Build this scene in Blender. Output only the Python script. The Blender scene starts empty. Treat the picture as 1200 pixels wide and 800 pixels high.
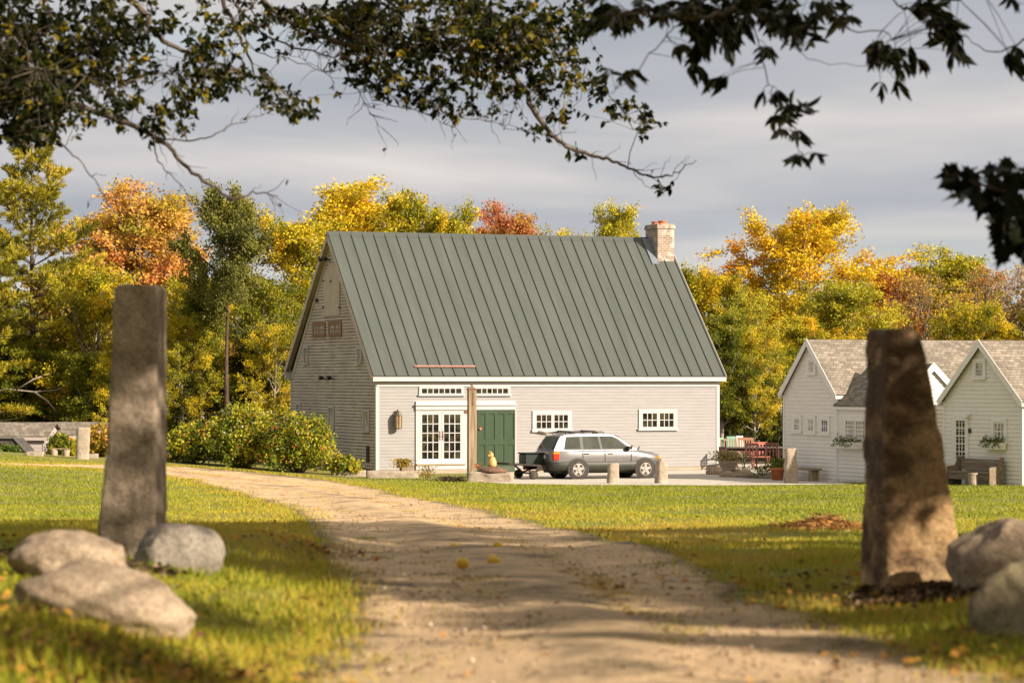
import bpy, bmesh, math, random
import numpy as np
from mathutils import Vector, Matrix, noise as mnoise
R = math.radians
PI = math.pi
scene = bpy.context.scene
COL = scene.collection
F, HOR, EYE = 3400.0, 446.0, 3.4          # focal length (photo px), horizon row, eye height above the yard

# ------------------------------------------------------------------ terrain
def sst(a, b, x):
    t = np.clip((np.asarray(x, float) - a) / (b - a), 0, 1)
    return t * t * (3 - 2 * t)
YS = [-400, 14, 20, 26, 40, 60, 80, 91, 97, 106, 140, 200, 2500]
ZS = [1.85, 1.85, 1.82, 1.72, 1.38, 0.89, 0.40, 0.13, 0.02, 0.0, 0.0, 0.4, 6.0]
def g(X, Y):
    X = np.asarray(X, float); Y = np.asarray(Y, float)
    z = np.interp(Y, YS, ZS)
    z = z + 0.07 * np.clip(-5.5 - X, 0, 22) * sst(45, 95, Y) * (1 - sst(104, 120, Y) * 0.6)
    z = z - 2.4 * sst(103, 120, Y) * sst(-13.5, -18, X)
    z = z + 0.24 * sst(-1.3, -3.0, X) * (1 - sst(28, 44, Y)) * sst(9, 14, Y)
    z = z + 0.10 * sst(2.0, 3.4, X) * (1 - sst(24, 36, Y))
    w = (1 - sst(80, 92, Y))
    z = z + w * (0.025 * np.sin(X * 1.3 + 0.4 * Y) + 0.02 * np.sin(Y * 0.9 - X * 0.5) + 0.01 * np.sin(X * 3.1 + Y * 2.3))
    return z
def gz(x, y): return float(g(x, y))
def pt(x, y, Y): return Vector(((x - 600) / F * Y, Y, EYE + (HOR - y) / F * Y))
def hit(x, y):
    k, s = (x - 600) / F, (HOR - y) / F
    Yv = np.arange(6, 220, 0.1)
    d = EYE + s * Yv - g(k * Yv, Yv)
    i = int(np.argmax(d <= 0)) if (d <= 0).any() else len(Yv) - 1
    return k * Yv[i], Yv[i]

# ------------------------------------------------------------------ mesh helpers
class MB:
    def __init__(s): s.v = []; s.f = []
    def add(s, vs, fs):
        o = len(s.v); s.v += [tuple(p) for p in vs]; s.f += [tuple(i + o for i in f) for f in fs]
        return s
    def poly(s, *p): return s.add(p, [tuple(range(len(p)))])
    def box(s, x0, x1, y0, y1, z0, z1, M=None):
        vs = [Vector((x, y, z)) for x in (x0, x1) for y in (y0, y1) for z in (z0, z1)]
        if M is not None: vs = [M @ p for p in vs]
        return s.add(vs, [(0, 1, 3, 2), (4, 6, 7, 5), (0, 4, 5, 1), (2, 3, 7, 6), (0, 2, 6, 4), (1, 5, 7, 3)])
    def prism(s, pts, y0, y1):                     # outline in x,z pushed along y
        n = len(pts)
        vs = [(p[0], y0, p[1]) for p in pts] + [(p[0], y1, p[1]) for p in pts]
        return s.add(vs, [tuple(range(n)), tuple(range(2 * n - 1, n - 1, -1))] + [(i, i + n, (i + 1) % n + n, (i + 1) % n) for i in range(n)])
    def extr(s, pts, d):                           # 3d outline pushed along vector d
        n = len(pts); d = Vector(d)
        vs = [Vector(p) for p in pts] + [Vector(p) + d for p in pts]
        return s.add(vs, [tuple(range(n)), tuple(range(2 * n - 1, n - 1, -1))] + [(i, i + n, (i + 1) % n + n, (i + 1) % n) for i in range(n)])
    def lathe(s, prof, n=20, c=(0, 0, 0), axis='z', a0=0, wob=0, seed=0):
        o = len(s.v); rg = random.Random(seed); wb = [1 + rg.uniform(-wob, wob) for _ in range(n)]
        for r, z in prof:
            for i in range(n):
                a = a0 + 2 * PI * i / n; x, y = r * wb[i] * math.cos(a), r * wb[i] * math.sin(a)
                p = (x, y, z) if axis == 'z' else ((x, z, y) if axis == 'y' else (z, x, y))
                s.v.append((p[0] + c[0], p[1] + c[1], p[2] + c[2]))
        m = len(prof)
        for j in range(m - 1):
            for i in range(n):
                s.f.append((o + j * n + i, o + j * n + (i + 1) % n, o + (j + 1) * n + (i + 1) % n, o + (j + 1) * n + i))
        s.f.append(tuple(o + i for i in reversed(range(n)))); s.f.append(tuple(o + (m - 1) * n + i for i in range(n)))
        return s
    def tube(s, P, rad, n=6):
        P = [Vector(p) for p in P]; o = len(s.v)
        if isinstance(rad, (int, float)): rad = [rad] * len(P)
        ref = None
        for i, p in enumerate(P):
            t = (P[min(i + 1, len(P) - 1)] - P[max(i - 1, 0)])
            if t.length < 1e-9: t = Vector((0, 0, 1))
            t.normalize()
            if ref is None: ref = t.orthogonal().normalized()
            ref = (ref - t * ref.dot(t))
            if ref.length < 1e-6: ref = t.orthogonal()
            ref.normalize(); b = t.cross(ref)
            for k in range(n):
                a = 2 * PI * k / n
                s.v.append(tuple(p + (ref * math.cos(a) + b * math.sin(a)) * rad[i]))
        for i in range(len(P) - 1):
            for k in range(n):
                s.f.append((o + i * n + k, o + i * n + (k + 1) % n, o + (i + 1) * n + (k + 1) % n, o + (i + 1) * n + k))
        s.f.append(tuple(o + k for k in reversed(range(n)))); e = o + (len(P) - 1) * n
        s.f.append(tuple(e + k for k in range(n)))
        return s
    def build(s, name, mat=None, parent=None, smooth=False, bevel=0.0):
        me = bpy.data.meshes.new(name); me.from_pydata(s.v, [], s.f)
        bm = bmesh.new(); bm.from_mesh(me)
        bmesh.ops.recalc_face_normals(bm, faces=bm.faces)
        if bevel:
            bmesh.ops.bevel(bm, geom=list(bm.edges), offset=bevel, segments=1, affect='EDGES', clamp_overlap=True)
        bm.to_mesh(me); bm.free()
        if smooth: me.shade_smooth()
        return link(name, me, mat, parent)
def link(name, me, mat=None, parent=None):
    o = bpy.data.objects.new(name, me); COL.objects.link(o)
    if mat is not None:
        if not me.materials: me.materials.append(mat)
    if parent is not None: o.parent = parent
    return o
def np_mesh(name, V, L, nper, attrs=None, smooth=False):
    """V (n,3); L flat vertex indices; nper verts per face (int or array); attrs {name: per-face floats}"""
    me = bpy.data.meshes.new(name)
    nf = len(L) // nper if isinstance(nper, int) else len(nper)
    tot = np.full(nf, nper, np.int32) if isinstance(nper, int) else np.asarray(nper, np.int32)
    st = np.concatenate([[0], np.cumsum(tot)[:-1]]).astype(np.int32)
    me.vertices.add(len(V)); me.vertices.foreach_set('co', np.asarray(V, np.float32).ravel())
    me.loops.add(len(L)); me.loops.foreach_set('vertex_index', np.asarray(L, np.int32))
    me.polygons.add(nf); me.polygons.foreach_set('loop_start', st)
    try: me.polygons.foreach_set('loop_total', tot)
    except Exception: pass
    for k, a in (attrs or {}).items():
        at = me.attributes.new(k, 'FLOAT', 'FACE'); at.data.foreach_set('value', np.asarray(a, np.float32))
    me.update(calc_edges=True); me.validate()
    if smooth: me.shade_smooth()
    return me
def tag(o, label=None, cat=None, group=None, kind=None):
    if label: o['label'] = label
    if cat: o['category'] = cat
    if group: o['group'] = group
    if kind: o['kind'] = kind
    return o
def thing(name, label, cat, loc=(0, 0, 0), rz=0.0, group=None):
    o = bpy.data.objects.new(name, None); COL.objects.link(o)
    o.empty_display_size = 0.2
    o.location = loc; o.rotation_euler = (0, 0, rz)
    return tag(o, label, cat, group)
def dup(root, loc, rz=0.0, scale=None, label=None, group=None):
    r = root.copy(); COL.objects.link(r); r.location = loc; r.rotation_euler = (root.rotation_euler[0], root.rotation_euler[1], rz)
    if scale: r.scale = scale if not isinstance(scale, (int, float)) else (scale,) * 3
    if label: r['label'] = label
    if group: r['group'] = group
    for ch in list(root.children):
        c = ch.copy(); COL.objects.link(c); c.parent = r
        for gch in ch.children:
            d = gch.copy(); COL.objects.link(d); d.parent = c
    return r

# ------------------------------------------------------------------ materials
def newmat(name):
    m = bpy.data.materials.new(name); m.use_nodes = True
    nt = m.node_tree; nt.nodes.clear()
    out = nt.nodes.new('ShaderNodeOutputMaterial')
    return m, nt, out
def N(nt, t, **kw):
    n = nt.nodes.new(t)
    for k, v in kw.items():
        if k in n.inputs: n.inputs[k].default_value = v
        else: setattr(n, k, v)
    return n
def L(nt, a, b): nt.links.new(a, b)
def ramp(nt, src, stops, interp='LINEAR'):
    r = N(nt, 'ShaderNodeValToRGB'); r.color_ramp.interpolation = interp
    e = r.color_ramp.elements
    while len(e) > 1: e.remove(e[-1])
    e[0].position = stops[0][0]; e[0].color = (*stops[0][1], 1)
    for p, c in stops[1:]:
        x = e.new(p); x.color = (*c, 1)
    L(nt, src, r.inputs[0]); return r
def mat(name, c1, c2=None, scale=4.0, rough=0.7, bump=0.0, bscale=None, metal=0.0, spec=0.4, stretch=(1, 1, 1), lo=.35, hi=.65, detail=6, c3=None, coat=0.0):
    m, nt, out = newmat(name)
    b = N(nt, 'ShaderNodeBsdfPrincipled', Roughness=rough, Metallic=metal)
    b.inputs['Specular IOR Level'].default_value = spec
    if coat: b.inputs['Coat Weight'].default_value = coat; b.inputs['Coat Roughness'].default_value = .08
    L(nt, b.outputs[0], out.inputs[0])
    tc = N(nt, 'ShaderNodeTexCoord'); mp = N(nt, 'ShaderNodeMapping'); mp.inputs['Scale'].default_value = stretch
    L(nt, tc.outputs['Object'], mp.inputs[0])
    if c2 is None: b.inputs['Base Color'].default_value = (*c1, 1)
    else:
        n = N(nt, 'ShaderNodeTexNoise', Scale=scale, Detail=detail, Roughness=.6); L(nt, mp.outputs[0], n.inputs['Vector'])
        st = [(lo, c1), (hi, c2)]
        if c3: st = [(lo, c1), ((lo + hi) / 2, c2), (hi, c3)]
        L(nt, ramp(nt, n.outputs[0], st).outputs[0], b.inputs['Base Color'])
    if bump:
        n2 = N(nt, 'ShaderNodeTexNoise', Scale=bscale or scale * 4, Detail=8, Roughness=.65); L(nt, mp.outputs[0], n2.inputs['Vector'])
        bp = N(nt, 'ShaderNodeBump', Strength=1.0, Distance=bump); L(nt, n2.outputs[0], bp.inputs['Height']); L(nt, bp.outputs[0], b.inputs['Normal'])
    return m
def leafmat(name, stops, trans=.35, gloss=.12, rough=.5, attr='rnd'):
    m, nt, out = newmat(name)
    a = N(nt, 'ShaderNodeAttribute', attribute_name=attr)
    cr = ramp(nt, a.outputs['Fac'], stops)
    d = N(nt, 'ShaderNodeBsdfDiffuse'); t = N(nt, 'ShaderNodeBsdfTranslucent'); gl = N(nt, 'ShaderNodeBsdfGlossy', Roughness=rough)
    gl.inputs['Color'].default_value = (.6, .6, .55, 1)
    L(nt, cr.outputs[0], d.inputs[0]); L(nt, cr.outputs[0], t.inputs[0])
    mx = N(nt, 'ShaderNodeMixShader', Fac=trans); L(nt, d.outputs[0], mx.inputs[1]); L(nt, t.outputs[0], mx.inputs[2])
    fr = N(nt, 'ShaderNodeFresnel', IOR=1.35); mu = N(nt, 'ShaderNodeMath', operation='MULTIPLY'); mu.inputs[1].default_value = gloss * 3
    L(nt, fr.outputs[0], mu.inputs[0])
    m2 = N(nt, 'ShaderNodeMixShader'); L(nt, mu.outputs[0], m2.inputs[0]); L(nt, mx.outputs[0], m2.inputs[1]); L(nt, gl.outputs[0], m2.inputs[2])
    L(nt, m2.outputs[0], out.inputs[0])
    return m
def shingle_mat(name, axis):
    m, nt, out = newmat(name)
    tc = N(nt, 'ShaderNodeTexCoord'); sp = N(nt, 'ShaderNodeSeparateXYZ'); L(nt, tc.outputs['Object'], sp.inputs[0])
    mu = N(nt, 'ShaderNodeMath', operation='MULTIPLY'); mu.inputs[1].default_value = 1.414; L(nt, sp.outputs['Z'], mu.inputs[0])
    cb = N(nt, 'ShaderNodeCombineXYZ'); L(nt, sp.outputs[axis], cb.inputs[0]); L(nt, mu.outputs[0], cb.inputs[1])
    br = N(nt, 'ShaderNodeTexBrick', Scale=1.0); br.offset = .37; br.squash = 1.0
    br.inputs['Color1'].default_value = (.165, .145, .12, 1); br.inputs['Color2'].default_value = (.31, .275, .23, 1); br.inputs['Mortar'].default_value = (.09, .08, .065, 1)
    br.inputs['Mortar Size'].default_value = .008; br.inputs['Brick Width'].default_value = .21; br.inputs['Row Height'].default_value = .115; br.inputs['Bias'].default_value = -.1
    L(nt, cb.outputs[0], br.inputs['Vector'])
    n = N(nt, 'ShaderNodeTexNoise', Scale=1.2, Detail=5); L(nt, tc.outputs['Object'], n.inputs['Vector'])
    mx = N(nt, 'ShaderNodeMix', data_type='RGBA', blend_type='MULTIPLY'); mx.inputs[0].default_value = 1
    L(nt, br.outputs[0], mx.inputs[6]); L(nt, ramp(nt, n.outputs[0], [(.3, (.8, .8, .78)), (.7, (1.15, 1.1, 1.05))]).outputs[0], mx.inputs[7])
    b = N(nt, 'ShaderNodeBsdfPrincipled', Roughness=.9); L(nt, mx.outputs[2], b.inputs['Base Color'])
    bp = N(nt, 'ShaderNodeBump', Distance=.012); L(nt, br.outputs['Fac'], bp.inputs['Height']); bp.invert = True; L(nt, bp.outputs[0], b.inputs['Normal'])
    L(nt, b.outputs[0], out.inputs[0]); return m
def brick_mat(name):
    m, nt, out = newmat(name)
    tc = N(nt, 'ShaderNodeTexCoord'); sp = N(nt, 'ShaderNodeSeparateXYZ'); L(nt, tc.outputs['Object'], sp.inputs[0])
    ad = N(nt, 'ShaderNodeMath', operation='ADD'); L(nt, sp.outputs['X'], ad.inputs[0]); L(nt, sp.outputs['Y'], ad.inputs[1])
    cb = N(nt, 'ShaderNodeCombineXYZ'); L(nt, ad.outputs[0], cb.inputs[0]); L(nt, sp.outputs['Z'], cb.inputs[1])
    br = N(nt, 'ShaderNodeTexBrick', Scale=1.0)
    br.inputs['Color1'].default_value = (.19, .125, .09, 1); br.inputs['Color2'].default_value = (.31, .235, .18, 1); br.inputs['Mortar'].default_value = (.40, .35, .30, 1)
    br.inputs['Mortar Size'].default_value = .014; br.inputs['Brick Width'].default_value = .22; br.inputs['Row Height'].default_value = .085
    L(nt, cb.outputs[0], br.inputs['Vector'])
    n = N(nt, 'ShaderNodeTexNoise', Scale=3.5, Detail=6); L(nt, tc.outputs['Object'], n.inputs['Vector'])
    st = ramp(nt, n.outputs[0], [(.50, (0, 0, 0)), (.64, (1, 1, 1))])
    mx = N(nt, 'ShaderNodeMix', data_type='RGBA'); L(nt, st.outputs[0], mx.inputs[0]); L(nt, br.outputs[0], mx.inputs[6]); mx.inputs[7].default_value = (.46, .41, .36, 1)
    b = N(nt, 'ShaderNodeBsdfPrincipled', Roughness=.9); L(nt, mx.outputs[2], b.inputs['Base Color']); L(nt, b.outputs[0], out.inputs[0]); return m

M = {}
M['clap'] = mat('cream_clapboard_paint', (.262, .256, .258), (.304, .295, .294), 2.2, .65, .002, 30, stretch=(.5, .5, 4))
M['clap_old'] = None
def peeling_mat(name, paint1, paint2, wood, course=.118, z0=.14):
    """old paint worn through to brown wood, plus painted shadow lines at lower board edges"""
    m, nt, out = newmat(name); tc = N(nt, 'ShaderNodeTexCoord'); sp = N(nt, 'ShaderNodeSeparateXYZ'); L(nt, tc.outputs['Object'], sp.inputs[0])
    a = N(nt, 'ShaderNodeMath', operation='SUBTRACT'); a.inputs[1].default_value = z0; L(nt, sp.outputs['Z'], a.inputs[0])
    d = N(nt, 'ShaderNodeMath', operation='DIVIDE'); d.inputs[1].default_value = course; L(nt, a.outputs[0], d.inputs[0])
    f = N(nt, 'ShaderNodeMath', operation='FRACT'); L(nt, d.outputs[0], f.inputs[0])
    n = N(nt, 'ShaderNodeTexNoise', Scale=1.6, Detail=9, Roughness=.68); mp = N(nt, 'ShaderNodeMapping'); mp.inputs['Scale'].default_value = (1, .55, 3); L(nt, tc.outputs['Object'], mp.inputs[0]); L(nt, mp.outputs[0], n.inputs['Vector'])
    e = ramp(nt, f.outputs[0], [(.0, (.55, .55, .55)), (.30, (.22, .22, .22)), (.55, (0, 0, 0))])
    ad = N(nt, 'ShaderNodeMath', operation='ADD'); L(nt, n.outputs[0], ad.inputs[0]); L(nt, e.outputs[0], ad.inputs[1])
    k = ramp(nt, ad.outputs[0], [(.66, (0, 0, 0)), (.92, (1, 1, 1))])
    n2 = N(nt, 'ShaderNodeTexNoise', Scale=.7, Detail=5); L(nt, tc.outputs['Object'], n2.inputs['Vector']); pc = ramp(nt, n2.outputs[0], [(.35, paint1), (.65, paint2)])
    mx = N(nt, 'ShaderNodeMix', data_type='RGBA'); L(nt, k.outputs[0], mx.inputs[0]); L(nt, pc.outputs[0], mx.inputs[6]); mx.inputs[7].default_value = (*wood, 1)
    b = N(nt, 'ShaderNodeBsdfPrincipled', Roughness=.8); L(nt, mx.outputs[2], b.inputs['Base Color']); L(nt, b.outputs[0], out.inputs[0]); return m
M['clap_old'] = peeling_mat('peeling_clapboards', (.46, .41, .335), (.56, .50, .42), (.15, .105, .07))
M['white'] = mat('white_trim_paint', (.42, .41, .415), (.47, .46, .465), 3, .55)
M['white_worn'] = mat('worn_white_paint', (.62, .47, .27), (.76, .73, .68), 2.6, .6, stretch=(1, 1, 2), lo=.30, hi=.42)
M['soffit'] = mat('tan_soffit_board', (.46, .39, .30), (.55, .48, .39), 3, .7)
M['roof'] = mat('green_grey_metal_roof', (.066, .078, .071), (.090, .102, .093), 1.1, .42, metal=.0, spec=.5, stretch=(2.2, .25, .25), lo=.28, hi=.72, bump=.004, bscale=.9)
M['seam'] = mat('roof_seam_metal', (.07, .08, .074), None, rough=.45)
M['dark'] = mat('dark_interior', (.012, .012, .011), None, rough=.6)
M['glass'] = mat('dark_window_glass', (.008, .009, .008), (.075, .07, .03), 2.6, .05, spec=.5, lo=.45, hi=.75)  # yellow-green mottling painted in as reflections in the panes
M['glass_pale'] = mat('curtained_window_glass', (.16, .13, .10), (.55, .50, .42), 9, .12, stretch=(1, 1, .3), spec=.5)
M['green'] = mat('green_door_paint', (.016, .040, .014), (.023, .054, .020), 3, .5, .001, 30, stretch=(2, 2, .4))
M['green_worn'] = mat('worn_green_door_foot', (.075, .10, .06), (.03, .06, .028), 5, .6)
M['wood_post'] = mat('weathered_timber', (.17, .12, .075), (.36, .28, .185), 3, .8, .006, 22, stretch=(4, 4, .35))
M['wood_grey'] = mat('grey_weathered_boards', (.14, .105, .07), (.26, .21, .15), 4, .85, .004, 25, stretch=(.4, 3, 3))
M['sill_wood'] = mat('grey_timber_sill', (.30, .245, .18), (.42, .35, .27), 3, .85, .005, 20, stretch=(.4, 2, 4))
M['iron'] = mat('dark_iron', (.035, .03, .027), (.07, .05, .04), 12, .55, metal=.5)
M['rust'] = mat('rusted_iron', (.09, .055, .04), (.20, .115, .07), 9, .8, .003, 40)
M['copper'] = mat('old_copper_lantern', (.09, .085, .07), (.15, .13, .09), 12, .45, metal=.6)
M['amber'] = mat('amber_lantern_glass', (.42, .30, .17), (.30, .20, .11), 8, .2)
M['brownwin'] = mat('brown_window_frame', (.22, .11, .06), (.30, .17, .09), 6, .6)
M['brick'] = brick_mat('lime_washed_brick')
M['terra'] = mat('terracotta', (.42, .13, .055), (.52, .19, .085), 7, .75)
M['flash'] = mat('lead_flashing', (.17, .20, .24), (.25, .28, .32), 5, .4, metal=.3)
M['pinkrail'] = mat('red_painted_rail', (.36, .15, .12), (.48, .25, .2), 6, .5)
M['shingle_y'] = shingle_mat('weathered_shingles', 'Y')
M['shingle_x'] = shingle_mat('weathered_shingles_wing', 'X')
M['cot'] = mat('pale_grey_clapboard_paint', (.735, .705, .66), (.79, .76, .71), 2.2, .65, .002, 30, stretch=(.5, .5, 4))
M['cot_white'] = mat('white_cottage_trim', (.72, .71, .68), (.80, .79, .76), 3, .55)
M['shed'] = mat('pale_shed_paint', (.40, .35, .32), (.45, .40, .365), 2, .7, stretch=(.5, .5, 3))
M['tarp'] = mat('black_mesh_tarp', (.035, .033, .03), (.11, .10, .085), 7, .85)
M['silver'] = mat('silver_car_paint', (.175, .17, .175), (.20, .195, .20), 1.5, .32, metal=.4, spec=.5, coat=.6)
M['cladding'] = mat('dull_green_grey_cladding', (.026, .028, .021), (.036, .037, .028), 6, .5)
M['carglass'] = mat('tinted_car_glass', (.030, .038, .032), (.06, .07, .06), 1.3, .04, spec=.6)
M['rubber'] = mat('tyre_rubber', (.028, .024, .02), (.075, .06, .045), 9, .85)
M['alloy'] = mat('alloy_wheel', (.50, .47, .44), (.40, .37, .34), 5, .35, metal=.6)
M['red_lens'] = mat('red_lamp_lens', (.52, .03, .012), None, rough=.15, coat=.5)
M['orange_lens'] = mat('amber_lamp_lens', (.75, .26, .02), None, rough=.15, coat=.5)
M['clear_lens'] = mat('clear_lamp_lens', (.62, .58, .48), None, rough=.12, coat=.5)
M['black_pl'] = mat('black_plastic', (.022, .022, .022), None, rough=.5)
M['box_green'] = mat('dark_green_box_plastic', (.007, .015, .012), (.011, .021, .017), 5, .45)
M['trailer'] = mat('dark_trailer_deck', (.022, .018, .014), (.045, .035, .026), 5, .8)
M['redwood'] = mat('dark_red_stained_wood', (.040, .011, .009), (.075, .020, .015), 6, .5)
M['coral'] = mat('coral_painted_wood', (.42, .13, .10), (.48, .18, .14), 6, .5)
M['teal'] = mat('mint_painted_wood', (.16, .33, .26), (.22, .40, .31), 6, .5)
M['peach'] = mat('peach_painted_wood', (.42, .22, .14), (.48, .27, .18), 6, .5)
M['cloth'] = mat('white_cloth', (.66, .63, .58), (.74, .72, .68), 6, .9)
M['tabletop'] = mat('slate_table_top', (.10, .095, .09), (.16, .15, .14), 4, .35)
M['soil'] = mat('potting_soil', (.045, .03, .02), (.08, .055, .035), 30, .95)
def stone_mat(name, c1, c2, c3, scale, bump, dirt=(.06, .045, .03), dlo=.56, dhi=.72, dstretch=(1, 1, 1)):
    m, nt, out = newmat(name)
    tc = N(nt, 'ShaderNodeTexCoord')
    n1 = N(nt, 'ShaderNodeTexNoise', Scale=scale, Detail=10, Roughness=.68); L(nt, tc.outputs['Object'], n1.inputs['Vector'])
    cr = ramp(nt, n1.outputs[0], [(.32, c1), (.5, c2), (.66, c3)])
    mp = N(nt, 'ShaderNodeMapping'); mp.inputs['Scale'].default_value = dstretch; mp.inputs['Location'].default_value = (3.1, 1.7, .4)
    L(nt, tc.outputs['Object'], mp.inputs[0])
    n2 = N(nt, 'ShaderNodeTexNoise', Scale=scale * .55, Detail=8, Roughness=.7); L(nt, mp.outputs[0], n2.inputs['Vector'])
    st = ramp(nt, n2.outputs[0], [(dlo, (0, 0, 0)), (dhi, (.85, .85, .85))])
    mx = N(nt, 'ShaderNodeMix', data_type='RGBA'); L(nt, st.outputs[0], mx.inputs[0]); L(nt, cr.outputs[0], mx.inputs[6]); mx.inputs[7].default_value = (*dirt, 1)
    sp = N(nt, 'ShaderNodeTexVoronoi', Scale=scale * 22); L(nt, tc.outputs['Object'], sp.inputs['Vector'])
    m2 = N(nt, 'ShaderNodeMix', data_type='RGBA', blend_type='MULTIPLY'); m2.inputs[0].default_value = 1
    gr_ = N(nt, 'ShaderNodeRGBToBW'); L(nt, sp.outputs['Color'], gr_.inputs[0]); gq = ramp(nt, gr_.outputs[0], [(.2, (.72, .72, .72)), (.8, (1.15, 1.15, 1.15))])
    L(nt, mx.outputs[2], m2.inputs[6]); L(nt, gq.outputs[0], m2.inputs[7])
    b = N(nt, 'ShaderNodeBsdfPrincipled', Roughness=.88); L(nt, m2.outputs[2], b.inputs['Base Color'])
    n3 = N(nt, 'ShaderNodeTexNoise', Scale=scale * 5, Detail=12, Roughness=.72); L(nt, tc.outputs['Object'], n3.inputs['Vector'])
    bp = N(nt, 'ShaderNodeBump', Strength=1.0, Distance=bump); L(nt, n3.outputs[0], bp.inputs['Height']); L(nt, bp.outputs[0], b.inputs['Normal'])
    L(nt, b.outputs[0], out.inputs[0]); return m
M['granite'] = stone_mat('lichened_granite', (.17, .13, .09), (.30, .235, .17), (.42, .335, .25), 2.6, .03, (.09, .066, .042), .52, .72)
M['brownstone'] = stone_mat('iron_stained_stone', (.26, .15, .065), (.48, .31, .145), (.66, .47, .25), 2.2, .05, (.045, .02, .009), .47, .60, (1, 1, 1.6))
M['palestone'] = stone_mat('pale_granite_post', (.25, .205, .155), (.36, .30, .23), (.44, .37, .29), 3.5, .02, (.22, .17, .12), .6, .8)
M['boulder'] = stone_mat('pale_field_boulder', (.24, .175, .115), (.38, .285, .19), (.47, .37, .26), 2.4, .035, (.10, .08, .055), .52, .72)
M['greyboulder'] = stone_mat('grey_field_boulder', (.155, .135, .105), (.25, .218, .175), (.34, .30, .245), 3.0, .03, (.08, .065, .045), .5, .7)
M['mossy'] = stone_mat('mossy_field_boulder', (.15, .12, .07), (.26, .21, .125), (.35, .285, .18), 3.0, .03, (.07, .075, .025), .48, .66)
M['bark'] = mat('grey_brown_bark', (.075, .055, .04), (.17, .135, .105), 5, .9, .02, 14, stretch=(3, 3, .5))
M['bark_pale'] = mat('pale_bark', (.22, .185, .145), (.42, .37, .31), 4, .9, .015, 14, stretch=(2, 2, .7))
M['bark_dark'] = mat('dark_pine_bark', (.05, .03, .022), (.12, .075, .055), 6, .9, .02, 14, stretch=(3, 3, .5))
M['bark_bare'] = mat('bare_grey_twigs', (.16, .13, .10), (.27, .225, .18), 4, .9)
M['leaf_shrub'] = leafmat('shrub_leaves', [(0, (.035, .07, .010)), (.35, (.075, .125, .014)), (.7, (.15, .19, .020)), (.9, (.26, .26, .03)), (1, (.40, .30, .03))], .3, .1)
# roadside trees that stand outside the view and shade the near ground: x, y, height, width, crown, heading, foot, label
SHADE = [(11.04, 20.24, 12, 8, 'dapple_b', 334.17, (7.5, 3.0), 'roadside tree outside the view, third along the right side, behind its neighbour'),
         (13.99, 18.40, 10.5, 7.5, 'dapple', 7.46, (10.5, 13), 'roadside tree outside the view, right of the viewer, set back from the drive'),
         (12.03, 28.18, 11.5, 7.0, 'dapple', -68.25, (13, 33), 'roadside tree outside the view, farthest along the right side of the drive'),
         (8.65, 18.52, 12, 7.5, 'dapple_b', -42.57, (17.5, 20), 'roadside tree outside the view, second along the right side of the drive'),
         (-9.0, 9.0, 12.5, 8.5, 'dapple', 1.3, (-9, 9), 'roadside tree outside the view, left of the viewer'),
         (-1.5, -8.0, 13, 9, 'dapple_b', 2.6, (-1.5, -8), 'roadside tree outside the view, straight behind the viewer'),
         (18.62, 8.46, 11, 7, 'dapple', 53.20, (13, 20), 'roadside tree outside the view, well to the right of the viewer'), (5.25, 8.0, 11.5, 7.5, 'dapple_b', 275.54, (15.5, 27), 'roadside tree outside the view, nearest along the right side'),
         (8, -10, 13, 9, 'round_a', .4, (8, -10), 'roadside tree outside the view, behind the viewer to the right'), (-10.5, -4, 13, 9, 'round_b', 1.4, (-10.5, -4), 'roadside tree outside the view, behind the viewer to the left'),
         (17, -5, 13, 9, 'round_c', 2.4, (17, -5), 'roadside tree outside the view, behind the viewer and well to the right'), (26.5, 0, 12.5, 9, 'round_b', 3.1, (26, 0), 'roadside tree outside the view, at the roadside bend on the right'),
         (-13, 18, 13, 9, 'round_a', 5.1, (-13, 18), 'roadside tree outside the view, left of the boulders'), (-4, -16, 14, 10, 'round_a', 4.2, (-4, -16), 'roadside tree outside the view, farthest behind the viewer')]
# ------------------------------------------------------------------ camera, light, sky
cam_d = bpy.data.cameras.new('camera'); cam = bpy.data.objects.new('camera', cam_d); COL.objects.link(cam)
cam.location = (0, 0, EYE); cam.rotation_euler = (PI / 2, 0, 0)
cam_d.sensor_width = 36; cam_d.lens = F / 1200 * 36; cam_d.shift_y = (HOR - 400) / 1200; cam_d.clip_end = 6000; cam_d.clip_start = .5
cam_d.dof.use_dof = True; cam_d.dof.focus_distance = 104; cam_d.dof.aperture_fstop = 2.9
scene.camera = cam
SUN_AZ, SUN_EL = 58, 27            # degrees right of straight-behind the camera, elevation
sdir = Vector((math.sin(R(SUN_AZ)) * math.cos(R(SUN_EL)), -math.cos(R(SUN_AZ)) * math.cos(R(SUN_EL)), math.sin(R(SUN_EL))))
sl = bpy.data.lights.new('sun', 'SUN'); so = bpy.data.objects.new('sun', sl); COL.objects.link(so)
sl.energy = 5.0; sl.angle = R(.55); sl.color = (1.0, .85, .69)
so.rotation_euler = sdir.to_track_quat('Z', 'Y').to_euler(); so.location = (30, -30, 40)
w = bpy.data.worlds.new('World'); scene.world = w; w.use_nodes = True
nt = w.node_tree; nt.nodes.clear()
sky = N(nt, 'ShaderNodeTexSky', sky_type='NISHITA'); sky.sun_disc = False
sky.sun_elevation = R(SUN_EL); sky.sun_rotation = math.atan2(sdir.x, sdir.y); sky.altitude = 50; sky.dust_density = 1.5
tc = N(nt, 'ShaderNodeTexCoord'); sp = N(nt, 'ShaderNodeSeparateXYZ'); L(nt, tc.outputs['Generated'], sp.inputs[0])
zc = N(nt, 'ShaderNodeMath', operation='MAXIMUM'); zc.inputs[1].default_value = 0.0; L(nt, sp.outputs['Z'], zc.inputs[0])
za = N(nt, 'ShaderNodeMath', operation='ADD'); za.inputs[1].default_value = .13; L(nt, zc.outputs[0], za.inputs[0])
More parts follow.
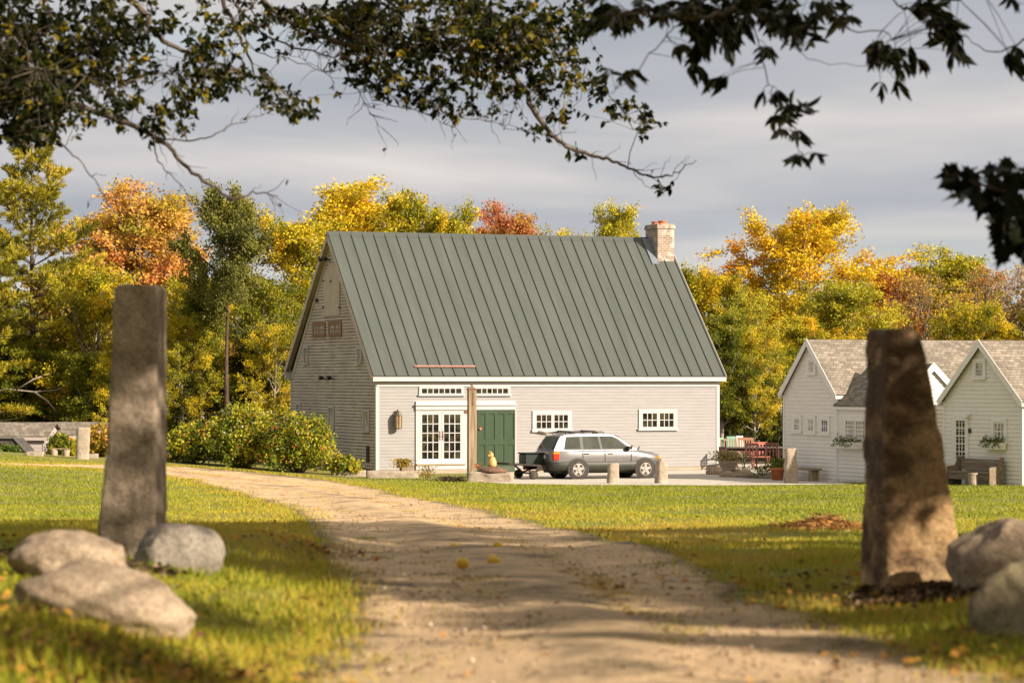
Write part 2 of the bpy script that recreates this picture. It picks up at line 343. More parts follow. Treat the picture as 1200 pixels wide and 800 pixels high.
du = N(nt, 'ShaderNodeMath', operation='DIVIDE'); L(nt, sp.outputs['X'], du.inputs[0]); L(nt, za.outputs[0], du.inputs[1])
dv = N(nt, 'ShaderNodeMath', operation='DIVIDE'); L(nt, sp.outputs['Y'], dv.inputs[0]); L(nt, za.outputs[0], dv.inputs[1])
cv = N(nt, 'ShaderNodeCombineXYZ'); L(nt, du.outputs[0], cv.inputs[0]); L(nt, dv.outputs[0], cv.inputs[1])
mp = N(nt, 'ShaderNodeMapping'); mp.inputs['Scale'].default_value = (.9, 1.15, 1); mp.inputs['Location'].default_value = (7.9, 2.1, 0); L(nt, cv.outputs[0], mp.inputs[0])
n1 = N(nt, 'ShaderNodeTexNoise', Scale=1.05, Detail=6, Roughness=.46); n1.inputs['Distortion'].default_value = .25; L(nt, mp.outputs[0], n1.inputs['Vector'])
n2 = N(nt, 'ShaderNodeTexNoise', Scale=.55, Detail=6, Roughness=.55); L(nt, mp.outputs[0], n2.inputs['Vector'])
K = 10 / 1.87
ccol0 = ramp(nt, n1.outputs[0], [(.36, (.43 * K, .455 * K, .505 * K)), (.50, (.52 * K, .53 * K, .56 * K)), (.59, (.66 * K, .63 * K, .625 * K)), (.69, (.82 * K, .765 * K, .73 * K))])
hz_ = ramp(nt, zc.outputs[0], [(.030, (.85, .85, .85)), (.052, (0, 0, 0))]); ccol = N(nt, 'ShaderNodeMix', data_type='RGBA'); L(nt, hz_.outputs[0], ccol.inputs[0]); L(nt, ccol0.outputs[0], ccol.inputs[6]); ccol.inputs[7].default_value = (.66 * K, .68 * K, .66 * K, 1)
cov = ramp(nt, n2.outputs[0], [(.27, (.55, .55, .55)), (.42, (1, 1, 1))])
mx = N(nt, 'ShaderNodeMix', data_type='RGBA'); L(nt, cov.outputs[0], mx.inputs[0]); L(nt, sky.outputs[0], mx.inputs[6]); L(nt, ccol.outputs[2], mx.inputs[7])
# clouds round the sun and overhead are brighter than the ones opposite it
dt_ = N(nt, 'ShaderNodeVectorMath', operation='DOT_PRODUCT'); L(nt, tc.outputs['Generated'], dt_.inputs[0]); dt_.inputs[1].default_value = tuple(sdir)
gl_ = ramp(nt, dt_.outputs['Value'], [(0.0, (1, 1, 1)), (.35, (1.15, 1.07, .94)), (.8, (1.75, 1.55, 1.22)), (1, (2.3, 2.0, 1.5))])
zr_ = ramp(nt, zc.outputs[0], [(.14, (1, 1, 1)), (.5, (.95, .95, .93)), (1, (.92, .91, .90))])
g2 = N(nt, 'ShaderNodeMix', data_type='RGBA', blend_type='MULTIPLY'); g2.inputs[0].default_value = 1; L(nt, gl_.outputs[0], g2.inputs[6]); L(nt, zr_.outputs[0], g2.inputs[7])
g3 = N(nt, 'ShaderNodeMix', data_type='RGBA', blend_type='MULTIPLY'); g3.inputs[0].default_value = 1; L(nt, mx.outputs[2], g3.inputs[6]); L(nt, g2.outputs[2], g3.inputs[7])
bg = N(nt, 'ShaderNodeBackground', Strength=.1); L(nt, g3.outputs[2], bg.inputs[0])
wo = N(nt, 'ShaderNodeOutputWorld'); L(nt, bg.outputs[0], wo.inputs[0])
vs = scene.view_settings; vs.view_transform = 'Standard'; vs.look = 'None'; vs.gamma = 1; vs.use_curve_mapping = False; vs.exposure = 0.9
scene.render.engine = 'CYCLES'; scene.cycles.max_bounces = 6; scene.cycles.transparent_max_bounces = 8
scene.cycles.use_denoising = True; scene.cycles.caustics_reflective = False; scene.cycles.caustics_refractive = False
scene.cycles.sample_clamp_indirect = 6

rs = np.random.RandomState
# ------------------------------------------------------------------ drive outline from its edges
DP = [((-60, 544), (-60, 541)), ((50, 547.5), (50, 544)), ((120, 551), (120, 545)), ((200, 560), (196, 546.5)), ((232, 568), (250, 549)), ((280, 580), (320, 555)), ((325, 594), (400, 565)), ((354, 612), (470, 579)),
      ((370, 640), (590, 603)), ((386, 680), (770, 643)), ((392, 715), (880, 690)), ((375, 760), (1010, 745)), ((345, 805), (1185, 800)), ((318, 860), (1390, 860))]
dl = [hit(*a) for a, b in DP]; dr = [hit(*b) for a, b in DP]
dl += [(-1.4, 8), (-1.3, 0), (-1.3, -14)]; dr += [(2.2, 8), (2.0, 0), (2.0, -14)]
def smooth_line(P, n):
    P = np.array(P); t = np.arange(len(P)); q = np.linspace(0, len(P) - 1, n)
    out = []
    for u in q:
        i = min(int(u), len(P) - 2); f = u - i
        p0, p1, p2, p3 = P[max(i - 1, 0)], P[i], P[i + 1], P[min(i + 2, len(P) - 1)]
        out.append(.5 * ((2 * p1) + (-p0 + p2) * f + (2 * p0 - 5 * p1 + 4 * p2 - p3) * f * f + (-p0 + 3 * p1 - 3 * p2 + p3) * f ** 3))
    return np.array(out)
DN, DC = 420, 30
DLs, DRs = smooth_line(dl, DN), smooth_line(dr, DN)
def in_poly(px, py, poly):
    x, y = np.asarray(px), np.asarray(py); c = np.zeros(x.shape, bool); n = len(poly); j = n - 1
    for i in range(n):
        xi, yi = poly[i]; xj, yj = poly[j]
        if yi != yj:
            c ^= ((yi > y) != (yj > y)) & (x < (xj - xi) * (y - yi) / (yj - yi) + xi)
        j = i
    return c
drive_poly = list(map(tuple, DLs[::4])) + list(map(tuple, DRs[::-4]))
def edge_dist(px, py):
    """distance to the nearest drive edge point"""
    E = np.vstack([DLs[::5], DRs[::5]]); d = np.full(len(px), 1e9)
    for e in E: d = np.minimum(d, (px - e[0]) ** 2 + (py - e[1]) ** 2)
    return np.sqrt(d)

# ------------------------------------------------------------------ ground sheet
def axis(a, b, st, far, gr=1.35):
    v = list(np.arange(a, b + 1e-6, st)); s = st; x = b
    while x < far: s *= gr; x += s; v.append(x)
    s = st; x = a; pre = []
    while x > -far: s *= gr; x -= s; pre.append(x)
    return np.array(pre[::-1] + v)
gx = axis(-26, 26, .5, 2500); gy = axis(-20, 132, .5, 2500)
GX, GY = np.meshgrid(gx, gy); GZ = g(GX, GY)
V = np.stack([GX, GY, GZ], -1).reshape(-1, 3); nx, ny = len(gx), len(gy)
I = (np.arange(ny - 1)[:, None] * nx + np.arange(nx - 1)[None]).ravel()
me = np_mesh('ground', V, np.stack([I, I + 1, I + 1 + nx, I + nx], -1).ravel(), 4, smooth=True)
m, nt, out = newmat('lawn_soil')
geo = N(nt, 'ShaderNodeNewGeometry'); sp = N(nt, 'ShaderNodeSeparateXYZ'); L(nt, geo.outputs['Position'], sp.inputs[0])
n1 = N(nt, 'ShaderNodeTexNoise', Scale=.35, Detail=8, Roughness=.65); L(nt, geo.outputs['Position'], n1.inputs['Vector'])
n2 = N(nt, 'ShaderNodeTexNoise', Scale=7, Detail=8, Roughness=.7); L(nt, geo.outputs['Position'], n2.inputs['Vector'])
c1 = ramp(nt, n1.outputs[0], [(.3, (.15, .18, .024)), (.5, (.21, .21, .03)), (.7, (.27, .22, .04))])
c2 = ramp(nt, n2.outputs[0], [(.3, (.45, .45, .45)), (.7, (1.25, 1.25, 1.25))])
mm = N(nt, 'ShaderNodeMix', data_type='RGBA', blend_type='MULTIPLY'); mm.inputs[0].default_value = 1; L(nt, c1.outputs[0], mm.inputs[6]); L(nt, c2.outputs[0], mm.inputs[7])
fy = N(nt, 'ShaderNodeMapRange'); fy.inputs['From Min'].default_value = 113; fy.inputs['From Max'].default_value = 117; L(nt, sp.outputs['Y'], fy.inputs[0])
m3 = N(nt, 'ShaderNodeMix', data_type='RGBA'); L(nt, fy.outputs[0], m3.inputs[0]); L(nt, mm.outputs[2], m3.inputs[6]); m3.inputs[7].default_value = (.06, .045, .022, 1)
b = N(nt, 'ShaderNodeBsdfPrincipled', Roughness=.95); L(nt, m3.outputs[2], b.inputs['Base Color'])
bp = N(nt, 'ShaderNodeBump', Distance=.05); L(nt, n2.outputs[0], bp.inputs['Height']); L(nt, bp.outputs[0], b.inputs['Normal']); L(nt, b.outputs[0], out.inputs[0])
tag(link('ground', me, m), kind='structure')

# ------------------------------------------------------------------ drive sheet
def dirt_mat(name, base, grassy, gscale=1.0):
    m, nt, out = newmat(name)
    geo = N(nt, 'ShaderNodeNewGeometry'); at = N(nt, 'ShaderNodeAttribute', attribute_name='mid')
    mp = N(nt, 'ShaderNodeMapping'); mp.inputs['Scale'].default_value = (1, .45, 1); L(nt, geo.outputs['Position'], mp.inputs[0])
    n1 = N(nt, 'ShaderNodeTexNoise', Scale=1.7, Detail=10, Roughness=.68); L(nt, mp.outputs[0], n1.inputs['Vector'])
    n2 = N(nt, 'ShaderNodeTexNoise', Scale=38, Detail=6, Roughness=.7); L(nt, geo.outputs['Position'], n2.inputs['Vector'])
    n3 = N(nt, 'ShaderNodeTexNoise', Scale=.9, Detail=10, Roughness=.72); L(nt, geo.outputs['Position'], n3.inputs['Vector'])
    c = ramp(nt, n1.outputs[0], [(.28, tuple(.52 * x for x in base)), (.47, base), (.66, tuple(min(1, 1.28 * x) for x in base))])
    p = ramp(nt, n2.outputs[0], [(.3, (.6, .58, .55)), (.5, (1, 1, 1)), (.72, (1.2, 1.2, 1.2))])
    mm = N(nt, 'ShaderNodeMix', data_type='RGBA', blend_type='MULTIPLY'); mm.inputs[0].default_value = 1; L(nt, c.outputs[0], mm.inputs[6]); L(nt, p.outputs[0], mm.inputs[7])
    # worn tracks stay sandy, the middle and edges hold litter and short grass
    ad = N(nt, 'ShaderNodeMath', operation='ADD'); L(nt, n3.outputs[0], ad.inputs[0]); L(nt, at.outputs['Fac'], ad.inputs[1])
    k = ramp(nt, ad.outputs[0], [(.55, (0, 0, 0)), (.70, (1, 1, 1))])
    lit = ramp(nt, n2.outputs[0], [(.35, (.09, .062, .036)), (.55, (.17, .125, .06)), (.68, (.16, .15, .045))])
    m2 = N(nt, 'ShaderNodeMix', data_type='RGBA'); sc = N(nt, 'ShaderNodeMath', operation='MULTIPLY'); sc.inputs[1].default_value = grassy
    L(nt, k.outputs[0], sc.inputs[0]); L(nt, sc.outputs[0], m2.inputs[0]); L(nt, mm.outputs[2], m2.inputs[6]); L(nt, lit.outputs[0], m2.inputs[7])
    b = N(nt, 'ShaderNodeBsdfPrincipled', Roughness=.95); L(nt, m2.outputs[2], b.inputs['Base Color'])
    bp = N(nt, 'ShaderNodeBump', Distance=.02); L(nt, n2.outputs[0], bp.inputs['Height'])
    bq = N(nt, 'ShaderNodeBump', Distance=.09); L(nt, n1.outputs[0], bq.inputs['Height']); L(nt, bp.outputs[0], bq.inputs['Normal']); L(nt, bq.outputs[0], b.inputs['Normal'])
    L(nt, b.outputs[0], out.inputs[0]); return m
t = np.linspace(0, 1, DC)
rg = rs(5)
wobL = np.interp(np.arange(DN), np.arange(0, DN, 3), rg.normal(0, .10, DN // 3)) + np.interp(np.arange(DN), np.arange(0, DN, 14), rg.normal(0, .16, DN // 14)); wobR = np.interp(np.arange(DN), np.arange(0, DN, 3), rg.normal(0, .12, DN // 3)) + np.interp(np.arange(DN), np.arange(0, DN, 14), rg.normal(0, .22, DN // 14))
wid = np.linalg.norm(DRs - DLs, axis=1, keepdims=True); dirv = (DRs - DLs) / wid
A = DLs - dirv * wobL[:, None]; B = DRs + dirv * wobR[:, None]
P = A[:, None] * (1 - t[None, :, None]) + B[:, None] * t[None, :, None]
Z = g(P[..., 0], P[..., 1]) + .022
rut = -.035 * (np.exp(-((t - .24) / .09) ** 2) + np.exp(-((t - .72) / .09) ** 2)) + .02 * np.exp(-((t - .48) / .1) ** 2)
Z = Z + np.clip(rut[None], -.014, .05)
Z[:, 0] -= .05; Z[:, -1] -= .05
V = np.concatenate([P, Z[..., None]], -1).reshape(-1, 3)
I = (np.arange(DN - 1)[:, None] * DC + np.arange(DC - 1)[None]).ravel()
me = np_mesh('drive', V, np.stack([I, I + DC, I + DC + 1, I + 1], -1).ravel(), 4, smooth=True)
mid = .15 * np.exp(-((t - .50) / .17) ** 2) + .20 * np.exp(-(t / .05) ** 2) + .20 * np.exp(-((1 - t) / .07) ** 2) + .16 * np.exp(-(t / .16) ** 2) + .16 * np.exp(-((1 - t) / .18) ** 2) - .06
at = me.attributes.new('mid', 'FLOAT', 'POINT'); at.data.foreach_set('value', np.repeat(mid[None], DN, 0).ravel().astype(np.float32))
tag(link('drive', me, dirt_mat('sandy_drive', (.56, .395, .225), .92)), kind='structure')

# ------------------------------------------------------------------ gravel yard (follows the terrain)
gh = [hit(597, 567), hit(700, 568.5), hit(850, 569), hit(1004, 567.5)]
yard_poly = gh + [(10.75, 98), (11.2, 104), (13.5, 112), (13.5, 118), (8, 118), (7.6, 111.2), (-1.2, 108.0), (-1.2, 97)]
ux = np.arange(-2, 14, .4); uy = np.arange(92.5, 119, .4)
mb = MB()
bm = bmesh.new(); fv = [bm.verts.new((x, y, 0)) for x, y in yard_poly]; bm.faces.new(fv)
for x in ux[1:]: bmesh.ops.bisect_plane(bm, geom=bm.verts[:] + bm.edges[:] + bm.faces[:], plane_co=(x, 0, 0), plane_no=(1, 0, 0))
for y in uy[1:]: bmesh.ops.bisect_plane(bm, geom=bm.verts[:] + bm.edges[:] + bm.faces[:], plane_co=(0, y, 0), plane_no=(0, 1, 0))
for v in bm.verts: v.co.z = gz(v.co.x, v.co.y) + .012
me = bpy.data.meshes.new('gravel_yard'); bm.to_mesh(me); bm.free()
tag(link('gravel_yard', me, mat('pale_crushed_gravel', (.40, .36, .31), (.62, .57, .50), 30, .95, .02, 60)), kind='structure')

# ------------------------------------------------------------------ grass, one blade per triangle
def keep_off(x, y):
    return in_poly(x, y, drive_poly) | in_poly(x, y, yard_poly)
BLOCK = []   # (x, y, r) spots where stones stand
def blades(x, y, h, w, lean, rg):
    n = len(x); a = rg.uniform(0, 2 * PI, n); la = rg.uniform(0, 2 * PI, n); z = g(x, y) - .005
    bx, by = np.cos(a) * w / 2, np.sin(a) * w / 2
    tx, ty = np.cos(la) * lean * h, np.sin(la) * lean * h
    V = np.stack([np.stack([x - bx, y - by, z], -1), np.stack([x + bx, y + by, z], -1), np.stack([x + tx, y + ty, z + h], -1)], 1)
    return V.reshape(-1, 3)
rg = rs(11)
def vnoise(x, y, s, seed=0):
    """cheap smooth 2-d value noise"""
    r2 = rs(seed); T = r2.rand(64, 64); u, v = x / s, y / s; i, j = np.floor(u).astype(int), np.floor(v).astype(int); f, q = u - i, v - j
    f = f * f * (3 - 2 * f); q = q * q * (3 - 2 * q)
    a = T[i % 64, j % 64]; b_ = T[(i + 1) % 64, j % 64]; c = T[i % 64, (j + 1) % 64]; d = T[(i + 1) % 64, (j + 1) % 64]
    return (a * (1 - f) + b_ * f) * (1 - q) + (c * (1 - f) + d * f) * q
def scatter(n, y0, y1, pw, rg):
    u = rg.rand(n); e = 1 - pw
    Y = (y0 ** e + u * (y1 ** e - y0 ** e)) ** (1 / e)
    X = rg.uniform(-1, 1, n) * (.20 * Y + 2.0)
    return X, Y
Vs, As = [], []
def addgrass(X, Y, h, w, lean, dry):
    Vs.append(blades(X, Y, h, w, lean, rg)); As.append(dry)
X, Y = scatter(430000, 12, 100, 0.6, rg); k = ~keep_off(X, Y); X, Y = X[k], Y[k]
ed = edge_dist(X, Y); ns = .6 * vnoise(X, Y, 2.3, 1) + .4 * vnoise(X, Y, .7, 2)
dry = np.clip(.10 - .10 * sst(40, 24, Y) + (.42 - .20 * sst(38, 55, Y)) * ns + .30 * np.exp(-ed / 1.6) + .22 * sst(62, 35, Y) * ns + rg.normal(0, .10, len(X)), 0, 1)
hh = (.028 + .04 * rg.rand(len(X)) ** 1.5) * (1 + .5 * sst(40, 20, Y) * vnoise(X, Y, 1.1, 4)); ww = .009 + .00022 * Y
near = sst(34, 16, Y); thin = rg.rand(len(X)) < 1 - .55 * np.exp(-ed / .25)
addgrass(X[thin], Y[thin], hh[thin], ww[thin] * (1 + .0 * near[thin]), .6 * rg.rand(thin.sum()) + .15, dry[thin])
# ragged tufts along the drive edges and the grassy crown of the drive
E = np.vstack([DLs, DRs]); pick = E[rg.randint(0, len(E), 34000)]
ps = pick + rg.normal(0, .20, pick.shape) * (.4 + 1.6 * vnoise(pick[:, 0], pick[:, 1], .6, 33))[:, None]; k = ps[:, 1] > 11; ps = ps[k]
addgrass(ps[:, 0], ps[:, 1], .03 + .07 * rg.rand(len(ps)), .008 + .00022 * ps[:, 1], .8 * rg.rand(len(ps)), np.clip(.45 + rg.normal(0, .22, len(ps)), 0, 1))
ii = rg.randint(60, DN - 60, 90000); tt = .50 + rg.normal(0, .10, len(ii)); ps = DLs[ii] * (1 - tt[:, None]) + DRs[ii] * tt[:, None] + rg.normal(0, .05, (len(ii), 2))
k = (vnoise(ps[:, 0], ps[:, 1], .8, 8) > .56) & (ps[:, 1] > 11); ps = ps[k]
addgrass(ps[:, 0], ps[:, 1], .015 + .03 * rg.rand(len(ps)), .007 + .0002 * ps[:, 1], .8 * rg.rand(len(ps)), np.clip(.55 + rg.normal(0, .22, len(ps)), 0, 1))
ii = rg.randint(40, 270, 42000); tt = .50 + rg.normal(0, .085, len(ii)); ps = DLs[ii] * (1 - tt[:, None]) + DRs[ii] * tt[:, None] + rg.normal(0, .06, (len(ii), 2))
k = (vnoise(ps[:, 0], ps[:, 1], 1.6, 21) > .40); ps = ps[k]
addgrass(ps[:, 0], ps[:, 1], .015 + .035 * rg.rand(len(ps)), .007 + .00022 * ps[:, 1], .8 * rg.rand(len(ps)), np.clip(.72 + rg.normal(0, .16, len(ps)), 0, 1))
# taller weeds in the near corners and round the stones
def weeds(px, py, sx, n, h0, h1, dry0, on_drive=False):
    cx, cy = hit(px, py); x = cx + rg.normal(0, sx, n); y = cy + rg.normal(0, sx * 1.2, n); k = ~in_poly(x, y, drive_poly) | on_drive; x, y = x[k], y[k]
    addgrass(x, y, rg.uniform(h0, h1, len(x)) * .62, .012 + .008 * rg.rand(len(x)), .75 * rg.rand(len(x)), np.clip(dry0 * .6 + rg.normal(0, .16, len(x)), 0, 1))
for a in [(60, 790, .30, 500, .12, .34, .5), (150, 770, .28, 520, .10, .30, .55), (250, 750, .3, 420, .06, .2, .35), (20, 740, .3, 360, .1, .3, .6), (300, 720, .35, 420, .05, .16, .3),
          (230, 675, .25, 260, .05, .18, .3), (1120, 745, .35, 620, .05, .17, .3), (1170, 775, .3, 560, .06, .2, .25), (1040, 720, .35, 420, .04, .13, .35), (950, 660, .6, 700, .03, .10, .4),
          (1185, 740, .2, 300, .08, .22, .25), (340, 690, .3, 400, .04, .14, .35), (100, 720, .3, 300, .05, .2, .5), (700, 718, .26, 420, .03, .09, .35, True), (640, 705, .22, 260, .02, .07, .6, True), (745, 742, .25, 260, .03, .09, .3, True), (600, 700, .3, 220, .02, .06, .8, True), (670, 690, .2, 160, .02, .06, .7, True), (480, 610, .5, 200, .02, .06, .7, True), (560, 655, .4, 200, .02, .05, .9, True)]:
    weeds(*a)
V = np.vstack(Vs); A_ = np.concatenate(As)
me = np_mesh('grass', V, np.arange(len(V)), 3, {'rnd': A_})
M['grass'] = leafmat('lawn_grass', [(.0, (.07, .115, .010)), (.18, (.23, .28, .023)), (.42, (.44, .41, .042)), (.62, (.57, .40, .060)), (.82, (.58, .37, .10)), (1, (.50, .22, .055))], .35, .05)
tag(link('grass', me, M['grass']), kind='stuff')

# ------------------------------------------------------------------ fallen leaves, twigs and pebbles
def leaf_quads(C, D, Nn, ln, wd, fold=.12):
    """kite leaves: base C, axis D, normal Nn"""
    S = np.cross(D, Nn); S /= np.linalg.norm(S, axis=1, keepdims=True) + 1e-9
    ln = np.asarray(ln)[:, None]; wd = np.asarray(wd)[:, None]
    a = C; b_ = C + D * ln * .48 + S * wd * .5 + Nn * ln * fold; c = C + D * ln; d = C + D * ln * .48 - S * wd * .5 + Nn * ln * fold
    return np.stack([a, b_, c, d], 1).reshape(-1, 3)
def rdir(n, rg):
    v = rg.normal(0, 1, (n, 3)); return v / np.linalg.norm(v, axis=1, keepdims=True)
def flat_leaves(X, Y, size, rg, tilt=.5, lift=.03):
    n = len(X); C = np.stack([X, Y, g(X, Y) + lift * (0.6 + .8 * rg.rand(n))], -1)
    a = rg.uniform(0, 2 * PI, n); D = np.stack([np.cos(a), np.sin(a), rg.normal(0, tilt * .4, n)], -1); D /= np.linalg.norm(D, axis=1, keepdims=True)
    Nn = np.stack([rg.normal(0, tilt, n), rg.normal(0, tilt, n), np.ones(n)], -1); Nn /= np.linalg.norm(Nn, axis=1, keepdims=True)
    return leaf_quads(C, D, Nn, size, size * .75, .15)
X, Y = scatter(5200, 12, 62, 1.2, rg); ed = edge_dist(X, Y); k = (rg.rand(len(X)) < .28 + .55 * np.exp(-ed / .5)) & ~(in_poly(X, Y, drive_poly) & (rg.rand(len(X)) < .55)); X, Y = X[k], Y[k]
Vl = [flat_leaves(X, Y, rg.uniform(.03, .075, len(X)), rg)]; Al = [rg.rand(len(X))]
for (px, py, sx, n) in [(60, 780, .45, 330), (150, 790, .4, 300), (20, 720, .4, 220), (110, 765, .35, 160), (380, 650, .3, 120), (960, 690, .6, 160), (1060, 700, .4, 160), (1140, 780, .4, 140), (120, 700, .3, 70), (20, 640, .5, 60)]:
    cx, cy = hit(px, py); x = cx + rg.normal(0, sx, n); y = cy + rg.normal(0, sx * 1.5, n)
    Vl.append(flat_leaves(x, y, rg.uniform(.035, .085, n), rg, .7, .05)); Al.append(rg.rand(n) ** .8)
ii = rg.randint(80, DN - 60, 9000); tt = np.clip(np.where(rg.rand(9000) < .55, .5 + rg.normal(0, .13, 9000), rg.rand(9000)), 0, 1); ps = DLs[ii] * (1 - tt[:, None]) + DRs[ii] * tt[:, None]; ps = ps[(ps[:, 1] > 12) & (vnoise(ps[:, 0], ps[:, 1], .7, 12) > .42)]
Vl.append(flat_leaves(ps[:, 0], ps[:, 1], rg.uniform(.012, .04, len(ps)), rg, .4, .024)); Al.append(.42 * rg.rand(len(ps)))
V = np.vstack(Vl); me = np_mesh('fallen_leaves', V, np.arange(len(V)), 4, {'rnd': np.concatenate(Al)})
M['litter'] = leafmat('dead_leaf', [(0, (.07, .035, .018)), (.35, (.17, .085, .035)), (.6, (.34, .17, .05)), (.8, (.50, .25, .04)), (.92, (.55, .35, .04)), (1, (.40, .10, .03))], .2, .1)
tag(link('fallen_leaves', me, M['litter']), kind='stuff')
# twigs and pebbles on the drive
mbp = MB(); rp = random.Random(4)
for i in range(1500):
    j = int(60 + (DN - 90) * rp.random()); u = rp.random(); p = DLs[j] * (1 - u) + DRs[j] * u
    x, y = p[0] + rp.gauss(0, .1), p[1] + rp.gauss(0, .1)
    if y < 11: continue
    s = .006 + .016 * rp.random() ** 3; z = gz(x, y) + .02
    mbp.add([(x + s * 1.3, y, z), (x, y + s, z), (x - s, y, z), (x, y - s * 1.2, z), (x + .2 * s, y, z + s), (x, y, z - s)], [(0, 1, 4), (1, 2, 4), (2, 3, 4), (3, 0, 4), (1, 0, 5), (2, 1, 5), (3, 2, 5), (0, 3, 5)])
tag(mbp.build('pebbles', mat('drive_pebble', (.34, .27, .19), (.55, .46, .36), 9, .9)), kind='stuff')
mbt = MB()
for i in range(420):
    j = int(150 + (DN - 190) * rp.random()); u = rp.random(); p = DLs[j] * (1 - u) + DRs[j] * u
    x, y = p[0] + rp.gauss(0, .25), p[1] + rp.gauss(0, .2)
    if y < 11: continue
    a = rp.random() * PI; l = .04 + .12 * rp.random() ** 2; z = gz(x, y) + .028
    mbt.tube([(x, y, z), (x + l * .5 * math.cos(a), y + l * .5 * math.sin(a), z + .01), (x + l * math.cos(a + .3), y + l * math.sin(a + .3), z)], .0035, 4)
tag(mbt.build('twig_litter', M['bark']), kind='stuff')
# ------------------------------------------------------------------ barn
BX, BY, BTH = -4.956, 106.0, R(21); BW, BD = 13.77, 10.8
EAVE, RIDGE, BRV, OV = 3.60, 9.0, 5.3, .22
bc, bs = math.cos(BTH), math.sin(BTH)
def fu(x, off=0.0):                                   # photo column -> metres along the front wall
    k = (x - 600) / F; return (k * BY - BX) / (bc - k * bs)
def fz(x, y): return EYE + (HOR - y) / F * (BY + fu(x) * bs)
def gv(x):                                            # photo column -> metres along the gable wall (0 = front corner)
    k = (x - 600) / F; return (k * BY - BX) / (-bs - k * bc)
def gzz(x, y): return EYE + (HOR - y) / F * (BY + gv(x) * bc)
barn = thing('barn', 'big cream clapboard barn with a green metal roof, brick chimney and green door', 'barn', (BX, BY, 0), BTH)
def clap(mb, p, d, n, z0, z1, ext, course=.118, proud=.0155):
    """clapboards: p corner, d along the wall, n outward, ext(z) -> (start, end) along d"""
    p, d, n = Vector(p), Vector(d), Vector(n); z = z0
    while z < z1 - 1e-4:
        zt = min(z + course, z1); a0, b0 = ext(z); a1, b1 = ext(zt)
        if b0 - a0 < .02: break
        def q(a, zz, o): return p + d * a + n * o + Vector((0, 0, zz))
        mb.add([q(a0, z, proud), q(b0, z, proud), q(b1, zt, .004), q(a1, zt, .004), q(a0, z, 0), q(b0, z, 0)], [(0, 1, 2, 3), (4, 5, 1, 0)])
        z = zt
def roof_z(v):
    return RIDGE + (v - BRV) * (RIDGE - EAVE) / BRV * (1 if v < BRV else -1) * (1 if v < BRV else (BRV / (BD - BRV)) * .985)
Bw = MB()
clap(Bw, (0, 0, 0), (1, 0, 0), (0, -1, 0), .14, EAVE, lambda z: (0, BW))
clap(Bw, (BW, 0, 0), (0, 1, 0), (1, 0, 0), .14, RIDGE - .1, lambda z: (0, BD) if z < EAVE else ((z - EAVE) * BRV / (RIDGE - EAVE), BD - (z - EAVE) * (BD - BRV) / (RIDGE - EAVE)))
clap(Bw, (BW, BD, 0), (-1, 0, 0), (0, 1, 0), .14, EAVE, lambda z: (0, BW))
Bw.build('wall', M['cream'] if 'cream' in M else M['clap'], barn)
Bg = MB()
clap(Bg, (0, BD, 0), (0, -1, 0), (-1, 0, 0), .14, RIDGE - .12, lambda z: (0, BD) if z < EAVE else ((z - EAVE) * (BD - BRV) / (RIDGE - EAVE), BD - (z - EAVE) * BRV / (RIDGE - EAVE)))
ow = Bg.build('gable_wall', M['clap_old'], barn); ow['label'] = 'weathered shaded gable wall with peeling clapboards'
MB().box(.03, BW - .03, .03, BD - .03, -.4, EAVE).prism([(0.03, 0), (1, 0), (1, 1)], 0, .01).build('wall_core', M['dark'], barn) if False else None
c = MB(); c.box(.02, BW - .02, .02, BD - .02, -.4, .14); c.build('foundation', M['sill_wood'], barn)
# roof
rt = .09
def slab(mb, v0, z0, v1, z1, u0, u1, t):
    d = Vector((0, v1 - v0, z1 - z0)); n = Vector((0, -(z1 - z0), v1 - v0)).normalized()
    if n.z < 0: n = -n
    mb.extr([(u0, v0, z0), (u1, v0, z0), (u1, v1, z1), (u0, v1, z1)], n * t)
    return n
fe = (-OV, 3.545); be = (BD + OV, 3.80)
rf = MB(); nF = slab(rf, fe[0], fe[1], BRV, RIDGE, -OV, BW + OV, .05); nB = slab(rf, be[0], be[1], BRV, RIDGE, -OV, BW + OV, .05)
roof = rf.build('roof', M['roof'], barn)
sm = MB(); k = 0; u = -OV + .02
while u < BW + OV:
    for (v0, z0), nn in ((fe, nF), (be, nB)):
        p0 = Vector((0, v0, z0)) + nn * .051; p1 = Vector((0, BRV, RIDGE)) + nn * .051
        sm.extr([(u - .012, p0.y, p0.z), (u + .012, p0.y, p0.z), (u + .012, p1.y, p1.z), (u - .012, p1.y, p1.z)], nn * .038)
    u += .455
sm.build('standing_seams', M['seam'], roof)
rc = MB(); rc.prism([(0, 0), (1, 0)], 0, 1) if False else None
rc.extr([(-OV - .03, BRV - .16, RIDGE - .08), (-OV - .03, BRV, RIDGE + .115), (-OV - .03, BRV + .16, RIDGE - .08), (-OV - .03, BRV + .1, RIDGE - .08), (-OV - .03, BRV, RIDGE + .05), (-OV - .03, BRV - .1, RIDGE - .08)], (BW + 2 * OV + .06, 0, 0))
rc.build('ridge_cap', M['seam'], roof)
# eave trim
e = MB(); e.box(-OV + .01, BW + OV - .01, fe[0] - .03, fe[0] + .06, fe[1] - .165, fe[1] - .005); e.box(-OV + .01, BW + OV - .01, fe[0] + .06, -.01, fe[1] - .165, fe[1] - .135)
e.build('eave_fascia', M['white'], barn, bevel=.004)
e = MB(); e.box(.0, BW, -.045, -.02, EAVE - .42, EAVE - .25); e.build('frieze_board', M['white'], barn)
e = MB(); e.box(-OV + .01, BW + OV - .01, be[0] - .05, be[0] + .03, be[1] - .20, be[1] - .005); e.build('rear_fascia', M['white'], barn)
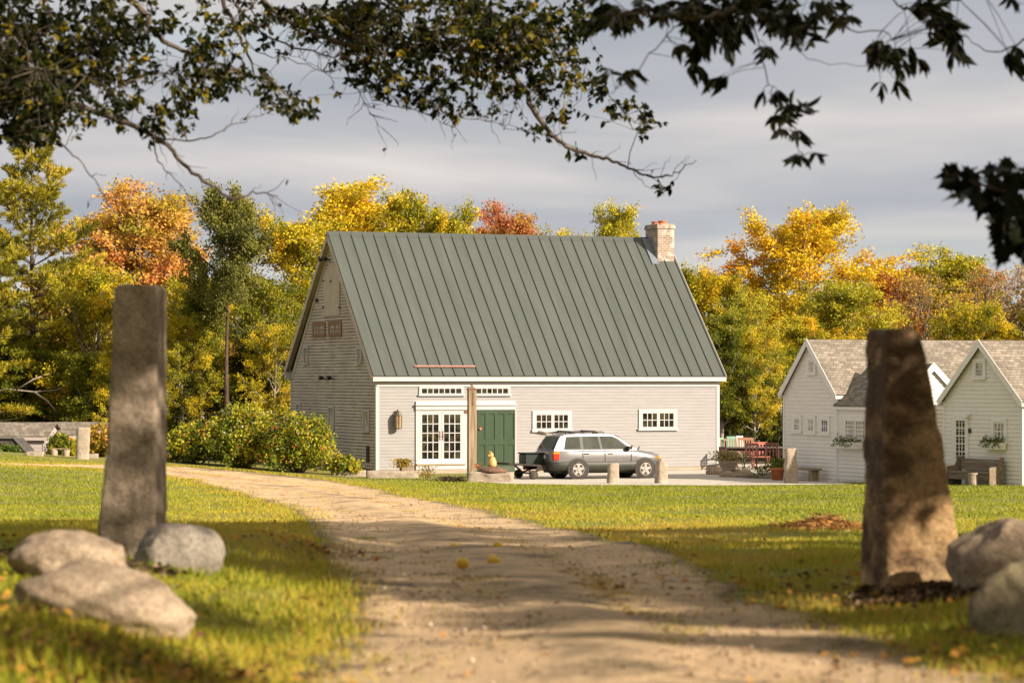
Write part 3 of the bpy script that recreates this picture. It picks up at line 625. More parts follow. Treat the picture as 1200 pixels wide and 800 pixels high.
# rakes: pale soffit under the overhang and thin rake boards
for side, (u0, u1) in (('left', (-OV, 0.0)), ('right', (BW, BW + OV))):
    s = MB()
    for (v0, z0), nn in ((fe, nF), (be, nB)):
        a = Vector((u0, v0, z0)) - nn * .03; b_ = Vector((u0, BRV, RIDGE - .02)) - nn * .03
        s.extr([a, a + Vector((u1 - u0, 0, 0)), b_ + Vector((u1 - u0, 0, 0)), b_], nn * .024)
        ue = u0 - .022 if side == 'left' else u1
        a = Vector((ue, v0, z0)) - nn * .16; b_ = Vector((ue, BRV, RIDGE)) - nn * .16
        s.extr([a, b_, b_ + nn * .20, a + nn * .20], (.022, 0, 0))
        ue = -.03 if side == 'left' else BW + .004
        a = Vector((ue, max(0, min(BD, v0)), EAVE - .03)) - nn * .22; b_ = Vector((ue, BRV, RIDGE)) - nn * .22
        s.extr([a, b_, b_ + nn * .19, a + nn * .19], (.026, 0, 0))
    s.build('rake_board', M['soffit'], barn)
e = MB(); e.box(-OV, .02, BD + .02, BD + OV, be[1] - .36, be[1] - .06); e.build('eave_return', M['white'], barn)
for (u0, u1, v0, v1) in ((-.030, .10, -.030, .10), (BW - .10, BW + .03, -.030, .10), (-.030, .10, BD - .1, BD + .03), (BW - .10, BW + .03, BD - .1, BD + .03)):
    MB().box(u0, u1, v0, v1, .02, EAVE - .2).build('corner_board', M['white'], barn)
e = MB(); e.box(-.02, BW + .02, -.035, -.022, .02, .13); e.build('sill_board', M['sill_wood'], barn)

def glazed(parent, x0, x1, z0, z1, cols, rows, y, frame=.06, munt=.022, dep=.03, fm='white', gm='glass', name='window_sash', vert=True, outline=True):
    """sash with its own muntins in the x,z plane at local y facing -y, glass set back"""
    s = MB(); f = frame
    s.box(x0, x0 + f, y - dep, y, z0, z1); s.box(x1 - f, x1, y - dep, y, z0, z1)
    s.box(x0 + f, x1 - f, y - dep, y, z0, z0 + f); s.box(x0 + f, x1 - f, y - dep, y, z1 - f, z1)
    for i in range(1, cols):
        x = x0 + f + (x1 - x0 - 2 * f) * i / cols; s.box(x - munt / 2, x + munt / 2, y - dep * .8, y, z0 + f, z1 - f)
    for i in range(1, rows):
        z = z0 + f + (z1 - z0 - 2 * f) * i / rows; s.box(x0 + f, x1 - f, y - dep * .72, y, z - munt / 2, z + munt / 2)
    o = s.build(name, M[fm], parent)
    q = MB(); q.box(x0 + f * .6, x1 - f * .6, y - .006, y + .004, z0 + f * .6, z1 - f * .6); q.build('glass', M[gm], o)
    return o
def casing(parent, x0, x1, z0, z1, y, wd=.10, dep=.05, name='window', m='white', sill=True, head=0.0):
    s = MB()
    s.box(x0 - wd, x0, y - dep, y, z0, z1); s.box(x1, x1 + wd, y - dep, y, z0, z1)
    s.box(x0 - wd - head, x1 + wd + head, y - dep - head * .4, y, z1, z1 + wd); s.box(x0 - wd - .03, x1 + wd + .03, y - dep - (.04 if sill else 0), y, z0 - wd * .8, z0)
    return s.build(name, M[m], parent)
# two pairs of six-light windows right of the green door
for (xa, xb, xc, xd, yt, yb, lab) in ((626.5, 646.0, 648.6, 666.6, 484.3, 503.5, None), (751, 769.4, 772.5, 790.3, 482.3, 501.8, None)):
    z0, z1 = fz(xa, yb), fz(xa, yt); U0, U1 = fu(xa), fu(xd); mid = (fu(xb) + fu(xc)) / 2
    wn = casing(barn, U0, U1, z0, z1, -.022, .10, .035, 'window')
    glazed(wn, U0 + .003, mid - .004, z0 + .003, z1 - .003, 3, 2, -.024, .055, .030, .028)
    glazed(wn, mid + .004, U1 - .003, z0 + .003, z1 - .003, 3, 2, -.024, .055, .030, .028)
o = MB(); a = fu(630); o.tube([(a, -.12, fz(630, 505)), (a + .2, -.13, fz(630, 506)), (a + .42, -.10, fz(640, 507.5))], .025, 6); o.build('wooden_prop', M['wood_grey'], barn)
# transom windows, lintel hood
for xa, xb, cols in ((493, 541, 7), (557, 595.5, 6)):
    z0, z1 = fz(xa, 461.8), fz(xa, 454.3)
    wn = casing(barn, fu(xa), fu(xb), z0, z1, -.022, .075, .035, 'transom_window')
    glazed(wn, fu(xa) + .002, fu(xb) - .002, z0 + .002, z1 - .002, cols, 1, -.024, .028, .035, .028)
hl, hr = fu(486.5), fu(603.5)
o = MB(); o.box(hl, hr, -.10, -.024, fz(490, 480.2), fz(490, 475.2)); o.box(hl - .03, hr + .03, -.15, -.024, fz(490, 475.0), fz(490, 473.5)); o.build('door_hood', M['white'], barn)
o = MB(); o.box(hl + .02, hr - .02, -.085, -.024, fz(490, 473.3), fz(490, 470.2)); o.build('weathered_header', M['white_worn'], barn)
# french doors
fx0, fx1, fxm = fu(491), fu(541.8), fu(516.5); z0, z1 = fz(490, 543.0), fz(490, 482.5)
o = MB(); o.box(fx0 - .14, fx0 - .004, -.06, -.022, z0 - .3, fz(490, 480.4)); o.box(fx1 + .004, fx1 + .16, -.06, -.022, z0 - .3, fz(490, 480.4)); o.box(fx0, fx1, -.05, -.022, z1 + .004, fz(490, 480.4))
fd = o.build('door_frame', M['white'], barn)
for (a, b_) in ((fx0, fxm - .006), (fxm + .006, fx1)):
    dr_ = glazed(barn, a, b_, z0, z1, 3, 5, -.026, .10, .032, .035, name='french_door', fm='white')
    gl2 = MB(); gl2.box(a + .01, b_ - .01, -.062, -.026, z0, z0 + .17); gl2.build('kick_rail', M['white_worn'], dr_)
    h = MB(); hx = (b_ - .05) if a == fx0 else (a + .05); h.box(hx - .018, hx + .018, -.072, -.062, z0 + .85, z0 + 1.2); h.tube([(hx, -.07, z0 + 1.02), (hx, -.12, z0 + 1.02), (hx + (.08 if a != fx0 else -.08), -.12, z0 + 1.02)], .011, 6)
    h.build('handle', M['rust'], dr_)
o = MB(); o.box(fx0 - .14, fx1 + .16, -.075, -.024, fz(490, 550.0) + .0, z0 - .055); o.build('kick_board', M['white'], barn)
o = MB(); o.box(fx0 - .12, fx1 + .1, -.12, -.022, z0 - .054, z0 - .004); o.build('threshold', M['sill_wood'], barn)
# green plank door with recessed panels, on a rail behind the post
dx0, dx1 = fu(558.5), fu(603); dz0, dz1 = .03, fz(560, 479.8)
o = MB(); o.box(dx0, dx1, -.052, -.022, dz0, dz1)
gd = o.build('barn_door', M['green'], barn)
nb = 4; wd = (dx1 - dx0); rails = MB()
lv = [dz0, dz0 + .24, dz0 + 1.00, dz0 + 1.20, dz1 - .16, dz1]
for j in (0, 2, 4): rails.box(dx0, dx1, -.077, -.053, lv[j], lv[j + 1])
for i in range(nb + 1):
    x = dx0 + wd * i / nb; a, b_ = max(dx0, x - .065), min(dx1, x + .065)
    for j in (1, 3): rails.box(a, b_, -.0765, -.053, lv[j] + .001, lv[j + 1] - .001)
rails.build('door_rails', M['green'], gd)
MB().box(dx0 + .004, dx1 - .004, -.081, -.0775, dz0 + .01, dz0 + .2).build('worn_foot', M['green_worn'], gd)
kx = fu(559.5); MB().lathe([(.0, 0), (.05, .0), (.05, .03), (.02, .06), (0, .06)], 12, (kx + .08, -.14, fz(560, 502)), 'y').build('door_knob', M['terra'], gd)
o = MB(); o.box(fu(545) - .05, fu(549.5), -.09, -.024, fz(546, 484), fz(546, 480.6)); o.build('track_bracket', M['rust'], barn)
o = MB(); o.box(dx1 + .003, dx1 + .05, -.05, -.022, dz0, dz1); o.build('door_stop', M['white'], barn)
# step sill under the doors
o = MB(); o.box(fx0 - .2, fx1 + .30, -.30, -.026, -.05, fz(490, 550.2) - .006); o.build('timber_sill', M['sill_wood'], barn, bevel=.01)
# wall lantern
lx, lz = fu(464.5), fz(464.5, 493.5)
o = MB(); o.box(lx - .05, lx + .05, -.045, -.022, lz - .1, lz + .30); o.tube([(lx, -.04, lz + .24), (lx, -.14, lz + .33), (lx, -.19, lz + .28)], .014, 6)
o.lathe([(.02, .29), (.07, .26), (.115, .17), (.12, .155), (0, .155)], 8, (lx, -.19, lz)); o.lathe([(0, -.225), (.095, -.215), (.10, -.19), (0, -.19)], 8, (lx, -.19, lz))
for i in range(8):
    a = 2 * PI * i / 8; o.tube([(lx + .092 * math.cos(a), -.19 + .092 * math.sin(a), lz - .2), (lx + .11 * math.cos(a), -.19 + .11 * math.sin(a), lz + .16)], .008, 4)
ln = o.build('wall_lantern', M['copper'], barn)
MB().lathe([(.0, -.19), (.082, -.189), (.098, .154), (0, .154)], 8, (lx, -.19, lz)).build('lantern_glass', M['amber'], ln)
for o in (ln, ln.children[0]): o.data.transform(Matrix.Translation((lx, -.022, lz)) @ Matrix.Diagonal((1.35, 1.15, 1.3, 1)) @ Matrix.Translation((-lx, .022, -lz)))
# pale red rail lying near the eave
def rp_(u, v, off): 
    z = 3.545 + (v + OV) * (RIDGE - 3.545) / (BRV + OV); return Vector((u, v, z)) + nF * off
vv = .10; o = MB(); a = rp_(fu(486), vv, .10); b_ = rp_(fu(557), vv, .10); o.tube([a, b_], .035, 6)
for q in (.08, .5, .92): p = a.lerp(b_, q); o.tube([p - nF * .14, p], .015, 5)
o.build('roof_rail', M['pinkrail'], barn)
# chimney near the right end of the ridge, with pots and lead flashing
cu0, cu1, cv0, cv1 = BW - .62, BW + .10, 4.35, 5.55
o = MB(); o.box(cu0, cu1, cv0, cv1, 7.6, 9.42); o.box(cu0 - .04, cu1 + .04, cv0 - .04, cv1 + .04, 9.42, 9.52); o.box(cu0 - .02, cu1 + .02, cv0 - .02, cv1 + .02, 9.52, 9.60)
ch = o.build('chimney', M['brick'], roof, bevel=.006)
for q in (.28, .82):
    MB().lathe([(.0, 0), (.19, 0), (.17, .06), (.165, .10), (.19, .11), (.19, .14), (.12, .14), (.11, .06), (0, .06)], 14, ((cu0 + cu1) / 2, cv0 + (cv1 - cv0) * q, 9.601)).build('chimney_pot', M['terra'], ch)
o = MB(); o.extr([(cu0 - .012, cv0 - .12, 7.9), (cu0 - .012, cv0 + .12, 7.92), (cu0 - .012, BRV + .02, 9.18), (cu0 - .012, BRV - .26, 9.14)], (.01, 0, 0)); o.extr([(cu0 - .3, cv0 - .14, 7.96), (cu0 - .01, cv0 - .14, 7.96), (cu0 - .01, BRV - .1, 9.0), (cu0 - .3, BRV - .1, 9.0)], (0, -.04, .05)); o.build('flashing', M['flash'], ch)
# ---- gable end details: a local frame whose x runs to the viewer's right
gb = bpy.data.objects.new('gable_fittings', None)
Mg = Matrix(((0, 1, 0, 0), (-1, 0, 0, BD), (0, 0, 1, 0), (0, 0, 0, 1)))   # x' along gable from rear, y' inward
bpy.data.objects.remove(gb)
def on_gable(o):
    o.data.transform(Mg); 
    for c_ in o.children: c_.data.transform(Mg)
    return o
def gx_(x): return BD - gv(x)
hx0, hx1 = gx_(380.5), gx_(399); hz0, hz1 = gzz(390, 370), gzz(390, 308)
o = MB(); o.prism([(hx0, hz0), (hx1, hz0), (hx1, hz1 - .55), ((hx0 + hx1) / 2 + .2, hz1), ((hx0 + hx1) / 2 - .2, hz1), (hx0, hz1 - .55)], -.055, -.022)
lh = on_gable(o.build('loft_hatch', M['soffit'], barn))
for (x, y) in ((380.5, 329), (389, 329.5), (380.5, 360), (399, 360)):
    on_gable(MB().box(gx_(x) - .1, gx_(x) + .1, -.066, -.056, gzz(x, y) - .035, gzz(x, y) + .035).build('strap_hinge', M['iron'], lh))
for x in (382, 387.5):
    a = gx_(x); zz = gzz(x, 305); p = MB(); p.tube([(a, -.03, zz), (a, -.16, zz + .04)], .03, 6); p.lathe([(0, -.30), (.10, -.29), (.075, -.16), (.03, -.12), (0, -.12)], 10, (a, 0, zz + .04), 'y'); on_gable(p.build('floodlight', M['black_pl'], barn))
for x in (382.5, 392):
    a = gx_(x); zz = gzz(x, 444); p = MB(); p.tube([(a, -.03, zz), (a, -.16, zz + .04)], .03, 6); p.lathe([(0, -.30), (.10, -.29), (.075, -.16), (.03, -.12), (0, -.12)], 10, (a, 0, zz + .04), 'y'); on_gable(p.build('floodlight', M['black_pl'], barn))
on_gable(MB().box(gx_(373) - .05, gx_(373) + .05, -.12, -.02, gzz(373, 354), gzz(373, 350)).build('alarm_box', M['iron'], barn))
for xa, xb in ((368, 381.5), (386.5, 400.5)):
    z0, z1 = gzz(384, 392.5), gzz(384, 379)
    wn = casing(barn, gx_(xa), gx_(xb), z0, z1, -.022, .07, .03, 'small_window', 'brownwin')
    s = glazed(wn, gx_(xa) + .004, gx_(xb) - .004, z0 + .003, z1 - .003, 2, 2, -.024, .07, .045, .026, fm='brownwin', gm='glass_pale'); on_gable(s)
    wn.data.transform(Mg)
for xa, xb, yt, yb, mm_ in ((357, 361, 408, 425, 'white'), (420, 424, 409, 424, 'white'), (348.5, 352.5, 474, 495, 'white'), (386.5, 391.5, 478, 502, 'white'), (427, 432.8, 482, 504, 'white')):
    z0, z1 = gzz(xa, yb), gzz(xa, yt); xa_, xb_ = gx_(xa), gx_(xb)
    wn = casing(barn, xa_, xb_, z0, z1, -.022, .09, .035, 'narrow_window', mm_)
    q = MB(); q.box(xa_ + .002, xb_ - .002, -.03, -.022, z0 + .002, z1 - .002); on_gable(q.build('glass', M['glass_pale'], wn)); wn.data.transform(Mg)
xa_, xb_ = gx_(430.2), gx_(433.5)
on_gable(MB().box(xa_, xb_, -.04, -.022, gzz(431, 541), gzz(431, 522)).build('cellar_hatch', M['dark'], barn))
# ------------------------------------------------------------------ cottages
class Fr:
    """a building frame: origin corner and heading; photo columns/rows to metres on its front (y=0) plane"""
    def __init__(s, X, Y, rot): s.X, s.Y, s.r = X, Y, rot; s.c, s.s = math.cos(rot), math.sin(rot)
    def u(s, x): k = (x - 600) / F; return (k * s.Y - s.X) / (s.c - k * s.s)
    def z(s, x, y): return EYE + (HOR - y) / F * (s.Y + s.u(x) * s.s)
def gable_house(root, w_, l_, eave, ridge, x0=0.0, y0=0.0, z0=-.4, wallmat='cot', roofmat='shingle_y', ov=.14, name='wall', ridge_dir='y', back=True):
    """gable house, ridge along local y: walls in clapboards, a shingled roof with rake and eave boards. ridge_dir 'x' swaps the axes."""
    T = Matrix.Identity(4) if ridge_dir == 'y' else Matrix(((0, 1, 0, 0), (1, 0, 0, 0), (0, 0, 1, 0), (0, 0, 0, 1)))
    O = Matrix.Translation((x0, y0, 0))
    h = w_ / 2; mb = MB(); ge = lambda z: (0, w_) if z < eave else ((z - eave) * h / (ridge - eave), w_ - (z - eave) * h / (ridge - eave))
    clap(mb, (0, 0, 0), (1, 0, 0), (0, -1, 0), z0, ridge - .05, ge, .130, .028)
    clap(mb, (w_, 0, 0), (0, 1, 0), (1, 0, 0), z0, eave, lambda z: (0, l_), .130, .028)
    clap(mb, (0, l_, 0), (0, -1, 0), (-1, 0, 0), z0, eave, lambda z: (0, l_), .130, .028)
    if back: clap(mb, (w_, l_, 0), (-1, 0, 0), (0, 1, 0), z0, ridge - .05, ge, .130, .028)
    o = mb.build(name, M[wallmat], root); o.data.transform(O @ T)
    rb = MB(); sl = (ridge - eave) / h; t = .07
    for sx in (-1, 1):
        ex = h + sx * (h + ov); ez = eave - ov * sl + .05; n = Vector((sx * sl, 0, 1)).normalized()
        rb.extr([(ex, -ov, ez), (ex, l_ + ov, ez), (h, l_ + ov, ridge + .05), (h, -ov, ridge + .05)], n * t)
        p = rb
    rob = rb.build('roof', M[roofmat], root); rob.data.transform(O @ T)
    tb = MB()
    for yy in (-ov - .024, l_ + ov):
        for sx in (-1, 1):
            ex = h + sx * (h + ov); ez = eave - ov * sl + .05; n = Vector((sx * sl, 0, 1)).normalized()
            a = Vector((ex, yy, ez)) - n * .13; b_ = Vector((h, yy, ridge + .05)) - n * .13; b_.x = h; b_.z = ridge + .05 - .13 / n.z
            tb.extr([a, b_, b_ + Vector((0, 0, .19 / n.z)), a + n * .19], (0, .024, 0))
    for sx in (-1, 1):
        ex = h + sx * (h + ov); ez = eave - ov * sl + .05
        tb.box(min(ex, ex - sx * .03), max(ex, ex - sx * .03), -ov + .002, l_ + ov - .002, ez - .10, ez + .04)
    o = tb.build('rake_trim', M['cot_white'], root); o.data.transform(O @ T)
    for (cx, cy) in ((0, 0), (w_, 0), (0, l_), (w_, l_)):
        o = MB().box(cx - (.034 if cx == 0 else .07), cx + (.07 if cx == 0 else .034), cy - (.034 if cy == 0 else .07), cy + (.07 if cy == 0 else .034), z0, eave - .06).build('corner_board', M['cot_white'], root)
        o.data.transform(O @ T)
def flower_box(root, x0, x1, zt, y, seed):
    b_ = MB(); b_.prism([(x0, zt - .22), (x1, zt - .22), (x1 + .03, zt), (x0 - .03, zt)], y - .26, y - .03)
    o = b_.build('window_box', M['white_worn'], root, bevel=.006); rg_ = rs(seed); n = 420
    C = np.stack([rg_.uniform(x0, x1, n), y - .15 + rg_.normal(0, .07, n), zt + np.abs(rg_.normal(0, .09, n)) - .03], -1)
    # trailing sprays over the front edge
    k = rg_.rand(n) < .22; C[k, 1] = y - .27 - .03 * rg_.rand(k.sum()); C[k, 2] = zt - .16 * rg_.rand(k.sum())
    V_ = leaf_quads(C, rdir(n, rg_), rdir(n, rg_), rg_.uniform(.05, .10, n), rg_.uniform(.03, .06, n))
    link('foliage', np_mesh('foliage', V_, np.arange(len(V_)), 4, {'rnd': rg_.rand(n)}), M['leaf_shrub'], o)
    return o

A1, A2 = R(66), R(62)
# first cottage: gable, long roof, lean wing with its own end gable
Yr = 97.0; Xr = (981 - 600) / F * Yr; W1 = 3.6
C1 = Fr(Xr - W1 * math.cos(A1), Yr + W1 * math.sin(A1), -A1)
z0_ = 0.0
cot1 = thing('cottage', 'grey cottage with a side wing and three small windows in its gable, beside the patio', 'cottage', (C1.X, C1.Y, z0_), -A1, 'shingled grey cottages')
ev1 = C1.z(976, 458.5) ; rd1 = EYE + (HOR - 401) / F * (C1.Y - W1 / 2 * math.sin(A1))
gable_house(cot1, W1, 9.5, 2.98, rd1)
for (xa, xb, yt, yb, gm) in ((931.5, 938.5, 489, 504.5, 'glass_pale'), (947.5, 955, 490, 506, 'glass_pale'), (963.5, 971.5, 491, 507, 'glass'), (948.8, 955.3, 422, 436.5, 'glass_pale')):
    z0, z1 = C1.z(xa, yb), C1.z(xa, yt); a, b_ = C1.u(xa), C1.u(xb)
    wn = casing(cot1, a, b_, z0, z1, -.022, .11, .036, 'window', 'cot_white'); glazed(wn, a + .003, b_ - .003, z0 + .003, z1 - .003, 3 if gm == 'glass' or yt < 430 else 2, 2, -.02, .045, .028, .028, 'cot_white', gm)
# wing along the gable line, towards the viewer (local +x); ridge along x
WL, WD, WE, WR = 3.7, 2.7, 2.58, 3.86
gable_house(cot1, WD, WL - .02, WE, WR, x0=W1 + .02, y0=.03, roofmat='shingle_x', ridge_dir='x', ov=.10, name='wing_wall', back=True)
a, b_ = C1.u(990.5), C1.u(1014); z0, z1 = C1.z(990, 514), C1.z(990, 491.5)
wn = casing(cot1, a, b_, z0, z1, .012, .09, .032, 'window', 'cot_white')
glazed(wn, a + .003, (a + b_) / 2 - .02, z0 + .003, z1 - .003, 4, 4, .010, .04, .022, .028, 'cot_white', 'glass_pale'); glazed(wn, (a + b_) / 2 + .02, b_ - .003, z0 + .003, z1 - .003, 4, 4, .010, .04, .022, .028, 'cot_white', 'glass_pale')
flower_box(cot1, C1.u(983.5), C1.u(1012), C1.z(985, 517), .01, 3)
# second cottage: gable with glazed door, window box and attic window
Y2r = 89.0; X2r = (1198.5 - 600) / F * Y2r; W2 = 4.0
C2 = Fr(X2r - W2 * math.cos(A2), Y2r + W2 * math.sin(A2), -A2)
cot2 = thing('cottage', 'grey gabled cottage with a narrow glazed door and an attic window, behind the wooden settle', 'cottage', (C2.X, C2.Y, 0), -A2, 'shingled grey cottages')
rd2 = EYE + (HOR - 402.5) / F * (C2.Y - W2 / 2 * math.sin(A2))
gable_house(cot2, W2, 9.0, 2.80, rd2, ov=.16)
for (xa, xb, yt, yb, gm, cc, rr) in ((1143.5, 1153.8, 424, 441.5, 'glass_pale', 1, 1), (1165.5, 1178.5, 494, 516, 'glass_pale', 3, 2)):
    z0, z1 = C2.z(xa, yb), C2.z(xa, yt); a, b_ = C2.u(xa), C2.u(xb)
    wn = casing(cot2, a, b_, z0, z1, -.022, .10, .036, 'window', 'cot_white'); glazed(wn, a + .003, b_ - .003, z0 + .003, z1 - .003, cc, rr, -.02, .04, .028, .028, 'cot_white', gm)
flower_box(cot2, C2.u(1157.5), C2.u(1180.5), C2.z(1165, 518), -.02, 7)
a, b_ = C2.u(1119.5), C2.u(1134); zt = C2.z(1120, 489); zb = .12
dr_ = casing(cot2, a, b_, zb, zt, -.018, .10, .034, 'door_frame', 'cot_white')
d1 = MB(); d1.box(a + .004, b_ - .004, -.05, -.02, zb, C2.z(1120, 541)); d1.build('door_panel', M['cot_white'], dr_)
glazed(dr_, a + .004, b_ - .004, C2.z(1120, 541) + .002, zt - .003, 3, 5, -.02, .09, .03, .03, 'cot_white', 'glass', name='door_sash')
h = MB(); h.tube([(b_ - .06, -.05, 1.1), (b_ - .06, -.1, 1.1), (b_ - .16, -.1, 1.1)], .012, 6); h.build('handle', M['iron'], dr_)
p = MB(); a = C2.u(1136); zz = C2.z(1136, 488); p.box(a - .05, a + .05, -.05, -.018, zz - .06, zz + .06); p.lathe([(0, -.20), (.07, -.19), (.05, -.08), (0, -.06)], 10, (a - .06, 0, zz), 'y'); p.lathe([(0, -.20), (.07, -.19), (.05, -.08), (0, -.06)], 10, (a + .06, 0, zz + .02), 'y'); p.build('floodlight', M['cot_white'], cot2)
a = C2.u(1137.5); MB().box(a - .06, a + .06, -.06, -.018, C2.z(1137, 507), C2.z(1137, 502)).build('wall_box', M['iron'], cot2)
def inwall(fr, x, y, off):       # world point off metres in front of the frame's wall at photo column x
    u = fr.u(x); return Vector((fr.X + u * fr.c + off * fr.s, fr.Y + u * fr.s - off * fr.c, 0))

# ------------------------------------------------------------------ sheds at the left edge
def shed(root, w_, d_, ez, rz_, zb):
    mb = MB(); clap(mb, (0, 0, 0), (1, 0, 0), (0, -1, 0), zb, ez, lambda z: (0, w_), .14, .014)
    clap(mb, (w_, 0, 0), (0, 1, 0), (1, 0, 0), zb, rz_ - .03, lambda z: (0, d_) if z < ez else ((z - ez) * d_ / 2 / (rz_ - ez), d_ - (z - ez) * d_ / 2 / (rz_ - ez)), .14, .014)
    clap(mb, (0, d_, 0), (0, -1, 0), (-1, 0, 0), zb, rz_ - .03, lambda z: (0, d_) if z < ez else ((z - ez) * d_ / 2 / (rz_ - ez), d_ - (z - ez) * d_ / 2 / (rz_ - ez)), .14, .014)
    clap(mb, (w_, d_, 0), (-1, 0, 0), (0, 1, 0), zb, ez, lambda z: (0, w_), .14, .014)
    mb.build('wall', M['shed'], root)
    r_ = MB(); ov = .16; sl = (rz_ - ez) / (d_ / 2)
    for s in (-1, 1):
        ey = d_ / 2 + s * (d_ / 2 + ov); e = ez - ov * sl + .05; n = Vector((0, s * sl, 1)).normalized()
        r_.extr([(-ov, ey, e), (w_ + ov, ey, e), (w_ + ov, d_ / 2, rz_ + .05), (-ov, d_ / 2, rz_ + .05)], n * .06)
    r_.build('roof', M['shingle_x'], root)
    t_ = MB(); t_.box(-ov, w_ + ov, -ov - .02, -ov + .004, ez - ov * sl - .08, ez - ov * sl + .05); t_.box(-.02, .1, -.03, 0, zb, ez - .1); t_.box(w_ - .1, w_ + .02, -.03, -.0, zb, ez - .1); t_.build('eave_trim', M['shed'], root)
Ys = 122.0
def shed_at(name, label, x0, x1, ye, yr, Y):
    X0, X1 = (x0 - 600) / F * Y, (x1 - 600) / F * Y; base = -1.9
    s = thing(name, label, 'shed', (X0, Y, base), 0, 'low sheds at the wood edge')
    shed(s, X1 - X0, 4.2, EYE + (HOR - ye) / F * Y - base, EYE + (HOR - yr) / F * (Y + 2.1) - base, -.3); return s
shed_at('garden_shed', 'low pale shed with a grey roof behind the black mesh canopy', -60, 53, 512.5, 497.5, 121.0)
shed_at('garden_shed', 'low pale shed with a grey roof behind the small round bush', 60, 138, 511, 497, 123.5)
# ------------------------------------------------------------------ silver wagon with dark cladding (x forward, y to the car's left)
CY = 99.6; CA = R(22); cxr = (677 - 600) / F * CY
car = thing('parked_car', 'silver station wagon with dull green lower cladding and roof bars, parked by the barn', 'car', (0, 0, 0), CA)
# near side is local -y; near rear wheel contact (0.98, -0.80) goes to (cxr, CY)
cc_, ss_ = math.cos(CA), math.sin(CA)
car.location = (cxr - (.98 * cc_ + .80 * ss_), CY - (.98 * ss_ - .80 * cc_), gz(cxr, CY) + .012)
ST = [  # x, half width, z bottom, z shoulder top, centre-line top, top half width
    (.02, .60, .36, .93, .95, .52), (.10, .74, .30, .97, .99, .62), (.30, .815, .27, .985, 1.0, .70), (.70, .84, .26, .99, 1.0, .72), (1.3, .85, .25, .99, 1.0, .74),
    (2.2, .85, .25, .985, 1.0, .74), (2.9, .845, .25, .975, 1.0, .74), (3.15, .84, .25, .955, 1.005, .70), (3.5, .825, .26, .90, .965, .64), (3.9, .79, .28, .84, .905, .58), (4.12, .70, .32, .78, .835, .50), (4.24, .56, .38, .70, .74, .40)]
def ring(s, z1, z2):
    x, hw, zb, zs, zt, tw = s
    return x, hw, zb, zs, zt, tw
def loft(pts_fn, name, m, parent, smooth=True):
    rows = [pts_fn(s) for s in ST]; n = len(rows[0]); mb = MB()
    vs = [p for r_ in rows for p in r_]
    fs = [(i * n + k, i * n + k + 1, (i + 1) * n + k + 1, (i + 1) * n + k) for i in range(len(rows) - 1) for k in range(n - 1)]
    fs += [tuple(range(n))[::-1], tuple((len(rows) - 1) * n + k for k in range(n))]
    mb.add(vs, fs); o = mb.build(name, m, parent, smooth)
    return o
SPLIT = .585
def upper(s):
    x, hw, zb, zs, zt, tw = s; lo = min(SPLIT, zs - .1)
    half = [(hw * .985, lo), (hw, lo + .10), (hw * .985, zs - .10), (hw * .955, zs - .02), ((hw * .955 + tw) / 2, (zs + zt) / 2 + .005), (tw, zt - .01), (tw * .4, zt + .008)]
    return [(x, -a, z) for a, z in half] + [(x, a, z) for a, z in reversed(half)]
def lower(s):
    x, hw, zb, zs, zt, tw = s; hi = min(SPLIT, zs - .1) + .01; e = .012
    half = [(hw * .80, zb), (hw * .95, zb + .04), (hw + e, zb + .12), (hw + e, hi - .03), (hw * .985, hi)]
    ex = x + (-.03 if x < .2 else (.03 if x > 4.0 else 0))
    return [(ex, -a, z) for a, z in half] + [(ex, a, z) for a, z in reversed(half)]
body = loft(upper, 'body', M['silver'], car)
loft(lower, 'cladding', M['cladding'], car)
# greenhouse
GS = [(.10, .96, .96, .76), (.44, 1.475, 1.475, .64)]
def hwid(z): return .795 - (z - .97) * .30
gh_ = MB()
prof = [(.10, .97), (.26, 1.26), (.40, 1.46), (.60, 1.515), (1.3, 1.545), (2.1, 1.53), (2.42, 1.485), (2.75, 1.30), (3.22, .985)]
sv = [(x, -hwid(z), z) for x, z in prof] + [(x, hwid(z), z) for x, z in prof]
nP = len(prof); fs = [tuple(range(nP)), tuple(reversed(range(nP, 2 * nP)))]
# crowned roof strip between the sides
cr_ = [(x, 0, z + .03) for x, z in prof]; sv += cr_
for i in range(nP - 1): fs += [(i, i + 1, 2 * nP + i + 1, 2 * nP + i), (2 * nP + i, 2 * nP + i + 1, nP + i + 1, nP + i)]
fs.append((0, 2 * nP, nP, nP - 1 + 0, 0)[:3]) if False else None
gh_.add(sv, fs); cab = gh_.build('cabin', M['silver'], car)
def side_win(pts, name='side_window', m='carglass', pr=.006, th=.004):
    for sgn in (-1, 1):
        q = MB(); P = [Vector((x, sgn * (hwid(z) + pr), z)) for x, z in pts]
        q.extr(P, (0, -sgn * th, 0)); q.build(name, M[m], cab)
side_win([(.50, 1.04), (.62, 1.43), (1.10, 1.455), (1.10, 1.04)])
side_win([(1.22, 1.035), (1.22, 1.46), (1.78, 1.465), (1.84, 1.03)])
side_win([(1.93, 1.03), (1.87, 1.465), (2.30, 1.445), (2.50, 1.36), (2.92, 1.03)])
side_win([(.46, 1.0), (.59, 1.46), (2.33, 1.478), (2.55, 1.38), (3.05, 1.0)], 'window_surround', 'black_pl', .002, .004)
q = MB(); q.extr([(.125, -.62, 1.02), (.125, .62, 1.02), (.395, .54, 1.43), (.395, -.54, 1.43)], (-.035, 0, .02)); q.build('rear_window', M['carglass'], cab)
q = MB(); q.extr([(3.14, -.70, 1.03), (3.14, .70, 1.03), (2.47, .60, 1.455), (2.47, -.60, 1.455)], (.03, 0, .045)); q.build('windscreen', M['carglass'], cab)
q = MB()
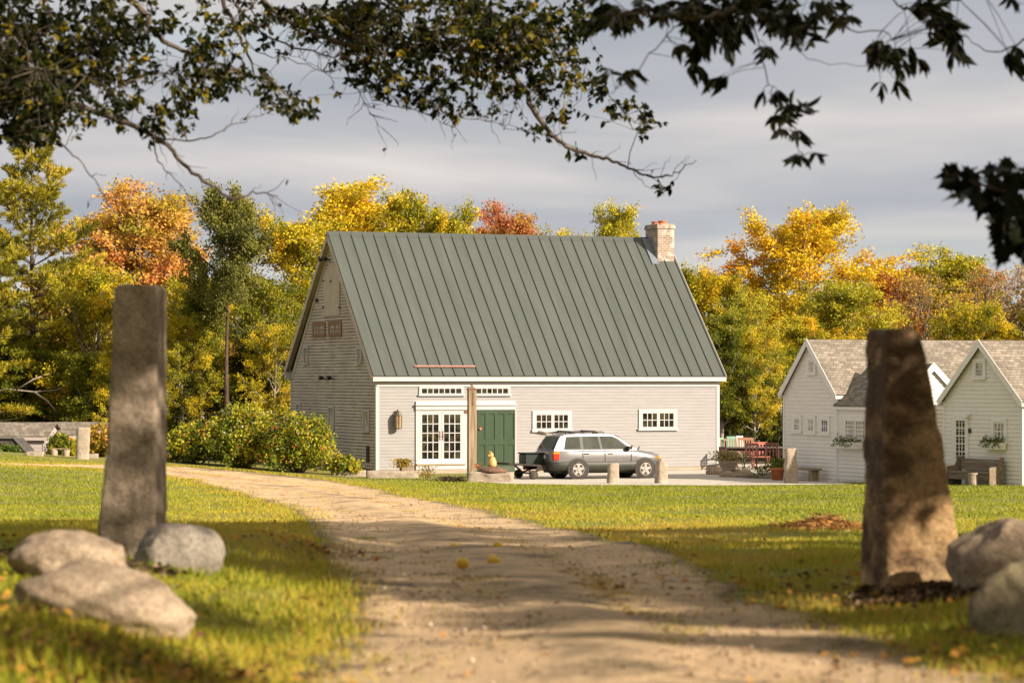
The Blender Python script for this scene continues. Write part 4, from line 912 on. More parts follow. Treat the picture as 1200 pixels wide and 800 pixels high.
for sgn in (-1, 1):
    q.tube([(.62, sgn * .57, 1.535), (.66, sgn * .57, 1.60), (2.0, sgn * .57, 1.615), (2.06, sgn * .57, 1.56)], .018, 6)
for x in (.85, 1.72):
    q.tube([(x, -.66, 1.63), (x, .66, 1.63)], .022, 6)
    for sgn in (-1, 1): q.box(x - .09, x + .09, sgn * .60 - .04, sgn * .60 + .04, 1.55, 1.63)
q.build('roof_rack', M['black_pl'], car)
for sgn in (-1, 1):
    s_ = sgn
    q = MB(); q.box(.075, .30, min(s_ * .70, s_ * .825), max(s_ * .70, s_ * .825), .66, .93); q.build('tail_light', M['red_lens'], car, bevel=.02)
    q = MB(); q.box(.07, .29, min(s_ * .71, s_ * .829), max(s_ * .71, s_ * .829), .86, .935); q.build('turn_signal', M['orange_lens'], car, bevel=.015)
    q = MB(); q.box(3.98, 4.225, min(s_ * .50, s_ * .69), max(s_ * .50, s_ * .69), .63, .76); q.build('headlight', M['clear_lens'], car, bevel=.03)
    q = MB(); q.box(4.0, 4.13, min(s_ * .69, s_ * .765), max(s_ * .69, s_ * .765), .66, .765); q.build('turn_signal', M['orange_lens'], car, bevel=.02)
    q = MB(); q.box(2.80, 2.98, min(s_ * .80, s_ * .99), max(s_ * .80, s_ * .99), 1.0, 1.13); q.build('side_mirror', M['black_pl'], car, bevel=.03)
    for x in (1.20, 2.10):
        q = MB(); q.box(x, x + .19, s_ * .845 - .02, s_ * .845 + .02, .855, .895); q.build('door_handle', M['black_pl'], car, bevel=.008)
    q = MB()
    for x in (1.16, 1.99, 2.98): q.box(x - .006, x + .006, s_ * .853 - .006, s_ * .853 + .006, .60, .965)
    q.build('door_gap', M['black_pl'], car)
    for x in (.98, 3.51):
        # arch lining, flare, tyre and rim
        q = MB(); q.lathe([(0, .845), (.385, .845), (.40, .862), (.355, .868), (0, .868)], 28, (x, 0, .335), 'y') if s_ > 0 else q.lathe([(0, -.845), (.385, -.845), (.40, -.862), (.355, -.868), (0, -.868)], 28, (x, 0, .335), 'y')
        q.build('wheel_arch', M['black_pl'], car)
        y0 = s_ * .70; y1 = s_ * .885
        q = MB(); q.lathe([(.19, y0), (.30, y0), (.325, y0 + s_ * .03), (.325, y1 - s_ * .035), (.295, y1), (.215, y1 + s_ * .004), (.20, y1 - s_ * .02), (.19, y1 - s_ * .03)], 28, (x, 0, .325), 'y')
        wh = q.build('wheel', M['rubber'], car, True)
        q = MB(); q.lathe([(0, y1 - s_ * .05), (.2, y1 - s_ * .05), (.213, y1 + s_ * .006), (.195, y1 + s_ * .008), (.185, y1 - s_ * .035), (0, y1 - s_ * .035)], 28, (x, 0, .325), 'y')
        for k in range(5):
            a = 2 * PI * k / 5 + .3; ca, sa = math.cos(a), math.sin(a); w0 = .038
            pts = [(x + ca * .03 - sa * w0 * 1.3, y1 - s_ * .034, .325 + sa * .03 + ca * w0 * 1.3), (x + ca * .19 - sa * w0 * 1.2, y1 - s_ * .034, .325 + sa * .19 + ca * w0 * 1.2), (x + ca * .19 + sa * w0 * 1.2, y1 - s_ * .034, .325 + sa * .19 - ca * w0 * 1.2), (x + ca * .03 + sa * w0 * 1.3, y1 - s_ * .034, .325 + sa * .03 - ca * w0 * 1.3)]
            q.extr(pts, (0, s_ * .03, 0))
        q.lathe([(0, y1 - s_ * .03), (.05, y1 - s_ * .03), (.045, y1 + s_ * .008), (0, y1 + s_ * .01)], 12, (x, 0, .325), 'y')
        q.build('rim', M['alloy'], wh)
        q = MB(); xm = x - .37 if x > 2 else x - .38; q.box(xm - .012, xm + .012, min(s_ * .62, s_ * .85), max(s_ * .62, s_ * .85), .16, .36); q.build('mud_flap', M['black_pl'], car)
q = MB(); q.box(.0, .09, -.22, .22, .70, .82); q.build('licence_plate', M['cot_white'], car, bevel=.004)
q = MB(); q.box(-.02, .06, -.55, .55, .36, .46); q.build('rear_bumper_step', M['black_pl'], car, bevel=.01)
q = MB(); q.tube([(3.35, -.55, .96), (3.40, -.56, 1.06), (3.40, -.57, 1.10)], .02, 6); q.build('fender_mirror', M['black_pl'], car)
q = MB(); q.box(4.2, 4.285, -.42, .42, .52, .64); q.build('grille', M['black_pl'], car, bevel=.015)
q = MB(); q.box(.3, 4.0, -.62, .62, .20, .45); q.build('underbody', M['dark'], car)

# ------------------------------------------------------------------ small tilt trailer and the box on it
tY = 100.0; tX = (618 - 600) / F * tY
tr = thing('utility_trailer', 'small dark flatbed trailer hitched behind the silver wagon', 'trailer', (tX, tY, gz(tX, tY) + .012), CA)
o = MB(); o.extr([(-.95, -.62, .50), (.80, -.62, .40), (.80, .62, .40), (-.95, .62, .50)], (0, 0, .07)); tr_d = o.build('deck', M['trailer'], tr, bevel=.008)
o = MB(); o.box(.10, .82, -.64, -.60, .30, .47); o.box(.10, .82, .60, .64, .30, .47); o.build('side_rail', M['trailer'], tr)
o = MB(); o.tube([(-.32, -.40, .47), (-.02, -.40, .22), (.55, -.40, .40)], .035, 6); o.tube([(-.32, .40, .47), (-.02, .40, .22), (.55, .40, .40)], .035, 6); o.tube([(-.05, -.62, .20), (-.05, .62, .20)], .03, 6); o.build('frame', M['iron'], tr)
for s_ in (-1, 1):
    o = MB(); o.lathe([(0, s_ * .62), (.10, s_ * .62), (.155, s_ * .64), (.155, s_ * .72), (.10, s_ * .74), (0, s_ * .75)], 20, (-.05, 0, .155), 'y'); o.build('wheel', M['rubber'], tr, True)
o = MB(); o.tube([(.75, -.30, .38), (1.25, 0, .40), (1.45, 0, .44)], .028, 6); o.tube([(.75, .30, .38), (1.25, 0, .40)], .028, 6); o.tube([(.8, -.25, .50), (1.3, 0, .62)], .02, 6); o.box(1.0, 1.06, -.03, .03, .02, .40); o.build('drawbar', M['rust'], tr)
bx_ = thing('storage_box', 'dark green plastic box lying on the flatbed trailer', 'box', (tX + .20, tY + .05, gz(tX, tY) + .53), CA)
o = MB(); o.box(-.42, .52, -.3, .3, -.03, .34); o.build('tub', M['box_green'], bx_, bevel=.03)
o = MB(); o.box(-.45, .55, -.33, .33, .341, .39); o.build('lid', M['box_green'], bx_, bevel=.02)
# ------------------------------------------------------------------ stones
def fbm(p, s, o=4):
    return mnoise.fractal(Vector(p) * s, 1.0, 2.0, o)
def standing_stone(name, label, outline, depth, Y, m, cat='standing stone', nz=48, nseg=44, rough=.02, sharp=5.0, skew=0.0, yaw=0.0, group=None, facet=.0, low=1.6, chip=.0):
    """outline: (photo row, left col, right col) from top to foot at distance Y; the stone gets its own depth"""
    base = sum(outline[-1][1:]) / 2; X = (base - 600) / F * Y; gz0 = gz(X, Y)
    rows = [(EYE + (HOR - y) / F * Y - gz0, ((a + b) / 2 - base) / F * Y, (b - a) / F * Y) for y, a, b in outline]
    rows = rows[::-1]; zs = [r[0] for r in rows]; zs[0] = -.15
    mb = MB(); H = zs[-1]; vs = []; cy, sy = math.cos(yaw), math.sin(yaw)
    zlist = list(np.linspace(zs[0], H, nz))
    for z in zlist + [H]:
        cx = np.interp(z, zs, [r[1] for r in rows]); wd = np.interp(z, zs, [r[2] for r in rows]); f = 1.0
        if z == H and len(vs) >= nz * nseg: f = .55
        dp = depth * (1 - .18 * max(z, 0) / H)
        for k in range(nseg):
            a = 2 * PI * k / nseg; c, s = math.cos(a), math.sin(a); r = (abs(c) ** sharp + abs(s) ** sharp) ** (-1 / sharp)
            px, py = c * r * wd / 2 * f, s * r * dp / 2 * f
            q = Vector((X + px, Y + py, z)); d = fbm(q + Vector((0, 0, len(label))), 2.2, 5) * rough * low + fbm(q, 9, 4) * rough * .6 + fbm(q, 24, 3) * rough * .25; cf = (min(abs(c), abs(s)) / max(abs(c), abs(s))) ** 5; d -= cf * max(0, fbm(q, 5, 4)) * chip
            if facet: d += facet * math.floor(3 * mnoise.noise(q * 1.7 + Vector((7, 3, 1)))) / 3
            l = math.hypot(px, py) + 1e-6; px += px / l * d; py += py / l * d
            px += skew * (py / max(dp, .01)) * wd * .2
            vs.append((cx + px * cy - py * sy, px * sy + py * cy, z + (fbm(q, 3, 3) * rough * .8 if z > 0 else 0)))
    n = nz + 1
    fs = [(i * nseg + k, i * nseg + (k + 1) % nseg, (i + 1) * nseg + (k + 1) % nseg, (i + 1) * nseg + k) for i in range(n - 1) for k in range(nseg)]
    fs.append(tuple((n - 1) * nseg + k for k in range(nseg)))
    mb.add(vs, fs); o = mb.build(name, M[m], None, True); o.location = (X, Y, gz0)
    return tag(o, label, cat, group)
def boulder(name, label, px, py, rx, ry, rz, m, seed, rough=.16, rot=0.0, sink=.25, cat='boulder', sub=5, Y=None, facets=0, group=None):
    cx, cy = hit(px, py) if Y is None else ((px - 600) / F * Y, Y)
    bm = bmesh.new(); bmesh.ops.create_icosphere(bm, subdivisions=sub, radius=1)
    rg_ = random.Random(seed); pl = [(Vector((rg_.gauss(0, 1), rg_.gauss(0, 1), rg_.gauss(.2, .7))).normalized(), rg_.uniform(.72, .95)) for _ in range(facets)]
    for v in bm.verts:
        p = v.co.copy()
        for nrm, dd in pl:
            t_ = p.dot(nrm)
            if t_ > dd: p -= nrm * (t_ - dd) * .9
        d = 1 + rough * mnoise.fractal(p * 1.1 + Vector((seed * 3.1, 0, 0)), 1, 2, 3) + rough * .22 * mnoise.fractal(p * 4.5 + Vector((0, seed, 0)), 1, 2, 5)
        v.co = Vector((p.x * rx * d, p.y * ry * d, p.z * rz * d))
    me = bpy.data.meshes.new(name); bm.to_mesh(me); bm.free(); me.shade_smooth()
    o = link(name, me, M[m]); o.location = (cx, cy, gz(cx, cy) + rz * (1 - 2 * sink) * 1.0); o.rotation_euler = (0, 0, rot)
    return tag(o, label, cat, group)
standing_stone('standing_stone', 'tall narrow granite gate stone on the left of the drive, dappled with shade', [(335, 143, 186), (336.5, 140, 189), (341, 138.5, 189.5), (400, 137, 190), (500, 133, 190), (560, 128, 190), (610, 122, 190.5), (662, 118, 192)], .46, 23.0, 'granite', rough=.010, sharp=20, yaw=-.10, nseg=120, nz=80, low=.9, chip=.035)
standing_stone('standing_stone', 'broad brown iron-stained gate stone on the right of the drive, tapering to a blunt top', [(386, 1030, 1052), (387.5, 1027, 1060), (394, 1026, 1067), (420, 1025, 1074), (450, 1024, 1081), (500, 1023, 1090), (560, 1022, 1101), (620, 1021, 1110), (682, 1020, 1118)], .60, 21.6, 'brownstone', rough=.015, sharp=22, yaw=.20, facet=.012, nseg=128, nz=90, low=.7, chip=.07)
boulder('boulder', 'rounded grey boulder leaning against the foot of the narrow gate stone', 210, 668, .345, .32, .27, 'greyboulder', 3, .13, .3, .33, facets=4)
boulder('boulder', 'pale humped boulder, upper of the two beside the narrow gate stone', 80, 678, .40, .36, .27, 'boulder', 8, .17, -.2, .36, facets=3)
boulder('boulder', 'long pale low boulder sloping down in front of the humped one', 118, 730, .57, .36, .26, 'boulder', 14, .17, -.3, .36, facets=2)
bpy.context.scene.objects['boulder.002'].rotation_euler = (0, R(9), -.3)
boulder('boulder', 'angular pale boulder with a broken face beside the broad gate stone', 1168, 692, .38, .36, .40, 'boulder', 21, .16, .4, .34, facets=9)
boulder('boulder', 'mossy brown block-like boulder at the right edge, nearest the camera', 1204, 744, .35, .30, .34, 'mossy', 27, .12, .1, .34, facets=12)
# row of pale stone posts at the edge of the gravel
standing_stone('stone_post', 'short pale stone post standing in front of the middle of the silver car', [(542.5, 714.5, 724), (544, 713, 724.8), (555, 712, 725), (569, 711, 725.5)], .34, 94.0, 'palestone', 'stone post', 20, 24, .012, 5, yaw=.25, group='pale stone posts along the lawn edge')
standing_stone('stone_post', 'short pale stone post with a slanted top at the front bumper of the silver car', [(539.5, 771.5, 776), (542, 769.5, 780), (548, 768.5, 781.5), (569, 768, 782)], .40, 94.0, 'palestone', 'stone post', 20, 24, .012, 5, yaw=.35, group='pale stone posts along the lawn edge')
standing_stone('stone_post', 'knobbly pale stone post beside the patio, left of the first cottage', [(525, 921, 932), (526.5, 919.5, 933), (540, 920, 933), (550, 919, 935), (567, 919, 934.5)], .34, 94.0, 'palestone', 'stone post', 24, 24, .02, 5, yaw=.2, group='pale stone posts along the lawn edge')
standing_stone('stone_post', 'wide pale stone post on the far left lawn in front of the low sheds', [(500.5, 91, 105), (502, 90, 105.5), (520, 89.5, 105), (543, 88.5, 104)], .40, 101.0, 'palestone', 'stone post', 20, 24, .012, 6, yaw=.2, group='pale stone posts along the lawn edge')
for lab, x0, x1, yt, yb, Y, dp in (('pale squared stone block in front of the black mesh canopy', 29.5, 49.5, 529.5, 539, 101, .5), ('small pale stone block right of the wide post by the low sheds', 103.5, 114, 532, 541, 102.5, .35),
                          ('long dressed granite block below the gable corner of the barn', 388, 428, 551.5, 559, 102.6, .5), ('dressed granite block below the left corner of the barn front', 429, 489, 552, 565, 101.2, .55)):
    X0, X1 = (x0 - 600) / F * Y, (x1 - 600) / F * Y; zt = EYE + (HOR - yt) / F * Y; gz0 = min(gz(X0, Y), gz(X1, Y)) - .1
    mb = MB(); bm = bmesh.new(); bmesh.ops.create_cube(bm, size=1); bmesh.ops.subdivide_edges(bm, edges=bm.edges[:], cuts=12, use_grid_fill=True)
    for v in bm.verts:
        p = v.co; q = Vector((p.x * (X1 - X0), p.y * dp, p.z * (zt - gz0))); c_ = max(abs(p.x), abs(p.y), abs(p.z)); e_ = sorted([abs(p.x), abs(p.y), abs(p.z)])
        k = .97 if e_[1] > .45 else 1.0
        v.co = q * k + Vector((1, 1, 1)) * .03 * mnoise.fractal((q + Vector((X0, 0, Y))) * 3, 1, 2, 4)
    me = bpy.data.meshes.new('stone_block'); bm.to_mesh(me); bm.free(); me.shade_smooth()
    o = link('stone_block', me, M['palestone']); o.location = ((X0 + X1) / 2, Y + dp / 2, (zt + gz0) / 2); o.rotation_euler = (0, 0, R(6)); tag(o, lab, 'stone block')
for i, (px, py, s_) in enumerate([(840, 556, .33), (852, 559, .26), (862, 558, .30), (873, 557, .24), (846, 552, .28)]):
    boulder('rock', ['low grey rock touching the right corner of the barn', 'small tan rock in front of the stone planter', 'flat tan rock below the bowl planter', 'small grey rock at the right end of the planter rocks', 'rock tucked behind the others under the bowl planter'][i], px, py, s_ * 1.25, s_, s_ * .62, 'boulder', 40 + i, .2, i, .3, 'rock', 3, group='rocks under the bowl planter')

# ------------------------------------------------------------------ post, slab, fire bowl, figure
pY = 98.2; pX = (553 - 600) / F * pY; zp = gz(pX, pY)
po = thing('timber_post', 'tall weathered square timber post with iron straps in front of the green door', 'post', (pX, pY, zp), R(12))
hh_ = EYE + (HOR - 453.5) / F * pY - zp; pw = .145
o = MB(); o.prism([(-pw, -.2), (pw, -.2), (pw * .95, hh_ - .05), (pw * .2, hh_ + .02), (-pw * .95, hh_ - .03)], -pw, pw); o.build('shaft', M['wood_post'], po, bevel=.012)
o = MB(); o.box(-.022, .022, -pw - .012, -pw - .001, hh_ - .62, hh_ - .02); o.tube([(0, -pw * .3, hh_), (0, -pw * .3, hh_ + .09), (-.05, -pw * .3, hh_ + .06)], .028, 6); o.box(-pw - .01, pw + .01, -pw - .01, pw + .01, hh_ - .10, hh_ - .055); o.build('iron_strap', M['rust'], po)
sY = 96.6; sx0, sx1 = (547 - 600) / F * sY, (602.5 - 600) / F * sY; zs_ = gz((sx0 + sx1) / 2, sY)
bm = bmesh.new(); bmesh.ops.create_cube(bm, size=1); bmesh.ops.subdivide_edges(bm, edges=bm.edges[:], cuts=10, use_grid_fill=True)
for v in bm.verts:
    q = Vector((v.co.x * (sx1 - sx0), v.co.y * 1.1, v.co.z * .42)); v.co = q + Vector((1, 1, 1)) * .05 * mnoise.fractal(q * 1.9, 1, 2, 4)
me = bpy.data.meshes.new('stone_slab'); bm.to_mesh(me); bm.free(); me.shade_smooth()
o = link('stone_slab', me, M['palestone']); o.location = ((sx0 + sx1) / 2, sY + .55, zs_ + .10); tag(o, 'thick irregular granite slab lying at the foot of the timber post', 'stone slab')
fX, fY = (577.5 - 600) / F * 97.2, 97.2; ftz = zs_ + .31
fb = thing('fire_bowl', 'wide rusted iron lid lying on the granite slab', 'fire bowl', (fX, fY, ftz), 0)
o = MB(); o.lathe([(0, -.02), (.44, -.02), (.50, .04), (.47, .09), (.25, .17), (.06, .21), (0, .21)], 26, (0, 0, 0)); o.build('lid', M['rust'], fb, True)
o = MB(); o.tube([(-.07, 0, .19), (-.06, 0, .27), (.06, 0, .27), (.07, 0, .19)], .014, 6); o.build('handle', M['iron'], fb)
fg = thing('figurine', 'small yellow seated animal figurine on the rusted lid', 'figurine', (fX - .02, fY - .02, ftz + .185), R(25))
M['yellow'] = mat('yellow_glazed_clay', (.52, .30, .09), (.68, .44, .17), 6, .5)
o = MB(); prof_ = [(0, 0), (.13, .0), (.15, .08), (.14, .18), (.10, .28), (.07, .33)]; o.lathe(prof_ + [(0, .34)], 14, (0, 0, 0)); body_ = o.build('figure_body', M['yellow'], fg, True)
o = MB(); o.lathe([(0, .30), (.06, .32), (.09, .38), (.08, .44), (.04, .48), (0, .49)], 12, (-.05, -.01, 0)); o.tube([(-.10, -.02, .38), (-.17, -.03, .36)], [.05, .03], 8); o.tube([(-.06, .05, .46), (-.07, .06, .52)], [.03, .008], 6); o.tube([(-.06, -.06, .46), (-.07, -.07, .52)], [.03, .008], 6); o.build('figure_head', M['yellow'], fg, True)
# ------------------------------------------------------------------ fallen apples
ap0 = None
for i, (px, py, lab) in enumerate([(542, 668, 'yellow apple lying in the shade of the drive, nearest of the four'), (574.5, 664, 'yellow apple lying in the drive behind the nearest one'), (579.5, 644, 'bright yellow apple on the sunlit stripe of the drive'), (531, 644, 'small half-rotten yellow apple, leftmost on the sunlit stripe')]):
    x, y = hit(px, py)
    if ap0 is None:
        M['apple'] = mat('yellow_apple_skin', (.66, .40, .035), (.78, .50, .05), 9, .4)
        t_ = thing('fallen_apple', lab, 'apple', (x, y, gz(x, y) + .012), 0, 'yellow apples fallen on the drive'); ap0 = t_; t_.scale = (1.3,) * 3
        o = MB(); o.lathe([(0, .012), (.018, .006), (.036, .014), (.046, .040), (.043, .062), (.028, .078), (.012, .079), (0, .072)], 16); o.build('flesh', M['apple'], t_, True)
        o = MB(); o.tube([(0, 0, .071), (.004, .002, .085), (.010, .003, .094)], .0025, 5); o.build('stem', M['bark'], t_)
    else:
        t_ = dup(ap0, (x, y, gz(x, y) + .010), i * 1.3, (1.3, 1.38, 1.2)[i % 3], lab); t_.rotation_euler = (.5 * i, .3, i)
# ------------------------------------------------------------------ planters
def plant_leaves(parent, name, n, ctr, sd, zr, size, m, seed, up=.6):
    r_ = rs(seed); C = np.stack([ctr[0] + r_.normal(0, sd[0], n), ctr[1] + r_.normal(0, sd[1], n), r_.uniform(zr[0], zr[1], n)], -1)
    D = rdir(n, r_); D[:, 2] = np.abs(D[:, 2]) + up; D /= np.linalg.norm(D, axis=1, keepdims=True)
    V_ = leaf_quads(C, D, rdir(n, r_), r_.uniform(size * .7, size * 1.4, n), r_.uniform(size * .3, size * .6, n))
    return link(name, np_mesh(name, V_, np.arange(len(V_)), 4, {'rnd': r_.rand(n)}), M[m], parent)
M['leaf_yel'] = leafmat('yellow_flower_leaves', [(0, (.14, .13, .015)), (.4, (.30, .22, .02)), (.75, (.50, .32, .03)), (1, (.62, .40, .05))], .3, .1)
M['leaf_straw'] = leafmat('dry_grassy_leaves', [(0, (.20, .17, .05)), (.5, (.42, .34, .13)), (1, (.56, .46, .22))], .3, .1)
M['petal'] = leafmat('orange_petals', [(0, (.55, .14, .03)), (.5, (.75, .30, .05)), (1, (.72, .42, .22))], .3, .1)
x, y = (473 - 600) / F * 101.5, 101.5
zt_ = EYE + (HOR - 552.5) / F * y
p = thing('flower_pot', 'low grey trough of yellow flowers on the granite block by the barn corner', 'flower pot', (x, y, zt_), R(21))
o = MB(); o.prism([(-.10, 0), (.30, 0), (.33, .18), (-.13, .18)], -.12, .12); o.build('trough', M['wood_grey'], p, bevel=.01)
plant_leaves(p, 'foliage', 900, (-.02, 0), (.16, .08), (.12, .42), .07, 'leaf_yel', 1)
x, y = (500 - 600) / F * 99.0, 99.0
p = thing('yellow_plant', 'thin yellow-leaved seedling in the grass below the french doors', 'plant', (x, y, gz(x, y)), 0)
o = MB(); [o.tube([(0, 0, 0), (.1 * math.cos(a), .08 * math.sin(a), .2), (.22 * math.cos(a) + .02, .2 * math.sin(a), .38)], .008, 4) for a in (0, 1.4, 2.6, 4)]; o.build('stem', M['bark'], p)
plant_leaves(p, 'foliage', 260, (0, 0), (.14, .14), (.06, .46), .07, 'leaf_yel', 2)
x, y = (529 - 600) / F * 97.0, 97.0
p = thing('shadow_leaf_patch', 'low patch of dark leaves in place of a shadow left of the timber post', 'plant', (x, y, gz(x, y)), 0)  # dark leaves added to stand for the shadow beside the post
o = MB(); [o.tube([(0, 0, 0), (.3 * math.cos(a), .15 * math.sin(a), .06), (.5 * math.cos(a), .25 * math.sin(a), .03)], .008, 4) for a in (0, 1.1, 2.2, 3.2, 4.4, 5.4)]; o.build('stem', M['bark'], p)
M['leaf_dark'] = leafmat('shadow_patch_leaves', [(0, (.03, .025, .015)), (.6, (.07, .05, .025)), (1, (.13, .08, .04))], .2, .1)
plant_leaves(p, 'foliage', 700, (0, 0), (.28, .14), (.01, .16), .07, 'leaf_dark', 5, 0)
x, y = (560.5 - 600) / F * 97.4, 97.4
p = thing('orange_flower', 'little pale orange flower clump between the timber post and the rusted lid', 'flower', (x, y, zs_ + .30), 0)
o = MB(); [o.tube([(0, 0, 0), (.05 * math.cos(a), .05 * math.sin(a), .1), (.1 * math.cos(a), .1 * math.sin(a), .2)], .006, 4) for a in (0, 1.4, 2.6, 4)]; o.build('stem', M['bark'], p)
plant_leaves(p, 'petals', 90, (0, 0), (.08, .07), (.10, .26), .06, 'petal', 9)
# bowl planter on the rocks at the barn corner
x, y = (853.5 - 600) / F * 103.0, 103.0; zb_ = EYE + (HOR - 553.5) / F * y
p = thing('bowl_planter', 'round grey stone bowl of dry grassy plants at the right corner of the barn', 'planter', (x, y, zb_ - .02), 0)
o = MB(); o.lathe([(0, 0), (.16, 0), (.18, .08), (.30, .24), (.34, .38), (.37, .40), (.37, .44), (.30, .44), (.25, .36), (0, .36)], 24); o.build('bowl', M['sill_wood'], p, True)
plant_leaves(p, 'foliage', 900, (-.03, 0), (.20, .16), (.40, .72), .11, 'leaf_straw', 12, .7)
# terracotta pot
x, y = (911 - 600) / F * 98.6, 98.6
p = thing('terracotta_pot', 'terracotta pot with a leafy green plant beside the knobbly stone post', 'flower pot', (x, y, gz(x, y)), 0)
o = MB(); o.lathe([(0, 0), (.17, 0), (.235, .36), (.265, .36), (.27, .44), (.23, .44), (.22, .40), (0, .40)], 24); o.build('pot', M['terra'], p, True)
plant_leaves(p, 'foliage', 420, (0, 0), (.17, .15), (.38, .68), .10, 'leaf_shrub', 13)
x, y = (898 - 600) / F * 100.5, 100.5
p = thing('low_shrub', 'low dark herb clump left of the terracotta pot', 'shrub', (x, y, gz(x, y)), 0)
o = MB(); [o.tube([(0, 0, 0), (.2 * math.cos(a), .2 * math.sin(a), .12), (.35 * math.cos(a), .3 * math.sin(a), .25)], .008, 4) for a in (0, 1.1, 2.2, 3.2, 4.4, 5.4)]; o.build('stem', M['bark'], p)
plant_leaves(p, 'foliage', 800, (0, 0), (.30, .2), (.0, .42), .08, 'leaf_shrub', 14, .2)
# stone ledge of the patio
o = MB(); o.extr([(7.55, 101.6, -.1), (9.0, 99.7, -.1), (9.3, 100.1, -.1), (8.0, 102.2, -.1)], (0, 0, .23)); tag(o.build('stone_ledge', M['granite'], None, bevel=.02), 'flat grey stone ledge at the front of the patio', 'ledge')

# ------------------------------------------------------------------ patio table and chairs
TY = 111.5; TX = (884 - 600) / F * TY; tz = gz(TX, TY) + .012
t_ = thing('patio_table', 'long dark-topped patio table with red-brown legs between barn and cottage', 'table', (TX, TY, tz), R(-4))
o = MB(); o.box(-1.22, 1.15, -.48, .48, .80, .85); o.build('tabletop', M['tabletop'], t_, bevel=.012)
for sx in (-1.02, .95):
    for sy_ in (-.38, .38): MB().box(sx - .05, sx + .05, sy_ - .05, sy_ + .05, 0, .80).build('leg', M['redwood'], t_)
o = MB(); o.box(-1.0, .93, -.39, -.36, .70, .798); o.box(-1.0, .93, .36, .39, .70, .798); o.build('apron', M['redwood'], t_)
def chair(name, label, m, loc, rz, seat_h=.45, back_h=.95, wd=.46, slats=4, group=None):
    c = thing(name, label, 'chair', loc, rz, group)
    o = MB(); [o.box(-wd / 2, wd / 2, -.22 + .11 * i, -.22 + .11 * i + .095, seat_h - .03, seat_h) for i in range(4)]; o.build('seat', M[m], c)
    o = MB(); o.box(-wd / 2 + .03, wd / 2 - .03, .235, .262, back_h - .10, back_h)
    for i in range(slats): x0 = -wd / 2 + .05 + (wd - .14) * i / (slats - 1); o.box(x0, x0 + .05, .238, .258, seat_h + .05, back_h - .102)
    o.build('backrest', M[m], c)
    for sx in (-1, 1):
        a = sx * (wd / 2 - .02)
        o = MB(); o.tube([(a, .25, back_h), (a, .25, seat_h), (a, .12, seat_h * .5), (a, -.2, 0)], .022, 5); o.build('leg', M[m], c)
        o = MB(); o.tube([(a, -.20, seat_h - .03), (a, .02, seat_h * .5), (a, .24, 0)], .022, 5); o.build('leg', M[m], c)
        o = MB(); o.box(a - .03, a + .03, -.22, .25, seat_h + .19, seat_h + .215); o.build('armrest', M[m], c)
    return c
def chx(px, Y): return ((px - 600) / F * Y, Y, gz((px - 600) / F * Y, Y) + .012)
chair('slat_chair', 'dark red slatted chair at the near side of the patio table, left of its twin', 'redwood', chx(879, 110.6), R(180 + 8), group='chairs round the patio table', back_h=1.02, wd=.52)
chair('slat_chair', 'dark red slatted chair on the near side of the patio table, nearest the stone post', 'redwood', chx(904.5, 110.6), R(180 - 6), group='chairs round the patio table', back_h=1.04, wd=.52)
chair('slat_chair', 'dark red slatted chair at the barn end of the patio table', 'redwood', chx(853, 110.4), R(120), group='chairs round the patio table', back_h=.88)
chair('painted_chair', 'coral painted chair pulled back behind the middle of the patio table', 'coral', chx(892, 113.0), R(10), group='chairs round the patio table', back_h=1.00, wd=.62, slats=5)
chair('painted_chair', 'peach painted chair behind the table just right of the mint chair', 'peach', chx(873, 113.6), R(-8), group='chairs round the patio table', back_h=1.16, wd=.62, slats=6)
chair('painted_chair', 'mint green painted chair with a white cloth over it behind the table', 'teal', chx(863, 114.2), R(14), group='chairs round the patio table', back_h=1.20, wd=.66, slats=6)
chair('painted_chair', 'mint green chair half hidden by the barn corner', 'teal', chx(844, 114.2), R(30), group='chairs round the patio table', back_h=1.14, wd=.66, slats=6)
chair('painted_chair', 'peach chair between the two mint chairs behind the table', 'peach', chx(853.5, 115.0), R(0), group='chairs round the patio table', back_h=1.1, wd=.66, slats=6)
X_, Y_, Z_ = chx(864.5, 114.3)
o = MB(); o.extr([(X_ - .05, Y_ + .16, Z_ + 1.22), (X_ + .22, Y_ + .20, Z_ + 1.22), (X_ + .24, Y_ + .20, Z_ + .72), (X_ - .03, Y_ + .16, Z_ + .66)], (0, -.04, 0)); tag(o.build('white_cloth', M['cloth'], None, bevel=.01), 'white cloth draped over the back of the mint chair', 'cloth')
# bench under the first cottage's gable
q = inwall(C1, 955, 540, .45)
bn = thing('plank_bench', 'rough plank bench on two log legs along the wall of the first cottage', 'bench', (q.x, q.y, gz(q.x, q.y)), -A1)
o = MB(); o.box(-1.05, .95, -.19, .19, .38, .45); o.build('seat', M['wood_post'], bn, bevel=.012)
for sx in (-.75, .70): MB().box(sx - .12, sx + .12, -.15, .15, -.05, .379).build('leg', M['wood_post'], bn, bevel=.02)
